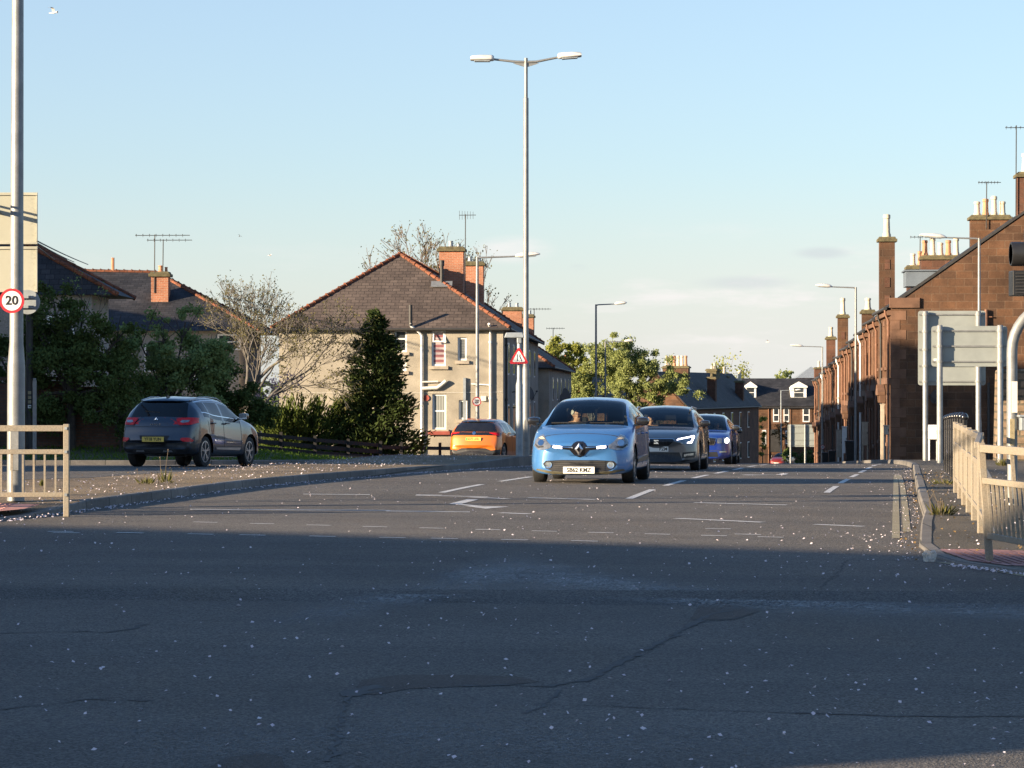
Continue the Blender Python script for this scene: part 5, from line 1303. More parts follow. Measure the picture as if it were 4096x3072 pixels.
class Car:
    def __init__(s, name, label, S, loc, heading, paint, rear=False, trim='black'):
        CARS.append(s)
        s.S = S; L = S['L']; s.rear = rear
        z = S.get('z', None)
        s.root = thing(name, label, 'car', loc, heading)
        mats = [paint, M[trim], M['glass'], S.get('sgm', M['glass']), S.get('rgm', M['glass']), M['dark']]
        me, W = car_shell(S, mats); s.W = W
        s.bvh = BVHTree.FromPolygons([v.co for v in me.vertices], [p.vertices for p in me.polygons])
        names = [m.name for m in me.materials]; role = {i: i if i < 5 else 5 for i in range(len(names))}
        if names.count(mats[2].name) > 1 or len(names) < 6: pass
        gi = (2, 3, 4)
        b = submesh(me, 'body', lambda f: f.material_index not in gi, [paint, M[trim], M['glass'], M['glass'], M['glass'], M['dark']]); s.body = link('body', b, s.root)
        for i, nm in ((2, 'windscreen'), (4, 'rear_window')):
            q = submesh(me, nm, lambda f: f.material_index == i, [mats[i]])
            if q: link(nm, q, s.root)
        for a, b_ in S['sg']:
            for sd in (-1, 1):
                q = submesh(me, 'side_window', lambda f: f.material_index == 3 and f.calc_center_median().x*sd > 0 and a-.01 <= f.calc_center_median().y <= b_+.01, [mats[3]])
                if q: link('side_window', q, s.root)
        s.wheels(); s.interior(); s.mirrors(paint if S.get('mirror') == 'paint' else M['blackgloss'])
    def wheels(s):
        S = s.S; Rw = S['wr_']; sp = S.get('spokes', 5)
        for ya in S['axles']:
            for sd in (-1, 1):
                x = sd*(s.W-.105); mb = MB(); wd = .105
                mb.lathe([(Rw*.66,-wd*.8),(Rw*.86,-wd),(Rw*.97,-wd*.85),(Rw,-wd*.5),(Rw,wd*.5),(Rw*.97,wd*.85),(Rw*.86,wd),(Rw*.66,wd*.8)], (x,ya,Rw), 30, 0, 'x')
                t = mb.build('wheel', M['rubber'], s.root, smooth=40)
                mb = MB(); xo = x+sd*wd*.72
                mb.lathe([(Rw*.70,-.012),(Rw*.70,.012),(Rw*.63,.014),(Rw*.62,-.03)] if sd > 0 else [(Rw*.62,.03),(Rw*.63,-.014),(Rw*.70,-.012),(Rw*.70,.012)], (xo,ya,Rw), 30, 0, 'x')
                mb.lathe([(.06,-.02),(.055,.02)] if sd > 0 else [(.055,-.02),(.06,.02)], (xo,ya,Rw), 14, 0, 'x')
                for k in range(sp):
                    a = 2*math.pi*k/sp+.3
                    for da in (-.13, .13):
                        p = Vector((xo,ya+math.cos(a)*.04,Rw+math.sin(a)*.04)); q = Vector((xo+sd*.004,ya+math.cos(a+da)*Rw*.66,Rw+math.sin(a+da)*Rw*.66)); mb.bar(p, q, .03,.022)
                mb.build('rim', M[S.get('rim', 'alloy')], t, smooth=40)
                mb = MB(); mb.lathe([(Rw*.5,-.01),(Rw*.5,.01)], (x+sd*.03,ya,Rw), 20, 0, 'x'); mb.build('brake_disc', M['iron'], t)
    def interior(s):
        S = s.S; L = S['L']; f = {k: pchip(v) for k, v in S['prof'].items()}
        y0, y1 = S['ws'][0]+.05, S['rg'][1]-.12; mb = MB(); zb = f['zbelt'](y0+.6)-.16
        n = 8; top = []; 
        for i in range(n+1):
            y = lerp(y0, y1, i/n); top.append((y, f['wbelt'](y)-.07))
        for i in range(n):
            (a, wa), (b, wb) = top[i], top[i+1]; zz = zb+.02*i/n
            mb.poly([(-wa,a,zz),(wa,a,zz),(wb,b,zz),(-wb,b,zz)])
        mb.build('trim', M['dark'], s.root)
        mb = MB(); mb.box((0,y0+.30,zb+.06), (1.35,.5,.12), top=.9); mb.build('dashboard', M['dark'], s.root, bevel=.03)
        ysat = S['ws'][0]+1.28; hd = S['headz']
        for sd in (-1, 1):
            mb = MB(); mb.box((sd*.36,ysat+.06,hd-.42), (.46,.13,.62), top=.82); c = mb.build('seat', M['dark'], s.root, bevel=.04)
            mb = MB(); mb.box((sd*.36,ysat+.10,hd+.02), (.26,.10,.22)); mb.bar((sd*.36-.06,ysat+.09,hd-.2),(sd*.36-.06,ysat+.09,hd),.015,.015); mb.bar((sd*.36+.06,ysat+.09,hd-.2),(sd*.36+.06,ysat+.09,hd),.015,.015); mb.build('headrest', M['dark'], c, bevel=.03)
            mb = MB(); mb.box((sd*.34,ysat+.95,hd-.10), (.24,.09,.16)); mb.build('headrest', M['dark'], c, bevel=.03)
        mb = MB(); mb.box((0,ysat+.95,hd-.42), (1.2,.14,.5), top=.95); mb.build('rear_seat', M['dark'], s.root, bevel=.04)
        mb = MB(); mb.M = Matrix.Translation((-.36,ysat-.56,hd-.30)) @ Matrix.Rotation(R(-62), 4, 'X')
        mb.tube([(.18*math.cos(t*math.pi/10), .18*math.sin(t*math.pi/10), 0) for t in range(21)], .016, 8); mb.bar((-.17,0,0),(.17,0,0),.03,.02); mb.bar((0,0,0),(0,-.17,0),.03,.02); mb.build('steering_wheel', M['black'], s.root, smooth=50)
        zt = f['ztop'](S['ws'][1]); mb = MB(); mb.box((0,S['ws'][1]-.12,zt-.13), (.24,.04,.075)); mb.build('inside_mirror', M['black'], s.root, bevel=.015)
    def mirrors(s, mat):
        S = s.S; y = S['mir'][0]; z = S['mir'][1]
        for sd in (-1, 1):
            x = sd*(s.W+S['mir'][2]); mb = MB()
            prof = [(-.06,.4),(-.045,.8),(-.0,1.0),(.05,.97),(.085,.9)]
            pts = []; n = 12
            for d, k in prof:
                for j in range(n):
                    a = 2*math.pi*j/n; ca, sa = math.cos(a), math.sin(a)
                    ex = math.copysign(abs(ca)**.7, ca)*.115*k; ez = math.copysign(abs(sa)**.7, sa)*.075*k
                    pts.append((x+ex, y+d, z+ez+sd*ex*.0))
            fs = [(k*n+j, k*n+(j+1)%n, (k+1)*n+(j+1)%n, (k+1)*n+j) for k in range(len(prof)-1) for j in range(n)]+[tuple(range(n))[::-1], tuple((len(prof)-1)*n+j for j in range(n))]
            mb.faces(pts, fs); mb.bar((sd*(s.W-.10),y+.03,z-.07),(x,y+.02,z-.045),.05,.04); o = mb.build('wing_mirror', mat, s.root, smooth=40)
            mb = MB(); mb.box((x,y+.087,z), (.19,.006,.115)); mb.build('mirror_glass', M['chrome'], o, bevel=.002)
    def decal(s, name, poly, mat, axis='f', off=.006, th=.012, maxlen=.05, parent=None, side=1, smooth=30):
        """a piece that follows the bodywork: outline given in (x,z) seen from front 'f' / rear 'r', in (y,z) seen from the side 's', or (x,y) from above 't'"""
        V, Fc = subdiv_fill(poly, maxlen, 8); L = s.S['L']; pts = []
        d = {'f': Vector((0,1,0)), 'r': Vector((0,-1,0)), 's': Vector((-side,0,0)), 't': Vector((0,0,-1))}[axis]
        for v in V:
            o = {'f': Vector((v.x,-1,v.y)), 'r': Vector((v.x,L+1,v.y)), 's': Vector((side*2,v.x,v.y)), 't': Vector((v.x,v.y,3))}[axis]
            h = s.bvh.ray_cast(o, d)
            p = h[0] if h[0] is not None else s.bvh.find_nearest(o+d*1.02)[0]
            if axis == 'f' and p.y > 1.4: p = s.bvh.find_nearest(Vector((v.x,.1,v.y)))[0]
            if axis == 'r' and p.y < L-1.4: p = s.bvh.find_nearest(Vector((v.x,L-.1,v.y)))[0]
            pts.append(p-d*off)
        bm = bmesh.new(); bv = [bm.verts.new(p) for p in pts]
        for q in Fc:
            try: bm.faces.new([bv[i] for i in q])
            except ValueError: pass
        bm.normal_update()
        if bm.faces and sum(fc.normal.dot(d) for fc in bm.faces) > 0: bmesh.ops.reverse_faces(bm, faces=bm.faces[:])
        e = [x for x in bm.edges if x.is_boundary]; r_ = bmesh.ops.extrude_edge_only(bm, edges=e)
        for q in r_['geom']:
            if isinstance(q, bmesh.types.BMVert): q.co += d*th
        me = bpy.data.meshes.new(name); bm.to_mesh(me); bm.free(); me.materials.append(mat)
        me.polygons.foreach_set('use_smooth', [True]*len(me.polygons)); me.set_sharp_from_angle(angle=R(smooth))
        return link(name, me, parent or s.root)
    def yfront(s, x, z):
        h = s.bvh.ray_cast(Vector((x,-1,z)), Vector((0,1,0))); return h[0].y if h[0] else 0
    def yrear(s, x, z):
        h = s.bvh.ray_cast(Vector((x,s.S['L']+1,z)), Vector((0,-1,0))); return h[0].y if h[0] else s.S['L']
    def plate(s, txt, z, rear=False, col=None, w_=.52, align='CENTER', x=0, green=False):
        y = (s.yrear(x, z)+.022) if rear else (s.yfront(x, z)-.022); mb = MB(); mb.box((x,y,z), (w_,.02,.112))
        o = mb.build('number_plate', col, s.root, bevel=.004); dy = .0125 if rear else -.0125
        mt = Matrix.Translation((x if align == 'CENTER' else x+w_/2-.02, y+dy, z)) @ (Matrix.Rotation(R(180), 4, 'Z') if rear else Matrix()) @ FRONT
        text_mesh('registration', txt, .098, M['black'], o, mt, .001, align, bold=.0022, sx_=.93)
        if green: mb = MB(); mb.box((x+(w_/2-.025),y+.0105,z), (.045,.003,.104)); mb.build('green_flash', M['greenflash'], o)
        return o
    def mirrorpoly(s, name, half, mat, **k):
        for sd in (1, -1): s.decal(name, [(sd*a, b) for a, b in half], mat, **k)
def rrect(cx, cz, w_, h, r=.02, n=4):
    pts = []
    for x, z, a0 in ((cx+w_/2-r,cz+h/2-r,0),(cx-w_/2+r,cz+h/2-r,90),(cx-w_/2+r,cz-h/2+r,180),(cx+w_/2-r,cz-h/2+r,270)):
        for k in range(n+1): t = R(a0+90*k/n); pts.append((x+r*math.cos(t), z+r*math.sin(t)))
    return pts
def ell(cx, cz, a, b, n=20): return [(cx+a*math.cos(2*math.pi*k/n), cz+b*math.sin(2*math.pi*k/n)) for k in range(n)]
M['plate_w'] = pm('white number plate', (.72,.71,.66), .4, .05, 5); M['plate_y'] = pm('yellow number plate', (.70,.50,.10), .4, .08, 5); M['greenflash'] = pm('green plate flash', (.05,.35,.10), .4, .05, 5)
def hatch_prof(L, W, H, nose=(.62,.97), wb=1.0, tail=None):
    w = W/2; hc = nose[1]; k = H/1.448; sL = L/4.06
    Y = lambda y: y*sL
    top = [(0,nose[0]-.02),(.05,nose[0]+.05),(.12,nose[0]+.09),(.3,lerp(nose[0],hc,.55)),(.6,lerp(nose[0],hc,.78)),(.9,hc-.03),(1.1,hc),(1.35,1.13*k),(1.7,1.305*k),(1.95,1.39*k),(2.2,1.425*k),(2.6,1.448*k),(3.0,1.435*k),(3.3,1.40*k),(3.55,1.345*k),(3.72,1.22*k),(3.86,1.05*k),(3.95,.93*k),(4.02,.72*k),(4.06,.58*k)]
    belt = [(0,nose[0]-.10),(.3,lerp(nose[0],hc,.2)),(.6,lerp(nose[0],hc,.45)),(.9,hc-.10),(1.3,hc-.03),(2,hc-.01),(3,hc+.04),(3.45,hc+.08),(3.7,1.0*k),(3.85,.93*k),(3.95,.84*k),(4.02,.65*k),(4.06,.53*k)]
    rail = [(0,nose[0]-.05),(.05,nose[0]),(.12,nose[0]+.03),(.3,lerp(nose[0],hc,.42)),(.6,lerp(nose[0],hc,.66)),(.9,hc-.06),(1.1,hc-.03),(1.35,1.07*k),(1.7,1.245*k),(1.95,1.33*k),(2.2,1.365*k),(2.6,1.385*k),(3.0,1.37*k),(3.3,1.335*k),(3.55,1.285*k),(3.72,1.17*k),(3.86,1.02*k),(3.95,.90*k),(4.02,.70*k),(4.06,.565*k)]
    ww = [(0,.70*w),(.05,.82*w),(.15,.92*w),(.3,.965*w),(.5,.99*w),(.9,w),(1.3,.985*w),(2.0,.98*w),(2.8,.985*w),(3.3,w),(3.6,.985*w),(3.85,.93*w),(4.0,.86*w),(4.06,.80*w)]
    wr = [(0,.62*w),(.1,.74*w),(.3,.80*w),(.9,.85*w),(1.1,.85*w),(1.35,.80*w),(1.7,.735*w),(2.2,.69*w),(2.8,.685*w),(3.3,.67*w),(3.55,.655*w),(3.75,.70*w),(3.9,.73*w),(4.06,.7*w)]
    zb = [(0,.19),(.06,.145),(.5,.15),(3.6,.17),(3.9,.20),(4.06,.28)]
    P2 = lambda a: [(Y(y), v) for y, v in a]
    return dict(ztop=P2(top), zbelt=P2(belt), zrail=P2(rail), w=P2(ww), wbelt=[(Y(y), v*.965) for y, v in ww], wr=P2(wr), zb=P2(zb))
road_h = -R(7.8)
# ---------- light blue hatchback, nearest car
Sblue = dict(L=4.06, prof=hatch_prof(4.06, 1.732, 1.448), ws=(1.12,2.0), sg=[(1.45,2.22),(2.32,3.05),(3.10,3.40)], rg=(3.57,3.87), axles=(.84,3.43), arch=.345, wr_=.305, bowf=.20, bowr=.14, mir=(1.38,1.03,.075), headz=1.12, trimcol=5)
cx_, cy_ = 1.10, 46.0
PB = paintmat('sky blue car paint', (.048,.165,.39), .25)
car = Car('hatchback_car', 'light blue hatchback leading the queue, white plate SB62 KMZ', Sblue, (cx_, cy_, gz(cx_+.25, cy_+2)), road_h, PB); B1 = car
car.mirrorpoly('headlight', [(.64,.815),(.70,.80),(.775,.72),(.785,.62),(.70,.555),(.60,.555),(.49,.585),(.47,.625),(.56,.70)], M['lens'], off=.010)
for sd in (-1, 1):
    car.decal('lamp_bezel', [(sd*a, b) for a, b in ((.60,.60),(.70,.585),(.77,.63),(.765,.66),(.70,.615),(.61,.625))], M['dark'], off=.013)
    car.decal('lamp_reflector', ell(sd*.665, .675, .055, .05), M['chrome'], off=.014); car.decal('indicator', [(sd*a, b) for a, b in ((.60,.74),(.66,.78),(.72,.755),(.67,.735))], M['pot'], off=.014)
gr = car.decal('grille', [(.47,.632),(.13,.618),(.095,.67),(.05,.70),(-.05,.70),(-.095,.67),(-.13,.618),(-.47,.632),(-.46,.585),(-.16,.555),(-.075,.46),(0,.435),(.075,.46),(.16,.555),(.46,.585)], M['blackgloss'], off=.008)
for sd in (-1, 1):
    car.decal('running_light', [(sd*a, b) for a, b in ((.285,.575),(.285,.615),(.435,.632),(.44,.592))], M['led'], off=.014, th=.01)
    car.decal('chrome_strip', [(sd*a, b) for a, b in ((.11,.59),(.11,.602),(.285,.614),(.285,.598))], M['chrome'], off=.013, parent=gr)
# diamond emblem
y = car.yfront(0, .57)-.022; mb = MB(); od = [(0,.10),(.072,0),(0,-.10),(-.072,0)]; idd = [(0,.052),(.034,0),(0,-.052),(-.034,0)]
for k in range(4):
    a, b = od[k], od[(k+1)%4]; c, d = idd[(k+1)%4], idd[k]
    mb.prism([(a[0],y,.57+a[1]),(b[0],y,.57+b[1]),(c[0],y-.012,.57+c[1]),(d[0],y-.012,.57+d[1])], (0,.02,0))
mb.build('emblem', M['chrome'], gr)
ik = car.decal('lower_intake', [(.615,.325),(.56,.25),(.44,.20),(.2,.185),(-.2,.185),(-.44,.20),(-.56,.25),(-.615,.325),(-.56,.375),(-.3,.39),(.3,.39),(.56,.375)], M['black'], off=.007)
for k in range(5):
    z = .225+k*.034; xx = .42-.0*k
    car.decal('slat', [(xx,z-.006),(xx,z+.007),(-xx,z+.007),(-xx,z-.006)], M['iron'], off=.02, th=.02, parent=ik)
for sd in (-1, 1):
    car.decal('fog_lamp', ell(sd*.515, .308, .058, .056), M['chrome'], off=.018, parent=ik); car.decal('fog_lens', ell(sd*.515, .308, .042, .04), M['lens'], off=.022, parent=ik)
M['lip'] = pm('dusty bumper lip', (.10,.09,.055), .7, .25, 8)
car.decal('bumper_lip', [(.74,.22),(.72,.245),(.45,.205),(.2,.19),(-.2,.19),(-.45,.205),(-.72,.245),(-.74,.22),(-.45,.155),(.45,.155)][::-1], M['lip'], off=.010)
car.plate('SB62 KMZ', .225, False, M['plate_w'])
mb = MB(); 
for sd, a, b in ((1,(-.60,1.17,1.0),(.02,1.20,1.01)),(1,(.05,1.17,1.0),(.62,1.20,1.0))): mb.bar(a, b, .02,.02)
mb.build('wiper', M['black'], car.root)
mb = MB(); mb.tube([(.0,2.25,1.44),(.02,2.75,1.66)], .006, 5); mb.build('roof_aerial', M['black'], car.root)
for y in (2.12, 2.98): mb = MB(); mb.box((.862,y,.83), (.04,.17,.03)); mb.build('door_handle', PB, car.root, bevel=.008)
def seams(c, ys_, z0, z1, sd=(1,)):
    for y, sl in ys_:
        for q in sd: c.decal('door_seam', [(y,z0),(y+.012,z0),(y+sl+.012,z1),(y+sl,z1)], M['dark'], 's', off=.003, th=.004, side=q)
seams(car, ((1.28,.05),(2.27,.0),(3.02,.10)), .30, .93)
car.decal('bonnet_seam', [(-.66,.36),(-.655,.345),(.655,.345),(.66,.36)], M['dark'], 't', off=.002, th=.004)
car.decal('side_moulding', [(1.2,.34),(3.05,.36),(3.05,.45),(1.2,.40)], M['black'], 's', off=.012, side=1)
# ---------- dark grey estate
Sgrey = dict(L=4.53, prof=hatch_prof(4.53, 1.816, 1.454, nose=(.66,.96)), ws=(1.25,2.22), sg=[(1.62,2.45),(2.56,3.4),(3.46,3.95)], rg=(3.98,4.32), axles=(.90,3.53), arch=.35, wr_=.315, bowf=.22, bowr=.12, mir=(1.55,1.04,.07), headz=1.13, trimcol=5)
PG = paintmat('dark grey car paint', (.14,.136,.132), .35)
gx, gy = 3.14, 61.0
car = Car('estate_car', 'dark grey estate car with lit angular headlights, second in the queue', Sgrey, (gx, gy, gz(gx, gy+1.5)), road_h, PG); B2 = car
car.mirrorpoly('headlight', [(.42,.60),(.47,.70),(.80,.775),(.815,.68),(.76,.60),(.60,.585)], M['lens'], off=.010)
for sd in (-1, 1):
    car.decal('running_light', [(sd*a, b) for a, b in ((.44,.665),(.47,.70),(.80,.775),(.81,.735),(.76,.60),(.66,.60),(.68,.63),(.735,.635),(.77,.735),(.52,.685))], M['led'], off=.016, th=.008)
gr = car.decal('grille', [(.36,.70),(-.36,.70),(-.40,.66),(-.27,.545),(.27,.545),(.40,.66)], M['black'], off=.008)
car.decal('chrome_surround', [(.365,.705),(-.365,.705),(-.41,.66),(-.395,.655),(-.355,.692),(.355,.692),(.395,.655),(.41,.66)], M['chrome'], off=.012, parent=gr)
for k in range(9): x = -.28+k*.07; car.decal('mesh_bar', [(x,.56),(x+.012,.56),(x+.03,.69),(x+.018,.69)], M['iron'], off=.015, parent=gr)
mb = MB(); y = car.yfront(0,.63)-.02
mb.prism([(-.05,y,.67),(.05,y,.67),(.05,y,.645),(-.02,y,.645),(.05,y,.605),(.05,y,.585),(-.05,y,.585),(-.05,y,.61),(.02,y,.61),(-.05,y,.65)], (0,.012,0)); mb.build('emblem', M['chrome'], gr)
ik = car.decal('lower_intake', [(.50,.40),(-.50,.40),(-.56,.24),(-.45,.20),(.45,.20),(.56,.24)], M['black'], off=.007)
for k in range(11): x = -.45+k*.085; car.decal('mesh_bar', [(x,.22),(x+.012,.22),(x+.05,.38),(x+.038,.38)], M['iron'], off=.013, parent=ik)
car.mirrorpoly('fog_lamp', [(.60,.31),(.60,.36),(.80,.385),(.80,.33)], M['lens'], off=.012)
car.mirrorpoly('bumper_vent', [(.55,.27),(.57,.40),(.84,.42),(.82,.29)], M['black'], off=.006)
car.plate('PZM', .47, False, M['plate_w'], align='RIGHT')
car.decal('bumper_lip', [(.78,.235),(-.78,.235),(-.6,.19),(.6,.19)], M['black'], off=.008)
for sd in (-1, 1): mb = MB(); mb.tube([(sd*.60,1.95,1.345),(sd*.61,2.3,1.415),(sd*.61,3.6,1.40),(sd*.58,4.05,1.31)], .018, 6); mb.build('roof_rail', M['alloy'], car.root, smooth=50)
for y in (2.35, 3.3): mb = MB(); mb.box((.905,y,.86), (.04,.18,.03)); mb.build('door_handle', PG, car.root, bevel=.008)
seams(car, ((1.42,.05),(2.50,.0),(3.38,.10)), .30, .93)
# ---------- deep blue liftback
Sblu2 = dict(L=4.67, prof=hatch_prof(4.67, 1.814, 1.465, nose=(.70,.98)), ws=(1.30,2.30), sg=[(1.68,2.52),(2.62,3.5),(3.56,3.95)], rg=(4.0,4.43), axles=(.92,3.6), arch=.35, wr_=.317, bowf=.16, bowr=.12, mir=(1.60,1.05,.07), headz=1.13, trimcol=5, mirror='paint')
PD = paintmat('deep blue car paint', (.004,.026,.21), .1)
ox, oy = 5.22, 78.5
car = Car('liftback_car', 'deep blue liftback with one bright headlight, third in the queue', Sblu2, (ox, oy, gz(ox, oy+1.5)), road_h, PD); B3 = car
gr = car.decal('grille', [(.50,.74),(.12,.775),(-.12,.775),(-.50,.74),(-.42,.56),(.42,.56)], M['black'], off=.010)
car.decal('chrome_surround', [(.52,.75),(.12,.79),(-.12,.79),(-.52,.75),(-.44,.545),(.44,.545),(.42,.56),(-.42,.56),(-.49,.735),(-.12,.772),(.12,.772),(.49,.735)], M['chrome'], off=.014, parent=gr) if False else None
for k in range(15): x = -.40+k*.057; car.decal('slat', [(x-.006,.57),(x+.006,.57),(x*1.1+.006,.745),(x*1.1-.006,.745)], M['iron'], off=.018, parent=gr)
for pts in ([(.52,.75),(.12,.79),(-.12,.79),(-.52,.75),(-.51,.735),(-.12,.772),(.12,.772),(.51,.735)], [(.44,.545),(.44,.562),(-.44,.562),(-.44,.545)], [(.52,.75),(.44,.55),(.425,.56),(.50,.745)], [(-.52,.75),(-.44,.55),(-.425,.56),(-.50,.745)]):
    car.decal('chrome_surround', pts, M['chrome'], off=.016, parent=gr)
car.mirrorpoly('headlight', [(.52,.60),(.53,.74),(.66,.76),(.66,.60)], M['lens'], off=.010); car.mirrorpoly('headlight', [(.685,.60),(.685,.765),(.85,.78),(.86,.68),(.80,.60)], M['lens'], off=.010)
car.decal('lit_headlamp', ell(.785,.68,.055,.075), M['ledw'], off=.018, th=.01); car.decal('lit_headlamp', ell(-.785,.68,.055,.075), M['ledw'], off=.018, th=.01)
car.decal('lower_intake', [(.52,.36),(-.52,.36),(-.56,.22),(.56,.22)], M['black'], off=.008)
car.mirrorpoly('fog_lamp', [(.58,.34),(.60,.38),(.80,.39),(.78,.34)], M['lens'], off=.012)
car.decal('bumper_crease', [(.70,.40),(-.70,.40),(-.70,.388),(.70,.388)], M['dark'], off=.003, th=.004)
car.plate('SA', .44, False, M['plate_w'], align='RIGHT') if False else car.plate('', .45, False, M['plate_w'])
for y in (2.4, 3.4): mb = MB(); mb.box((.905,y,.88), (.04,.18,.03)); mb.build('door_handle', PD, car.root, bevel=.008)
seams(car, ((1.46,.05),(2.56,.0),(3.48,.10)), .30, .93)
# ---------- silver bronze car hidden behind it
S4_ = dict(Sblue); PS = paintmat('pale bronze car paint', (.30,.25,.19), .4)
fx_, fy_ = 6.08, 87.5
car = Car('small_car', 'pale bronze car almost hidden behind the deep blue liftback', S4_, (fx_, fy_, gz(fx_, fy_+2)), road_h, PS)
car.mirrorpoly('headlight', [(.50,.60),(.52,.72),(.78,.76),(.78,.62)], M['lens'], off=.010); car.plate('', .30, False, M['plate_w'])
car.decal('grille', rrect(0,.60,.8,.12), M['black'])
# ---------- dark blue grey crossover seen from behind
def suv_prof(L=4.449, W=1.836, H=1.607):
    w = W/2
    top = [(0,.72),(.05,.84),(.15,.92),(.4,1.00),(.8,1.06),(1.05,1.09),(1.35,1.24),(1.75,1.45),(2.0,1.535),(2.3,1.575),(2.7,1.60),(3.2,1.595),(3.6,1.565),(3.86,1.52),(4.0,1.40),(4.14,1.22),(4.22,1.11),(4.30,1.02),(4.36,.88),(4.40,.74),(4.43,.66),(4.449,.60)]
    belt = [(0,.62),(.15,.76),(.5,.90),(.9,.99),(1.3,1.04),(2,1.07),(3,1.12),(3.6,1.18),(3.9,1.18),(4.1,1.08),(4.22,1.0),(4.30,.93),(4.36,.82),(4.40,.70),(4.43,.62),(4.449,.56)]
    rail = [(0,.68),(.05,.78),(.15,.86),(.4,.95),(.8,1.02),(1.05,1.06),(1.35,1.17),(1.75,1.38),(2.0,1.465),(2.3,1.505),(2.7,1.53),(3.2,1.52),(3.6,1.49),(3.86,1.44),(4.0,1.34),(4.14,1.18),(4.22,1.07),(4.30,.99),(4.36,.86),(4.40,.72),(4.43,.645),(4.449,.585)]
    ww = [(0,.70*w),(.05,.84*w),(.15,.93*w),(.35,.98*w),(.9,w),(1.4,.975*w),(2.2,.965*w),(3.0,.98*w),(3.5,w),(3.9,.985*w),(4.15,.95*w),(4.3,.91*w),(4.4,.88*w),(4.449,.84*w)]
    wr = [(0,.66*w),(.15,.80*w),(.5,.84*w),(1.05,.86*w),(1.4,.80*w),(1.8,.73*w),(2.3,.695*w),(3.0,.69*w),(3.6,.675*w),(3.86,.665*w),(4.1,.73*w),(4.25,.78*w),(4.449,.78*w)]
    zb = [(0,.30),(.15,.24),(.6,.22),(3.7,.23),(4.1,.26),(4.38,.30),(4.449,.40)]
    return dict(ztop=top, zbelt=belt, zrail=rail, w=ww, wbelt=[(y, v*.965) for y, v in ww], wr=wr, zb=zb)
Ssuv = dict(L=4.449, prof=suv_prof(), ws=(1.08,2.05), sg=[(1.45,2.42),(2.52,3.25),(3.30,3.66)], rg=(3.90,4.21), axles=(.90,3.545), arch=.395, wr_=.348, bowf=.2, bowr=.17, mir=(1.5,1.16,.09), headz=1.26, trimcol=11, rgm=M['dglass'], sgm=M['dglass'], rgcol=23)
PK = paintmat('dark blue grey car paint', (.016,.026,.045), .35)
hk = R(180-16.4); kx, ky = -7.95, 62.0      # rear bumper centre
d_ = Vector((math.sin(R(16.4)), math.cos(R(16.4)))); fr = Vector((kx, ky))+d_*4.449
def ground_car(c, x0, y0, x1, y1, lift=0):
    pass
car = Car('crossover_car', 'dark blue grey crossover driving away at left, yellow plate, red tail lamps', Ssuv, (fr.x, fr.y, gz(kx+.6, ky+2.2)-.01), hk, PK); K1 = car
L = 4.449
for sd in (-1, 1):
    car.decal('tail_lamp', [(sd*a, b) for a, b in ((.46,1.075),(.55,1.10),(.80,1.105),(.86,1.10),(.875,.99),(.80,.945),(.55,.935))], M['redlens'], 'r', off=.028, th=.03, maxlen=.03)
    car.decal('lamp_insert', [(sd*a, b) for a, b in ((.56,1.01),(.60,1.05),(.76,1.05),(.74,1.00),(.62,.985))], M['lens'], 'r', off=.036)
    car.decal('tail_lamp', [(4.02,1.09),(4.22,1.10),(4.3,.95),(4.18,.96)], M['redlens'], 's', off=.008, side=sd)
    car.decal('reflector', [(sd*a, b) for a, b in ((.61,.62),(.64,.655),(.80,.655),(.845,.60),(.83,.565),(.68,.565))], M['redlens'], 'r', off=.024, th=.025, maxlen=.03)
    car.decal('exhaust_trim', [(sd*a, b) for a, b in ((.22,.335),(.24,.375),(.42,.375),(.44,.335))], M['alloy'], 'r', off=.016)
    mb = MB(); mb.tube([(sd*.585,1.98,1.49),(sd*.605,2.3,1.558),(sd*.60,2.8,1.578),(sd*.595,3.3,1.566),(sd*.58,3.8,1.49)], .013, 8); mb.build('roof_rail', M['alloy'], car.root, smooth=50)
car.decal('chrome_strip', [(-.70,.70),(-.68,.725),(.68,.725),(.70,.70)], M['alloy'], 'r', off=.006) if False else None
car.decal('plate_recess', [(-.36,.70),(.36,.70),(.30,.53),(-.30,.53)], M['dark'], 'r', off=.003)
car.plate('YF18 YUN', .615, True, M['plate_y'])
car.decal('lower_bumper', [(.87,.52),(.80,.555),(.40,.53),(-.40,.53),(-.80,.555),(-.87,.52),(-.86,.30),(-.6,.245),(.6,.245),(.86,.30)], M['black'], 'r', off=.005)
car.decal('diffuser', rrect(0,.36,1.05,.10,.03), M['dark'], 'r', off=.010)
y = car.yrear(0, 1.04)+.012; mb = MB(); od = [(0,.055),(.042,0),(0,-.055),(-.042,0)]; idd = [(0,.026),(.018,0),(0,-.026),(-.018,0)]
for k in range(4):
    a, b = od[k], od[(k+1)%4]; c, d = idd[(k+1)%4], idd[k]; mb.prism([(a[0],y,1.05+a[1]),(b[0],y,1.05+b[1]),(c[0],y+.006,1.05+c[1]),(d[0],y+.006,1.05+d[1])], (0,-.012,0))
mb.build('emblem', M['chrome'], car.root)
text_mesh('badge_lettering', 'K A D J A R', .05, M['chrome'], car.root, Matrix.Translation((0, car.yrear(0, .945)+.010, .945)) @ Matrix.Rotation(R(180), 4, 'Z') @ FRONT, .003, bold=.0015)
car.decal('brake_light', rrect(0,1.505,.36,.022,.008), M['redlens'], 'r', off=.012)
car.decal('tailgate_seam', [(-.78,.90),(-.78,.888),(.78,.888),(.78,.90)], M['dark'], 'r', off=.003, th=.004)
car.decal('rear_spoiler', [(-.60,1.475),(-.56,1.54),(.56,1.54),(.60,1.475)], PK, 'r', off=.05, th=.05)
mb = MB(); mb.bar((-.02,4.14,1.215),(.36,4.10,1.245),.025,.02); mb.build('wiper', M['black'], car.root)
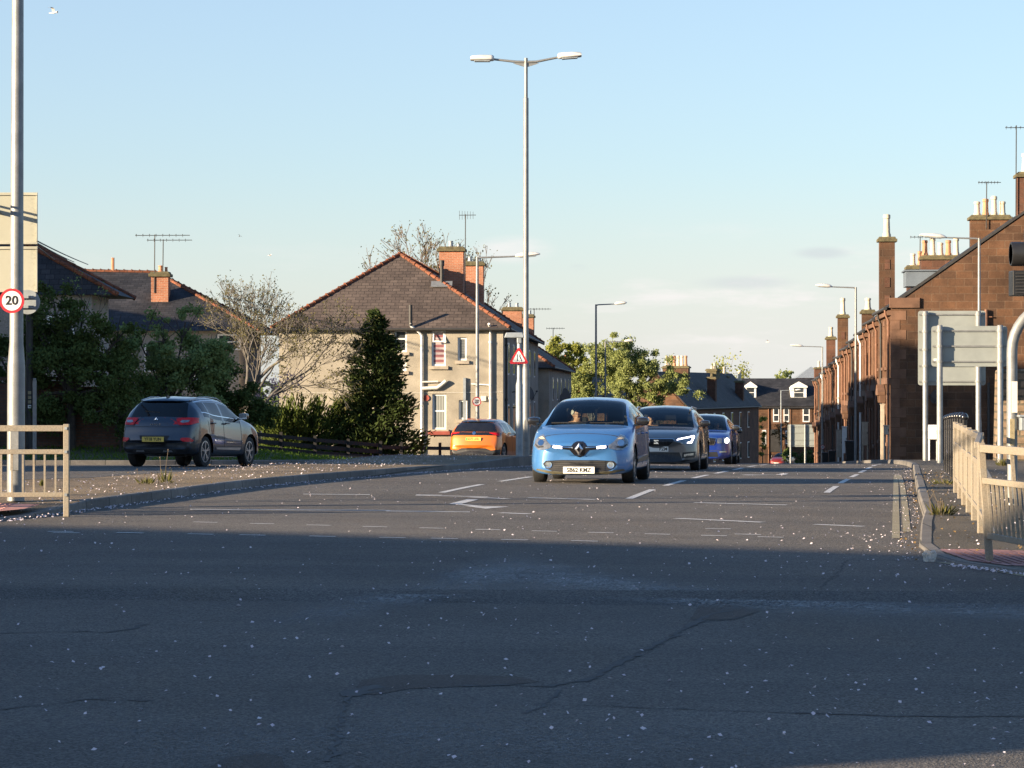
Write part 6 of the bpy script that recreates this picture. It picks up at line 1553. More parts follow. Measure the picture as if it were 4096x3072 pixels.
mb = MB(); mb.prism([(-.015,3.55,1.57),(-.015,3.72,1.555),(-.015,3.72,1.62)], (.03,0,0)); mb.build('roof_aerial', M['black'], car.root)
for sd in (-1, 1):     # bright window line and door details
    f_ = {k: pchip(v) for k, v in Ssuv['prof'].items()}
    low = []; up = []
    for i in range(16):
        y = lerp(1.40, 3.70, i/15); low.append((y, f_['zbelt'](y)+.035)); up.append((y, f_['zrail'](y)-.035))
    def strip(pts, t):
        for i in range(len(pts)-1):
            pass
        car.decal('window_trim', pts+[(a, b+t) for a, b in pts[::-1]], M['chrome'], 's', off=.007, th=.008, side=sd, maxlen=.15)
    strip(low, .018); strip(up, .018)
    for y in (2.35, 3.15): mb = MB(); mb.box((sd*.905,y,.99), (.05,.2,.035)); mb.build('door_handle', PK, car.root, bevel=.01)
    car.decal('sill_trim', [(1.5,.44),(3.0,.44),(2.95,.40),(1.55,.38)], M['alloy'], 's', off=.010, side=sd)
seams(car, ((1.42,.05),(2.47,.02),(3.3,.16)), .46, 1.05, (1, -1))
# ---------- orange hatchback seen from behind
Sor = dict(L=4.287, prof=hatch_prof(4.287, 1.836, 1.504, nose=(.66,1.0)), ws=(1.18,2.1), sg=[(1.52,2.35),(2.45,3.2),(3.26,3.55)], rg=(3.78,4.08), axles=(.86,3.56), arch=.36, wr_=.33, bowf=.2, bowr=.16, mir=(1.5,1.06,.08), headz=1.16, trimcol=8, rgm=M['dglass'], sgm=M['dglass'], rgcol=23)
PO = paintmat('bright orange car paint', (.62,.155,.012), .15)
mx, my = -1.29, 92.3; ah = 13.0; d_ = Vector((math.sin(R(ah)), math.cos(R(ah)))); fr = Vector((mx, my))+d_*4.287
car = Car('hatchback_car', 'bright orange hatchback seen from behind, parked before the cream house', Sor, (fr.x, fr.y, gz(mx+.3, my+2.1)), R(180-ah), PO); O1 = car
car.decal('rear_surround', [(-.74,1.04),(.74,1.04),(.66,1.25),(.58,1.40),(-.58,1.40),(-.66,1.25)], M['blackgloss'], 'r', off=.006)
car.decal('lamp_band', [(-.86,1.02),(-.60,1.035),(0,1.03),(.60,1.035),(.86,1.02),(.85,.90),(.78,.87),(.72,.93),(.3,.93),(-.3,.93),(-.72,.93),(-.78,.87),(-.85,.90)], M['blackgloss'], 'r', off=.010)
for sd in (-1, 1):
    car.decal('tail_lamp', [(sd*a, b) for a, b in ((.50,1.005),(.52,1.02),(.82,1.01),(.84,.92),(.80,.905),(.77,.97))], M['redlens'], 'r', off=.016)
    car.decal('reflector', [(sd*a, b) for a, b in ((.76,.36),(.80,.42),(.83,.42),(.80,.33))], M['redlens'], 'r', off=.014)
car.decal('diffuser', [(-.86,.46),(-.58,.43),(-.40,.50),(.40,.50),(.58,.43),(.86,.46),(.84,.22),(-.84,.22)], M['black'], 'r', off=.016, th=.02)
car.decal('roof_spoiler', [(-.62,1.385),(-.56,1.44),(.56,1.44),(.62,1.385)], M['blackgloss'], 'r', off=.07, th=.08)
car.decal('roof_panel', [(-.14,3.3),(.14,3.3),(.14,1.9+.5),(-.14,1.9+.5)][::-1], M['blackgloss'], 't', off=.006) if False else None
car.decal('emblem', ell(0,1.0,.06,.055), M['chrome'], 'r', off=.018)
car.plate('SG73 UHL', .80, True, M['plate_y'], green=True)
car.decal('wiper', [(-.02,1.10),(.3,1.12),(.3,1.105),(-.02,1.085)], M['black'], 'r', off=.02)
for y in (2.3, 3.1): mb = MB(); mb.box((-.90,y,.90), (.04,.18,.03)); mb.build('door_handle', PO, car.root, bevel=.008)
seams(car, ((1.42,.05),(2.40,.02),(3.2,.12)), .36, 1.0, (-1,))
# ---------- red car far off by the red house
PR = paintmat('red car paint', (.16,.012,.012), .2)
rx_, ry_ = (776-512)/F*292, 292
car = Car('hatchback_car', 'small red car parked far down the hill before the red house', dict(Sblue), (rx_, ry_, gz(rx_, ry_)), R(-25), PR)
car.mirrorpoly('headlight', [(.50,.60),(.52,.72),(.78,.76),(.78,.62)], M['lens'], off=.010); car.plate('', .30, False, M['plate_w'])

def settle(c):
    """stand the car on the road with both axles"""
    h = c.root.rotation_euler.z; a1, a2 = c.S['axles']; p = c.root.location; f = Vector((-math.sin(h), math.cos(h)))
    z1 = gz(p.x+f.x*a1, p.y+f.y*a1); z2 = gz(p.x+f.x*a2, p.y+f.y*a2); t = (z2-z1)/(a2-a1)
    c.root.rotation_euler.x = math.atan(t); c.root.location.z = z1-a1*t-.004
for c in CARS: settle(c)
bpy.context.view_layer.update()
# ---------------------------------------------------------------- people in the cars
def person(label, car, lx, ly, lz, look, hair, glasses=False, cloth='cloth', wheel=True, beard=None):
    """seated figure; local origin at the hips, facing -y; built as one remeshed body"""
    g = thing('person', label, 'person', car.root.matrix_basis @ Vector((lx, ly, lz)), car.root.rotation_euler.z)
    mb = MB(); HZ_ = .66
    def ball(c, rx, ry, rz, rot=0, n=14):
        prof = [(max(.001, math.sin(math.pi*i/10)), -math.cos(math.pi*i/10)) for i in range(11)]
        q = Matrix.Translation(c) @ Matrix.Rotation(rot, 4, 'Z') @ Matrix.Diagonal((rx, ry, rz, 1)); mb.M = q; mb.lathe(prof, (0,0,0), n); mb.M = None
    ball((0,.02,.05), .19,.15,.14); ball((0,.0,.22), .165,.125,.20); ball((0,0,.40), .19,.125,.16)
    mb.tube([(-.16,.01,.47),(0,.015,.50),(.16,.01,.47)], [.075,.085,.075], 12); mb.tube([(0,.01,.48),(0,-.005,.60)], [.062,.055], 12)
    ca, sa = math.cos(look), math.sin(look)
    def hp(x, y, z): return Vector((x*ca-y*sa, x*sa+y*ca-.015, HZ_+z))
    q = hp(0,0,.03); ball(q, .073,.092,.105, look); ball(hp(0,-.025,-.045), .056,.066,.066, look); ball(hp(0,-.058,-.078), .028,.025,.024, look)
    mb.tube([hp(0,-.083,.035), hp(0,-.103,.0), hp(0,-.106,-.008)], [.010,.014,.012], 8); ball(hp(0,-.078,.048), .052,.016,.014, look); ball(hp(0,-.083,-.05), .024,.012,.008, look); ball(hp(0,-.080,-.062), .020,.012,.008, look)
    for s in (-1, 1): ball(hp(s*.075,.012,.005), .010,.020,.030, look); ball(hp(s*.04,-.07,-.01), .022,.02,.024, look)
    hands = []
    for s in (-1, 1):
        sh = Vector((s*.185,.0,.455)); hd = Vector((s*.15,-.43,.385)) if wheel else Vector((s*.14,-.26,.06))
        el = Vector((s*.25,-.12,.22)); mb.tube([sh, sh.lerp(el,.5), el], [.060,.054,.046], 10); mb.tube([el, el.lerp(hd,.5), hd], [.046,.040,.028], 10); ball(el, .046,.046,.046)
        dr = (hd-el).normalized(); pc = hd+dr*.045; mb.tube([hd, pc, hd+dr*.085], [.026,.038,.034], 10)
        up = Vector((0,0,1)); lat = dr.cross(up).normalized()
        for k in range(4):
            b = hd+dr*.08+lat*(.028-.019*k); ln = (.034,.040,.037,.028)[k]; p2 = b+dr*ln*.9; p3 = p2+dr*ln*.3-up*ln*.75; mb.tube([b, p2, p3], [.0095,.009,.008], 7)
        b = hd+dr*.03-lat*s*-.0+lat*(.03 if s < 0 else -.03); mb.tube([b, b+dr*.03+Vector((-s*.012,0,.012)), b+dr*.055+Vector((-s*.012,0,.0))], [.012,.011,.009], 7); hands.append(hd)
        kn = Vector((s*.13,-.46,.12)); ft = Vector((s*.13,-.66,-.24)); hpj = Vector((s*.1,-.02,.03)); mb.tube([hpj, kn], [.085,.06], 10); ball(kn, .06,.06,.06); mb.tube([kn, kn.lerp(ft,.4), ft], [.058,.055,.04], 10); mb.tube([ft, ft+Vector((0,-.10,-.04)), ft+Vector((0,-.2,-.04))], [.042,.042,.03], 8)
    o = mb.build('body', [M[cloth], M['skin']], g)
    rm = o.modifiers.new('r', 'REMESH'); rm.mode = 'VOXEL'; rm.voxel_size = .0075; rm.use_smooth_shade = True
    sm = o.modifiers.new('s', 'SMOOTH'); sm.factor = .4; sm.iterations = 2
    bpy.context.view_layer.update(); me = bpy.data.meshes.new_from_object(o.evaluated_get(bpy.context.evaluated_depsgraph_get())); o.modifiers.clear(); o.data = me
    me.materials.clear(); me.materials.append(M[cloth]); me.materials.append(M['skin'])
    for p in me.polygons:
        c = p.center; p.material_index = 1 if (c.z > .535 or any((c-h).dot((h-Vector((h.x*1.5,-.12,.22))).normalized()) > -.004 and (c-h).length < .17 for h in hands)) else 0; p.use_smooth = True
    mb = MB(); n = 18; pts = []; fs = []; rows = 8
    for i in range(rows+1):
        th = math.pi*.5*i/rows*1.15
        for j in range(n):
            a = 2*math.pi*j/n; x, y, z = math.sin(th)*math.cos(a), math.sin(th)*math.sin(a), math.cos(th)
            front = max(0, -y)*(1.0 if hair[1] else .55); z2 = z
            lim = .42 if y < -.25 else -.35
            if z < lim and y < -.25: z2 = lim
            k = 1.06+.05*noise.noise((x*4, y*4, z*4)); pts.append(hp(x*.073*k*1.04, y*.095*k+.006, .03+z2*.105*k+.004))
    fs = [(i*n+j, i*n+(j+1)%n, (i+1)*n+(j+1)%n, (i+1)*n+j) for i in range(1 if hair[1] else 2, rows) for j in range(n)]+([] if not hair[1] else [tuple(n+j for j in range(n))[::-1]])
    mb.faces(pts, fs); hm = mb.build('hair', M[hair[0]], g, smooth=60); sd = hm.modifiers.new('t', 'SOLIDIFY'); sd.thickness = .008; sd.offset = -1
    for s in (-1, 1):
        mb = MB(); c = hp(s*.031,-.083,.022); prof = [(max(.001, math.sin(math.pi*i/6)), -math.cos(math.pi*i/6)) for i in range(7)]; mb.M = Matrix.Translation(c) @ Matrix.Diagonal((.012,.008,.007,1)); mb.lathe(prof, (0,0,0), 8); mb.build('eye', M['black'], g)
    if glasses:
        mb = MB()
        for s in (-1, 1):
            mb.tube([hp(s*.034+.024*math.cos(t*math.pi/6), -.100, .020+.018*math.sin(t*math.pi/6)) for t in range(13)], .0035, 6); mb.tube([hp(s*.058,-.098,.024), hp(s*.077,-.03,.026), hp(s*.078,.015,.022)], .0035, 6)
        mb.tube([hp(-.01,-.102,.022), hp(.01,-.102,.022)], .0035, 6); mb.build('glasses', M['black'], g)
    return g
M['hair_grey'] = pm('grey white hair', (.46,.42,.36), .8, .2, 40); M['hair_dark'] = pm('dark brown hair', (.03,.022,.017), .8, .2, 40)
bpy.context.view_layer.update()
person('elderly grey haired driver in glasses looking sideways in the light blue hatchback', B1, -.30, 2.36, .47, R(48), ('hair_grey', False), True)
person('dark haired driver in dark clothes behind the wheel of the grey estate', B2, -.33, 2.48, .46, R(10), ('hair_dark', True))
person('front seat occupant in dark clothes in the deep blue liftback', B3, .36, 2.55, .46, R(-15), ('hair_dark', True), False, 'cloth', True)
# ---------------------------------------------------------------- trees, shrubs, weeds, petals, birds
def ground_h(x, y): return gz(x, y)
class Leaves:
    def __init__(s): s.v = []; s.f = []
    def add(s, c, size, rng, nrm=None, asp=1.6):
        if nrm is None: nrm = Vector((rng.gauss(0,1), rng.gauss(0,1), rng.gauss(0,1)))
        if nrm.length < 1e-6: nrm = Vector((0,0,1))
        nrm.normalize(); u = nrm.orthogonal().normalized(); a = rng.uniform(0, 6.28); v = nrm.cross(u); d = u*math.cos(a)+v*math.sin(a); e = nrm.cross(d)
        L = size*rng.uniform(.7,1.3); w_ = L/asp/2; b = len(s.v)
        s.v += [c-d*L*.5, c+e*w_+nrm*w_*.25, c+d*L*.5, c-e*w_+nrm*w_*.25]; s.f.append((b, b+1, b+2, b+3))
    def blade(s, a, b, w_, rng):
        d = (b-a); e = d.cross(Vector((rng.gauss(0,1), rng.gauss(0,1), rng.gauss(0,1))))
        if e.length < 1e-6: return
        e = e.normalized()*w_/2; i = len(s.v); m = a.lerp(b, .45); s.v += [a, m+e, b, m-e]; s.f.append((i, i+1, i+2, i+3))
    def build(s, name, mat, parent):
        me = bpy.data.meshes.new(name); me.from_pydata([tuple(v) for v in s.v], [], s.f); me.materials.append(mat); return link(name, me, parent)
def grow(mb, p, d, L, r, depth, rng, ends, spread=.55, up=.15, nseg=4, shrink=.72, minr=.008, kids=(2,3), gnarl=.18):
    pts = [p]; rad = [r]; q = p.copy(); dd = d.copy()
    for i in range(nseg):
        dd = (dd+Vector((rng.gauss(0,gnarl), rng.gauss(0,gnarl), rng.gauss(0,gnarl)+up*.35))).normalized(); q = q+dd*(L/nseg); pts.append(q.copy()); rad.append(max(minr, lerp(r, r*.62, (i+1)/nseg)))
    mb.tube(pts, rad, 7 if r > .05 else (5 if r > .02 else 3), caps=False)
    if depth == 0: ends.append((q, dd)); return
    for k in range(rng.randint(*kids)):
        ax = Vector((rng.gauss(0,1), rng.gauss(0,1), rng.gauss(0,.6))); nd = (dd+ax.normalized()*spread*rng.uniform(.7,1.3)+Vector((0,0,up))).normalized()
        t = 1.0 if k == 0 else rng.uniform(.55, 1.0); st = pts[min(nseg, max(1, int(round(t*nseg))))]
        grow(mb, st, nd, L*shrink*rng.uniform(.8,1.15), max(minr, rad[-1]*(.9 if k == 0 else .7)), depth-1, rng, ends, spread, up, max(3, nseg-1), shrink, minr, kids, gnarl)
    if depth <= 2: ends.append((pts[len(pts)//2], dd))
def tree(name, label, cat, loc, h, seed, trunk_r, depth, leaf=None, leafn=6, leafs=.1, spr=.2, mat='bark', group=None, kids=(2,3), spread=.55, up=.15, lean=(0,0), trunk=.3, droop=0, shrink=.72, gnarl=.16, rz=0, minr=.007):
    rng = random.Random(seed); g = thing(name, label, cat, loc, rz, group); mb = MB(); ends = []
    base = Vector((0,0,-.15)); d = Vector((lean[0], lean[1], 1)).normalized()
    grow(mb, base, d, h*trunk, trunk_r, depth, rng, ends, spread, up, 5, shrink, minr, kids, gnarl)
    mb.build('trunk', M[mat], g, smooth=60)
    if leaf:
        lv = Leaves()
        for q, dd in ends:
            for k in range(leafn):
                c = q+Vector((rng.gauss(0,spr), rng.gauss(0,spr), rng.gauss(0,spr)-droop*rng.random())); lv.add(c, leafs, rng)
        lv.build('crown', M[leaf], g)
    return g
def clump_tree(name, label, cat, loc, clumps, n, ls, leaf, seed, trunk_h, tr=.12, mat='bark_dark', group=None, asp=1.6, hollow=.45):
    """foliage spread through a number of ellipsoidal clumps hung on limbs"""
    rng = random.Random(seed); g = thing(name, label, cat, loc, 0, group); mb = MB()
    top = Vector((0,0,trunk_h)); mb.tube([(0,0,-.2),(0.03,0,trunk_h*.5),top], [tr,tr*.8,tr*.6], 8)
    for c in clumps:
        c = Vector(c[:3]); m = top.lerp(c, .5)+Vector((rng.gauss(0,.1), rng.gauss(0,.1), -.1)); mb.tube([top*.8, m, c], [tr*.5,tr*.3,.02], 5)
        for _ in range(5): e = c+Vector((rng.gauss(0,.35), rng.gauss(0,.35), rng.gauss(0,.3))); mb.tube([m.lerp(c,.6), e], [.02,.006], 4)
    mb.build('trunk', M[mat], g, smooth=60); lv = Leaves(); tot = sum(c[3]*c[4]*c[5] for c in clumps)**1.0
    for c in clumps:
        k = int(n*c[3]*c[4]*c[5]/tot); sub = []
        for _ in range(max(5, int(9*c[3]*c[5]))):
            u = Vector((rng.gauss(0,1), rng.gauss(0,1), rng.gauss(0,1))).normalized()*rng.uniform(hollow, 1.08); sub.append((Vector((c[0]+u.x*c[3], c[1]+u.y*c[4], c[2]+u.z*c[5])), rng.uniform(.12,.34)*min(c[3],c[5])**.5))
        for _ in range(k):
            s, r_ = rng.choice(sub); p = s+Vector((rng.gauss(0,r_*.6), rng.gauss(0,r_*.6), rng.gauss(0,r_*.5))); lv.add(p, ls, rng, None, asp)
    lv.build('crown', M[leaf], g); return g
def conifer(name, label, loc, h, rad, n, leaf, seed, ls=.16, gap=.25):
    rng = random.Random(seed); g = thing(name, label, 'tree', loc, 0); mb = MB(); mb.tube([(0,0,-.2),(0,0,h*.5),(0,0,h*.97)], [.12,.08,.02], 7); lv = Leaves()
    nb = 95
    for i in range(nb):
        t = (i+rng.random())/nb; z = h*(.03+.95*t**1.05); prof = (1-t)**.72*(.80+.35*rng.random())*(1 if t > .08 else .9); L = max(.12, rad*prof); a = rng.uniform(0, 6.28); up = rng.uniform(.10,.55)+.5*t
        d = Vector((math.cos(a), math.sin(a), 0)); p0 = Vector((0,0,z-.2*L)); p1 = p0+d*L*.6+Vector((0,0,L*up*.35)); p2 = p0+d*L+Vector((0,0,L*up*.9))
        mb.tube([p0,p1,p2], [.025,.015,.006], 4)
        for k in range(int(n/nb*(.35+L/rad))):
            u = rng.random()**.6; c = (p0.lerp(p1, u*2) if u < .5 else p1.lerp(p2, u*2-1)); sp = .10+.16*L*(1-abs(u-.6))
            c = c+Vector((rng.gauss(0,sp*.7), rng.gauss(0,sp*.7), rng.gauss(0,sp*.55))); dr = (d*.9+Vector((rng.gauss(0,.5), rng.gauss(0,.5), .55+rng.gauss(0,.4)))).normalized()
            lv.blade(c-dr*ls*.4, c+dr*ls*rng.uniform(.5,1.1), ls*.42, rng)
    mb.build('trunk', M['bark_dark'], g); lv.build('crown', M[leaf], g); return g
def at(px, d): x = (px-512)/F*d; return (x, d, gz(x, d))
# tall conifer and juniper before the cream house
lc = at(376.5, 96); hC = P(0,311,96).z-lc[2]
conifer('conifer_tree', 'tall dark conifer standing before the cream house', lc, hC, 1.62, 21000, 'leaf_con', 21, .17)
lj = at(297, 95.2)
rng = random.Random(9); g = thing('juniper_bush', 'spreading dark juniper with upswept branch tips left of the tall conifer', 'bush', lj, 0); mb = MB(); lv = Leaves()
for i in range(70):
    a = rng.uniform(0, 6.28); el = rng.uniform(.12, 1.25); L = rng.uniform(.9, 1.65)*(1.0+.25*math.cos(a))*(.95+.35*math.sin(el)); d = Vector((math.cos(a)*math.cos(el), math.sin(a)*math.cos(el), math.sin(el)*1.05))
    p0 = Vector((rng.gauss(0,.15), rng.gauss(0,.15), .1)); p2 = p0+d*L; p1 = p0.lerp(p2,.55)+Vector((0,0,-.08)); mb.tube([p0,p1,p2], [.03,.018,.006], 4)
    for k in range(170):
        u = rng.random()**.55; c = p0.lerp(p1,u*2) if u < .5 else p1.lerp(p2,u*2-1); c = c+Vector((rng.gauss(0,.11), rng.gauss(0,.11), rng.gauss(0,.09))); dr = (d+Vector((rng.gauss(0,.4), rng.gauss(0,.4), .45))).normalized(); lv.blade(c-dr*.05, c+dr*rng.uniform(.08,.2), .06, rng)
mb.build('trunk', M['bark_dark'], g); lv.build('crown', M['leaf_jun'], g)
# bare tree by the crossover
lb = at(251, 93); hb = P(0,281,93).z-lb[2]
tree('bare_tree', 'bare grey tree just coming into bud between the crossover and the cream house', 'tree', lb, 7.2, 30, .155, 6, 'bud', 3, .07, .06, 'bark', kids=(2,4), spread=.60, up=.12, trunk=.27, lean=(.02,-.05), gnarl=.12, shrink=.74)
tree('bare_tree', 'low spreading bare branches reaching right across the cream house wall', 'tree', (lb[0]+.1, lb[1]-.1, lb[2]+1.3), 4.3, 59, .075, 5, 'bud', 4, .075, .07, 'bark', kids=(2,4), spread=.55, up=.02, trunk=.36, lean=(.75,.1), gnarl=.12, shrink=.76)
lp = at(266, 101); tree('cherry_tree', 'pink blossoming cherry glimpsed behind the bare grey tree', 'tree', lp, 3.6, 8, .08, 4, 'blossom', 12, .09, .15, 'bark_dark', spread=.5, up=.2)
# shaded trees and shrubs on the left
li = at(70, 79.5)
clump_tree('ivy_tree', 'big dark ivy covered tree at far left above the brick wall', 'tree', li, [(-.4,.2,3.6,1.2,1.0,.95),(.75,0,3.3,1.0,.9,.9),(-.9,.1,2.7,1.1,.9,1.0),(.9,-.1,2.3,1.15,.9,1.0),(0,0,2.6,1.3,1.1,1.3),(.4,.2,4.2,.6,.5,.4),(-1.2,.1,3.9,.6,.6,.5),(1.45,0,1.7,.9,.8,.9),(1.6,0,3.5,.5,.45,.45),(.2,0,1.5,1.2,.8,.8),(-.9,0,1.6,.9,.8,.7),(-.5,.2,4.35,.75,.6,.5),(-1.3,.2,4.3,.5,.5,.4)], 33000, .10, 'leaf_dark', 31, 2.0, .16, hollow=.2)
tree('bare_tree', 'thin bare shoots sticking out above the ivy tree', 'tree', (li[0]+.9, li[1]+.4, li[2]+3.4), 1.8, 5, .03, 3, 'leaf_mid', 3, .09, .08, 'bark_dark', spread=.6, up=.3, trunk=.4)
lg = at(168, 82)
clump_tree('shrub_tree', 'loose mid green tree with pale flower buds behind the crossover', 'tree', lg, [(-.3,0,3.1,1.2,.9,.75),(.8,.1,3.0,1.1,.9,.7),(-1.2,0,2.3,1.0,.8,.9),(.2,0,2.3,1.2,.9,1.0),(1.4,.1,2.5,.8,.7,.8),(-.9,-.1,1.4,1.1,.8,.9),(.6,0,1.4,1.1,.8,.8),(-.2,0,3.65,.7,.5,.35),(1.5,.1,3.0,.6,.5,.5),(.5,.1,3.75,.6,.5,.4),(-1.0,.1,3.5,.6,.5,.4)], 27000, .095, 'leaf_mid', 32, 1.6, .1, hollow=.2)
ld = at(212, 84.5)
clump_tree('yew_bush', 'very dark evergreen mass behind the roof of the crossover', 'bush', ld, [(0,0,2.0,1.25,.9,.8),(.9,0,1.7,.9,.8,.8),(-1.0,0,1.4,1.1,.9,1.0),(.2,0,1.0,1.4,.9,.9),(.3,.1,2.6,.75,.6,.5),(1.35,0,1.0,.65,.6,.7)], 20000, .095, 'leaf_dark', 33, 1.0, .1, hollow=.2)
lh = at(120, 79)
clump_tree('ivy_bush', 'dark ivy hanging over the end of the brick wall', 'bush', lh, [(0,0,1.1,.8,.6,.9),(.5,.1,.7,.8,.6,.7),(-.5,.1,1.5,.7,.6,.8),(1.0,.2,.6,.6,.5,.6)], 9000, .09, 'leaf_dark', 34, .7, .05, hollow=.2)
le = at(20, 80.9)
clump_tree('ivy_tree', 'dark foliage behind the tall left column and the brick wall', 'tree', le, [(0,0,2.6,1.1,.8,1.1),(-.8,0,3.0,.9,.8,1.0),(.5,.2,3.2,.8,.7,.8)], 11000, .10, 'leaf_dark', 35, 1.9, .12, hollow=.2)
# bare trees behind the cream house roof
lt = at(438, 168); tree('bare_tree', 'tall bare tree rising behind the ridge of the cream house', 'tree', (lt[0], lt[1], lt[2]+1.5), 13.4, 23, .24, 6, 'bud', 2, .14, .15, mat='twig', minr=.016, kids=(2,4), spread=.56, up=.14, trunk=.33, gnarl=.12, shrink=.73)
lt = at(408, 172); tree('bare_tree', 'lower bare tree behind the left slope of the cream house roof', 'tree', (lt[0], lt[1], lt[2]+1.5), 11.3, 41, .2, 6, 'bud', 2, .14, .15, mat='twig', minr=.014, kids=(2,3), spread=.62, up=.05, trunk=.34, gnarl=.14)
lt = at(489, 165); clump_tree('ivy_tree', 'dark ivy clad tree showing right of the double chimney', 'tree', lt, [(0,0,7.0,1.0,.9,1.0),(.5,0,6.0,.9,.9,.9),(-.3,0,7.6,.6,.6,.5),(.9,0,5.4,.7,.7,.7)], 2600, .19, 'leaf_dark', 36, 5.0, .2)
# spring trees beyond
SG = 'spring trees beside the road'
def rel(px0, px1, py0, py1, d, x0, z0):
    return ((px0+px1)/2-512)/F*d-x0, EYE-((py0+py1)/2-388)/F*d-z0, (px1-px0)/2/F*d, (py1-py0)/2/F*d
def pixtree(name, label, px, d, boxes, n, ls, leaf, seed, th, tr=.16, hollow=.3, mat='bark'):
    l = at(px, d); cl = []
    for b in boxes:
        x, z, rx_, rz_ = rel(*b, d, l[0], l[2]); cl.append((x, 0, z, rx_, rx_*.9, rz_))
    return clump_tree(name, label, 'tree', l, cl, n, ls, leaf, seed, th, tr, mat, SG, hollow=hollow)
pixtree('spring_tree', 'bright yellow green tree just right of the second council block', 556, 216, [(538,560,335,362),(548,582,338,368),(560,592,344,372),(540,575,355,395),(570,600,352,392)], 16000, .19, 'leaf_spring', 41, 5.0)
pixtree('spring_tree', 'pale yellow green rounded tree behind the two slim lamp columns', 592, 212, [(575,608,352,385),(585,622,336,372),(575,600,372,410),(598,630,360,400),(570,590,385,415),(560,600,360,412),(600,640,345,385)], 26000, .17, 'leaf_pale', 42, 4.0)
pixtree('spring_tree', 'olive green drooping tree above the roof of the grey estate', 628, 207, [(600,640,333,366),(612,655,344,380),(625,668,362,396),(600,640,372,405),(640,678,378,408),(610,650,390,412),(630,672,350,385),(655,700,372,404)], 34000, .16, 'leaf_pale', 43, 3.5)
tree('bare_tree', 'pale budding thicket before the gable of the dark stone house', 'tree', at(662, 200), 6.4, 71, .14, 5, 'leaf_pale', 5, .17, .28, 'twig', SG, kids=(2,3), spread=.75, up=.0, trunk=.34)
tree('bare_tree', 'budding branches hanging before the skylit slate roof', 'tree', at(683, 215), 5.8, 73, .12, 5, 'leaf_pale', 4, .17, .25, 'twig', SG, kids=(2,3), spread=.8, up=-.02, trunk=.34)
lt = at(742, 330); tree('spring_tree', 'thin upright tree behind the ridge between the two far houses', 'tree', (lt[0], lt[1], lt[2]+5), 8.4, 81, .15, 4, 'leaf_spring', 8, .32, .35, 'twig', SG, spread=.42, up=.25, trunk=.34)
lt = at(733, 325); clump_tree('dark_tree', 'small dark evergreen behind the far chimneys', 'tree', lt, [(0,0,9.2,1.6,1.4,.8),(.8,0,9.0,1.0,1.0,.7)], 900, .35, 'leaf_dark', 83, 6, .2, group=None)
lt = at(787, 520); clump_tree('round_tree', 'distant round green treetop behind the red house roof', 'tree', lt, [(0,0,13.6,3.0,2.5,2.0)], 900, .6, 'leaf_pale', 84, 9, .3)
l = at(764, 306); clump_tree('climber', 'yellow green climbing shrub against the bright red house', 'bush', (l[0],308,l[2]), [(0,0,4.6,.35,.3,1.4),(.15,0,3.0,.4,.3,1.2),(-.1,0,1.6,.5,.3,1.0)], 900, .24, 'leaf_spring', 85, 2.5, .06)
l = at(781, 303.8); clump_tree('garden_shrub', 'dark red leaved shrub in front of the bright red house', 'bush', l, [(0,0,3.6,.9,.5,1.6),(.9,0,3.3,.7,.5,1.3)], 700, .22, 'litter', 86, 1.4, .06)
l = at(806, 292); clump_tree('hedge', 'dark green hedge at the foot of the far sign back', 'hedge', l, [(-1.8,0,1.1,1.0,.6,.9),(-.4,0,1.0,1.0,.6,.9),(1.0,0,1.1,1.0,.6,.9)], 1500, .25, 'leaf_dark', 87, .6, .06)
# wooded hill on the skyline
rng = random.Random(12); lv = Leaves()
for k in range(9000):
    x = rng.uniform(-420, 520); y = rng.uniform(900, 1000); top = 3.2+2.2*noise.noise((x*.012, 0, 1))+1.2*noise.noise((x*.05, 0, 4)); lv.add(Vector((x, y, rng.uniform(-11, top))), 3.2, rng)
tag(lv.build('far_wood', M['leaf_dark'], None), 'distant dark wood along the skyline', 'wood', kind='stuff')
# weeds
def weed(label, x, y, z, n, h, seed, leaf='weed', stalks=3, spread=.22):
    rng = random.Random(seed); g = thing('weed', label, 'weed', (x, y, z), 0, None); lv = Leaves()
    for k in range(n):
        a = rng.uniform(0, 6.28); r_ = rng.random()**.7*spread; c = Vector((math.cos(a)*r_, math.sin(a)*r_, rng.uniform(.01, h*.5))); lv.blade(Vector((c.x*.5,c.y*.5,0)), c+Vector((0,0,h*.2*rng.random())), .022, rng)
    lv.build('leaves', M[leaf], g); mb = MB()
    for k in range(stalks):
        a = Vector((rng.gauss(0,spread*.5), rng.gauss(0,spread*.4), 0)); b = a+Vector((rng.gauss(0,.09), rng.gauss(0,.05), h*rng.uniform(.6,1.2))); mb.tube([a, a.lerp(b,.6)+Vector((rng.gauss(0,.02),0,0)), b], [.006,.005,.004], 4); mb.lathe([(.002,-.012),(.014,0),(.002,.014)], b, 6)
    if stalks: mb.build('stalk', M['timber'], g)
    return g
for lab, px, py, n, h, sd, st, sp_ in (('dry stalked weed on the island below the crossover, left of two', 147, 484, 34, .18, 1, 4, .18),('tall bent dandelion stalk on the island below the crossover', 166, 483, 26, .40, 2, 2, .14),('small green weed at the foot of the left guard rail', 42, 486, 30, .16, 3, 0, .06),
    ('yellow green weed clump on the island in front of the timber fence', 417, 457.5, 110, .24, 4, 1, .42),('straggly weed by the right kerb near the guard rail', 941, 515, 70, .24, 5, 6, .24),('second weed by the right kerb under the black railing', 944, 484, 45, .15, 6, 3, .25),('low weed tuft on the island edge near the warning sign', 399, 459, 60, .12, 7, 1, .3),('weed at the foot of the near sign posts', 1002, 466, 60, .35, 8, 2, .2)):
    q = G(px, py, .12); weed(lab, q[0], q[1], gz(*q)+(.12 if px > 900 else islh(*q)), n, h, sd, 'weed', st, sp_)
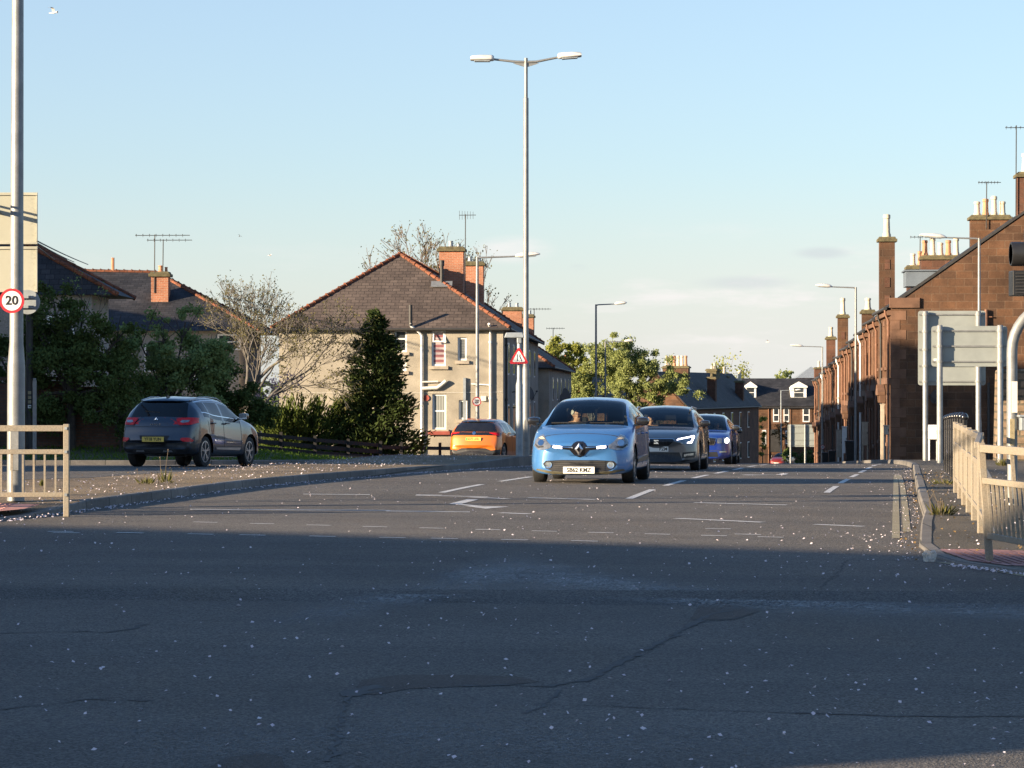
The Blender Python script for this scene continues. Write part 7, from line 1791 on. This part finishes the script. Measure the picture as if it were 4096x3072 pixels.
# grass on the left verge
rng = random.Random(77); lv = Leaves()
for k in range(42000):
    t = rng.random(); x = rng.uniform(-16, .8); y = rng.uniform(75.5, 104); dl = min(KL(y)-x, y-74.6)
    if dl < 1.95 or dl > 9.5: continue
    b = Vector((x, y, gbase(x, y)-.01)); lv.blade(b, b+Vector((rng.gauss(0,.03), rng.gauss(0,.03), rng.uniform(.04,.12))), .03, rng)
tag(lv.build('verge_grass', M['grass'], None), 'grass verge below the fence and brick wall', 'grass', kind='stuff')
# fallen blossom petals
rng = random.Random(101); lv = Leaves(); lit = Leaves()
def petal(x, y, z, s=.017):
    lv.add(Vector((x, y, z+.006)), s*1.9, rng, Vector((rng.gauss(0,.45), rng.gauss(0,.45)-.25, 1)), 1.25)
def onroad(x, y):
    if x > KR(y)-.05 and y > 23.5: return None
    if x < -9.45*1.0+.137*y-.1 and y > 33: return None
    return gz(x, y)
for k in range(6800):
    y = 10.5+66*rng.random()**.95; x = rng.uniform(-.2, .2)*y
    dens = .80-.30*ss(16, 34, y); dens *= .6+.4*ss(-.08, .10, x/y)
    nn = noise.noise((x*.35, y*.18, 7))
    if rng.random() > dens*(.7+1.1*max(-.4, nn)): continue
    z = onroad(x, y)
    if z is not None: petal(x, y, z, .007+.008*rng.random())
for k in range(330):     # drifted along the right kerb
    y = 24.5+44*rng.random()**1.2; e = abs(rng.gauss(0, .16)); x = KR(y)-.04-e
    petal(x, y, gz(x, y)+rng.uniform(0,.02), .010)
for k in range(330):
    t = rng.random(); a, b = Vector((4.0,25.0)), Vector((5.4,21.9)); p = a.lerp(b, t)+Vector((-.06-abs(rng.gauss(0,.08)), -.05-abs(rng.gauss(0,.08)))); petal(p.x, p.y, gz(*p)+rng.uniform(0,.02), .016)
for k in range(40): x = rng.gauss(3.75, .2); y = rng.gauss(29.2, 1.1); x = min(x, KR(y)-.05); petal(x, y, gz(x, y)+rng.uniform(0,.02), .010)
for k in range(900):      # along the island kerb
    i = rng.randint(3, len(isl_near)-3); a, b = Vector(isl_near[i]), Vector(isl_near[i+1]); p = a.lerp(b, rng.random()); x = p.x+.05+abs(rng.gauss(0,.10)); petal(x, p.y, gz(x, p.y)+rng.uniform(0,.015), .014)
for k in range(1500):     # on the island and the right pavement
    y = rng.uniform(31, 70); xa_ = -9.5+.137*y-rng.random()*4.0
    a_far = lerp(-6.6, -3.9, (y-42)/20) if y > 42 else -9
    if xa_ > a_far and noise.noise((xa_, y*.4, 2)) > -.25: petal(xa_, y, gz(xa_, y)+islh(xa_, y)+.01, .014)
for k in range(260): y = rng.uniform(25, 60); x = KR(y)+.2+rng.random()*1.6; petal(x, y, rpz(x, y), .014)
tag(lv.build('fallen_petals', M['petal'], None), 'pale pink blossom petals scattered over the road', 'petals', kind='stuff')
for k in range(500):
    y = rng.uniform(25.5, 55); x = KR(y)+(.15+rng.random()*1.3 if rng.random() < .75 else -.2*rng.random()); z = rpz(x, y) if x > KR(y) else gz(x, y); lit.add(Vector((x, y, z+.008)), .045, rng, Vector((rng.gauss(0,.4), rng.gauss(0,.4), 1)), 1.8)
for k in range(500):
    y = rng.uniform(33, 68); x = -9.7+.137*y-rng.random()*3.2
    lit.add(Vector((x, y, gz(x, y)+islh(x, y)+.012)), .035, rng, Vector((rng.gauss(0,.4), rng.gauss(0,.4), 1)), 1.8)
tag(lit.build('leaf_litter', M['litter'], None), 'brown leaf litter along the kerbs', 'litter', kind='stuff')
# gull and small birds in the sky
def bird(label, px, py, d, span, roll, up, yaw, name='gull', mat='gull'):
    p = P(px, py, d); g = bpy.data.objects
    mb = MB(); mb.M = Matrix.Rotation(yaw, 4, 'Z') @ Matrix.Rotation(roll, 4, 'Y'); s = span/2
    mb.tube([(0,-.42*s,.02*s),(0,-.36*s,.03*s),(0,-.27*s,.03*s),(0,-.1*s,0),(0,.15*s,0),(0,.38*s,.0),(0,.55*s,.0)], [.005*s,.035*s,.055*s,.085*s,.075*s,.03*s,.045*s], 8)
    for q in (-1, 1):
        sec = [(0.06,-.18,.15,0),(.35,-.26,.08,up*.75),(.62,-.16,.08,up*.95),(.85,-.02,.12,up*.8),(1.0,.14,.17,up*.55)]
        a = [mb.pt((q*x*s, y0*s, z*s+.012*s)) for x, y0, y1, z in sec]; b = [mb.pt((q*x*s, y1*s, z*s)) for x, y0, y1, z in sec]; c = [mb.pt((q*x*s, (y0+y1)/2*s, z*s-.012*s)) for x, y0, y1, z in sec]
        for k in range(4):
            for u, v in ((a, b), (b, c), (c, a)): mb.f.append([u[k], u[k+1], v[k+1], v[k]]); mb.m.append(0)
    o = mb.build(name, M[mat], None, smooth=60); o.location = p; return tag(o, label, 'bird', 'birds in flight')
bird('white gull with raised wings flying at the top left corner', 53.5, 12.8, 60, .40, R(12), .42, R(70))
bird('small dark bird low in the sky between the left house and the cream house', 239.5, 236.5, 90, .17, R(25), .6, R(40), 'bird', 'iron')
bird('tiny dark bird above the small budding tree at left', 230.3, 270.8, 120, .16, R(10), .5, R(60), 'bird', 'iron')
bird('tiny pale gull gliding low between the left house and the cream house', 270, 255.5, 150, .5, R(-8), .25, R(75))
bird('tiny pale gull above the bright red house', 768, 342, 150, .5, R(12), .3, R(60))
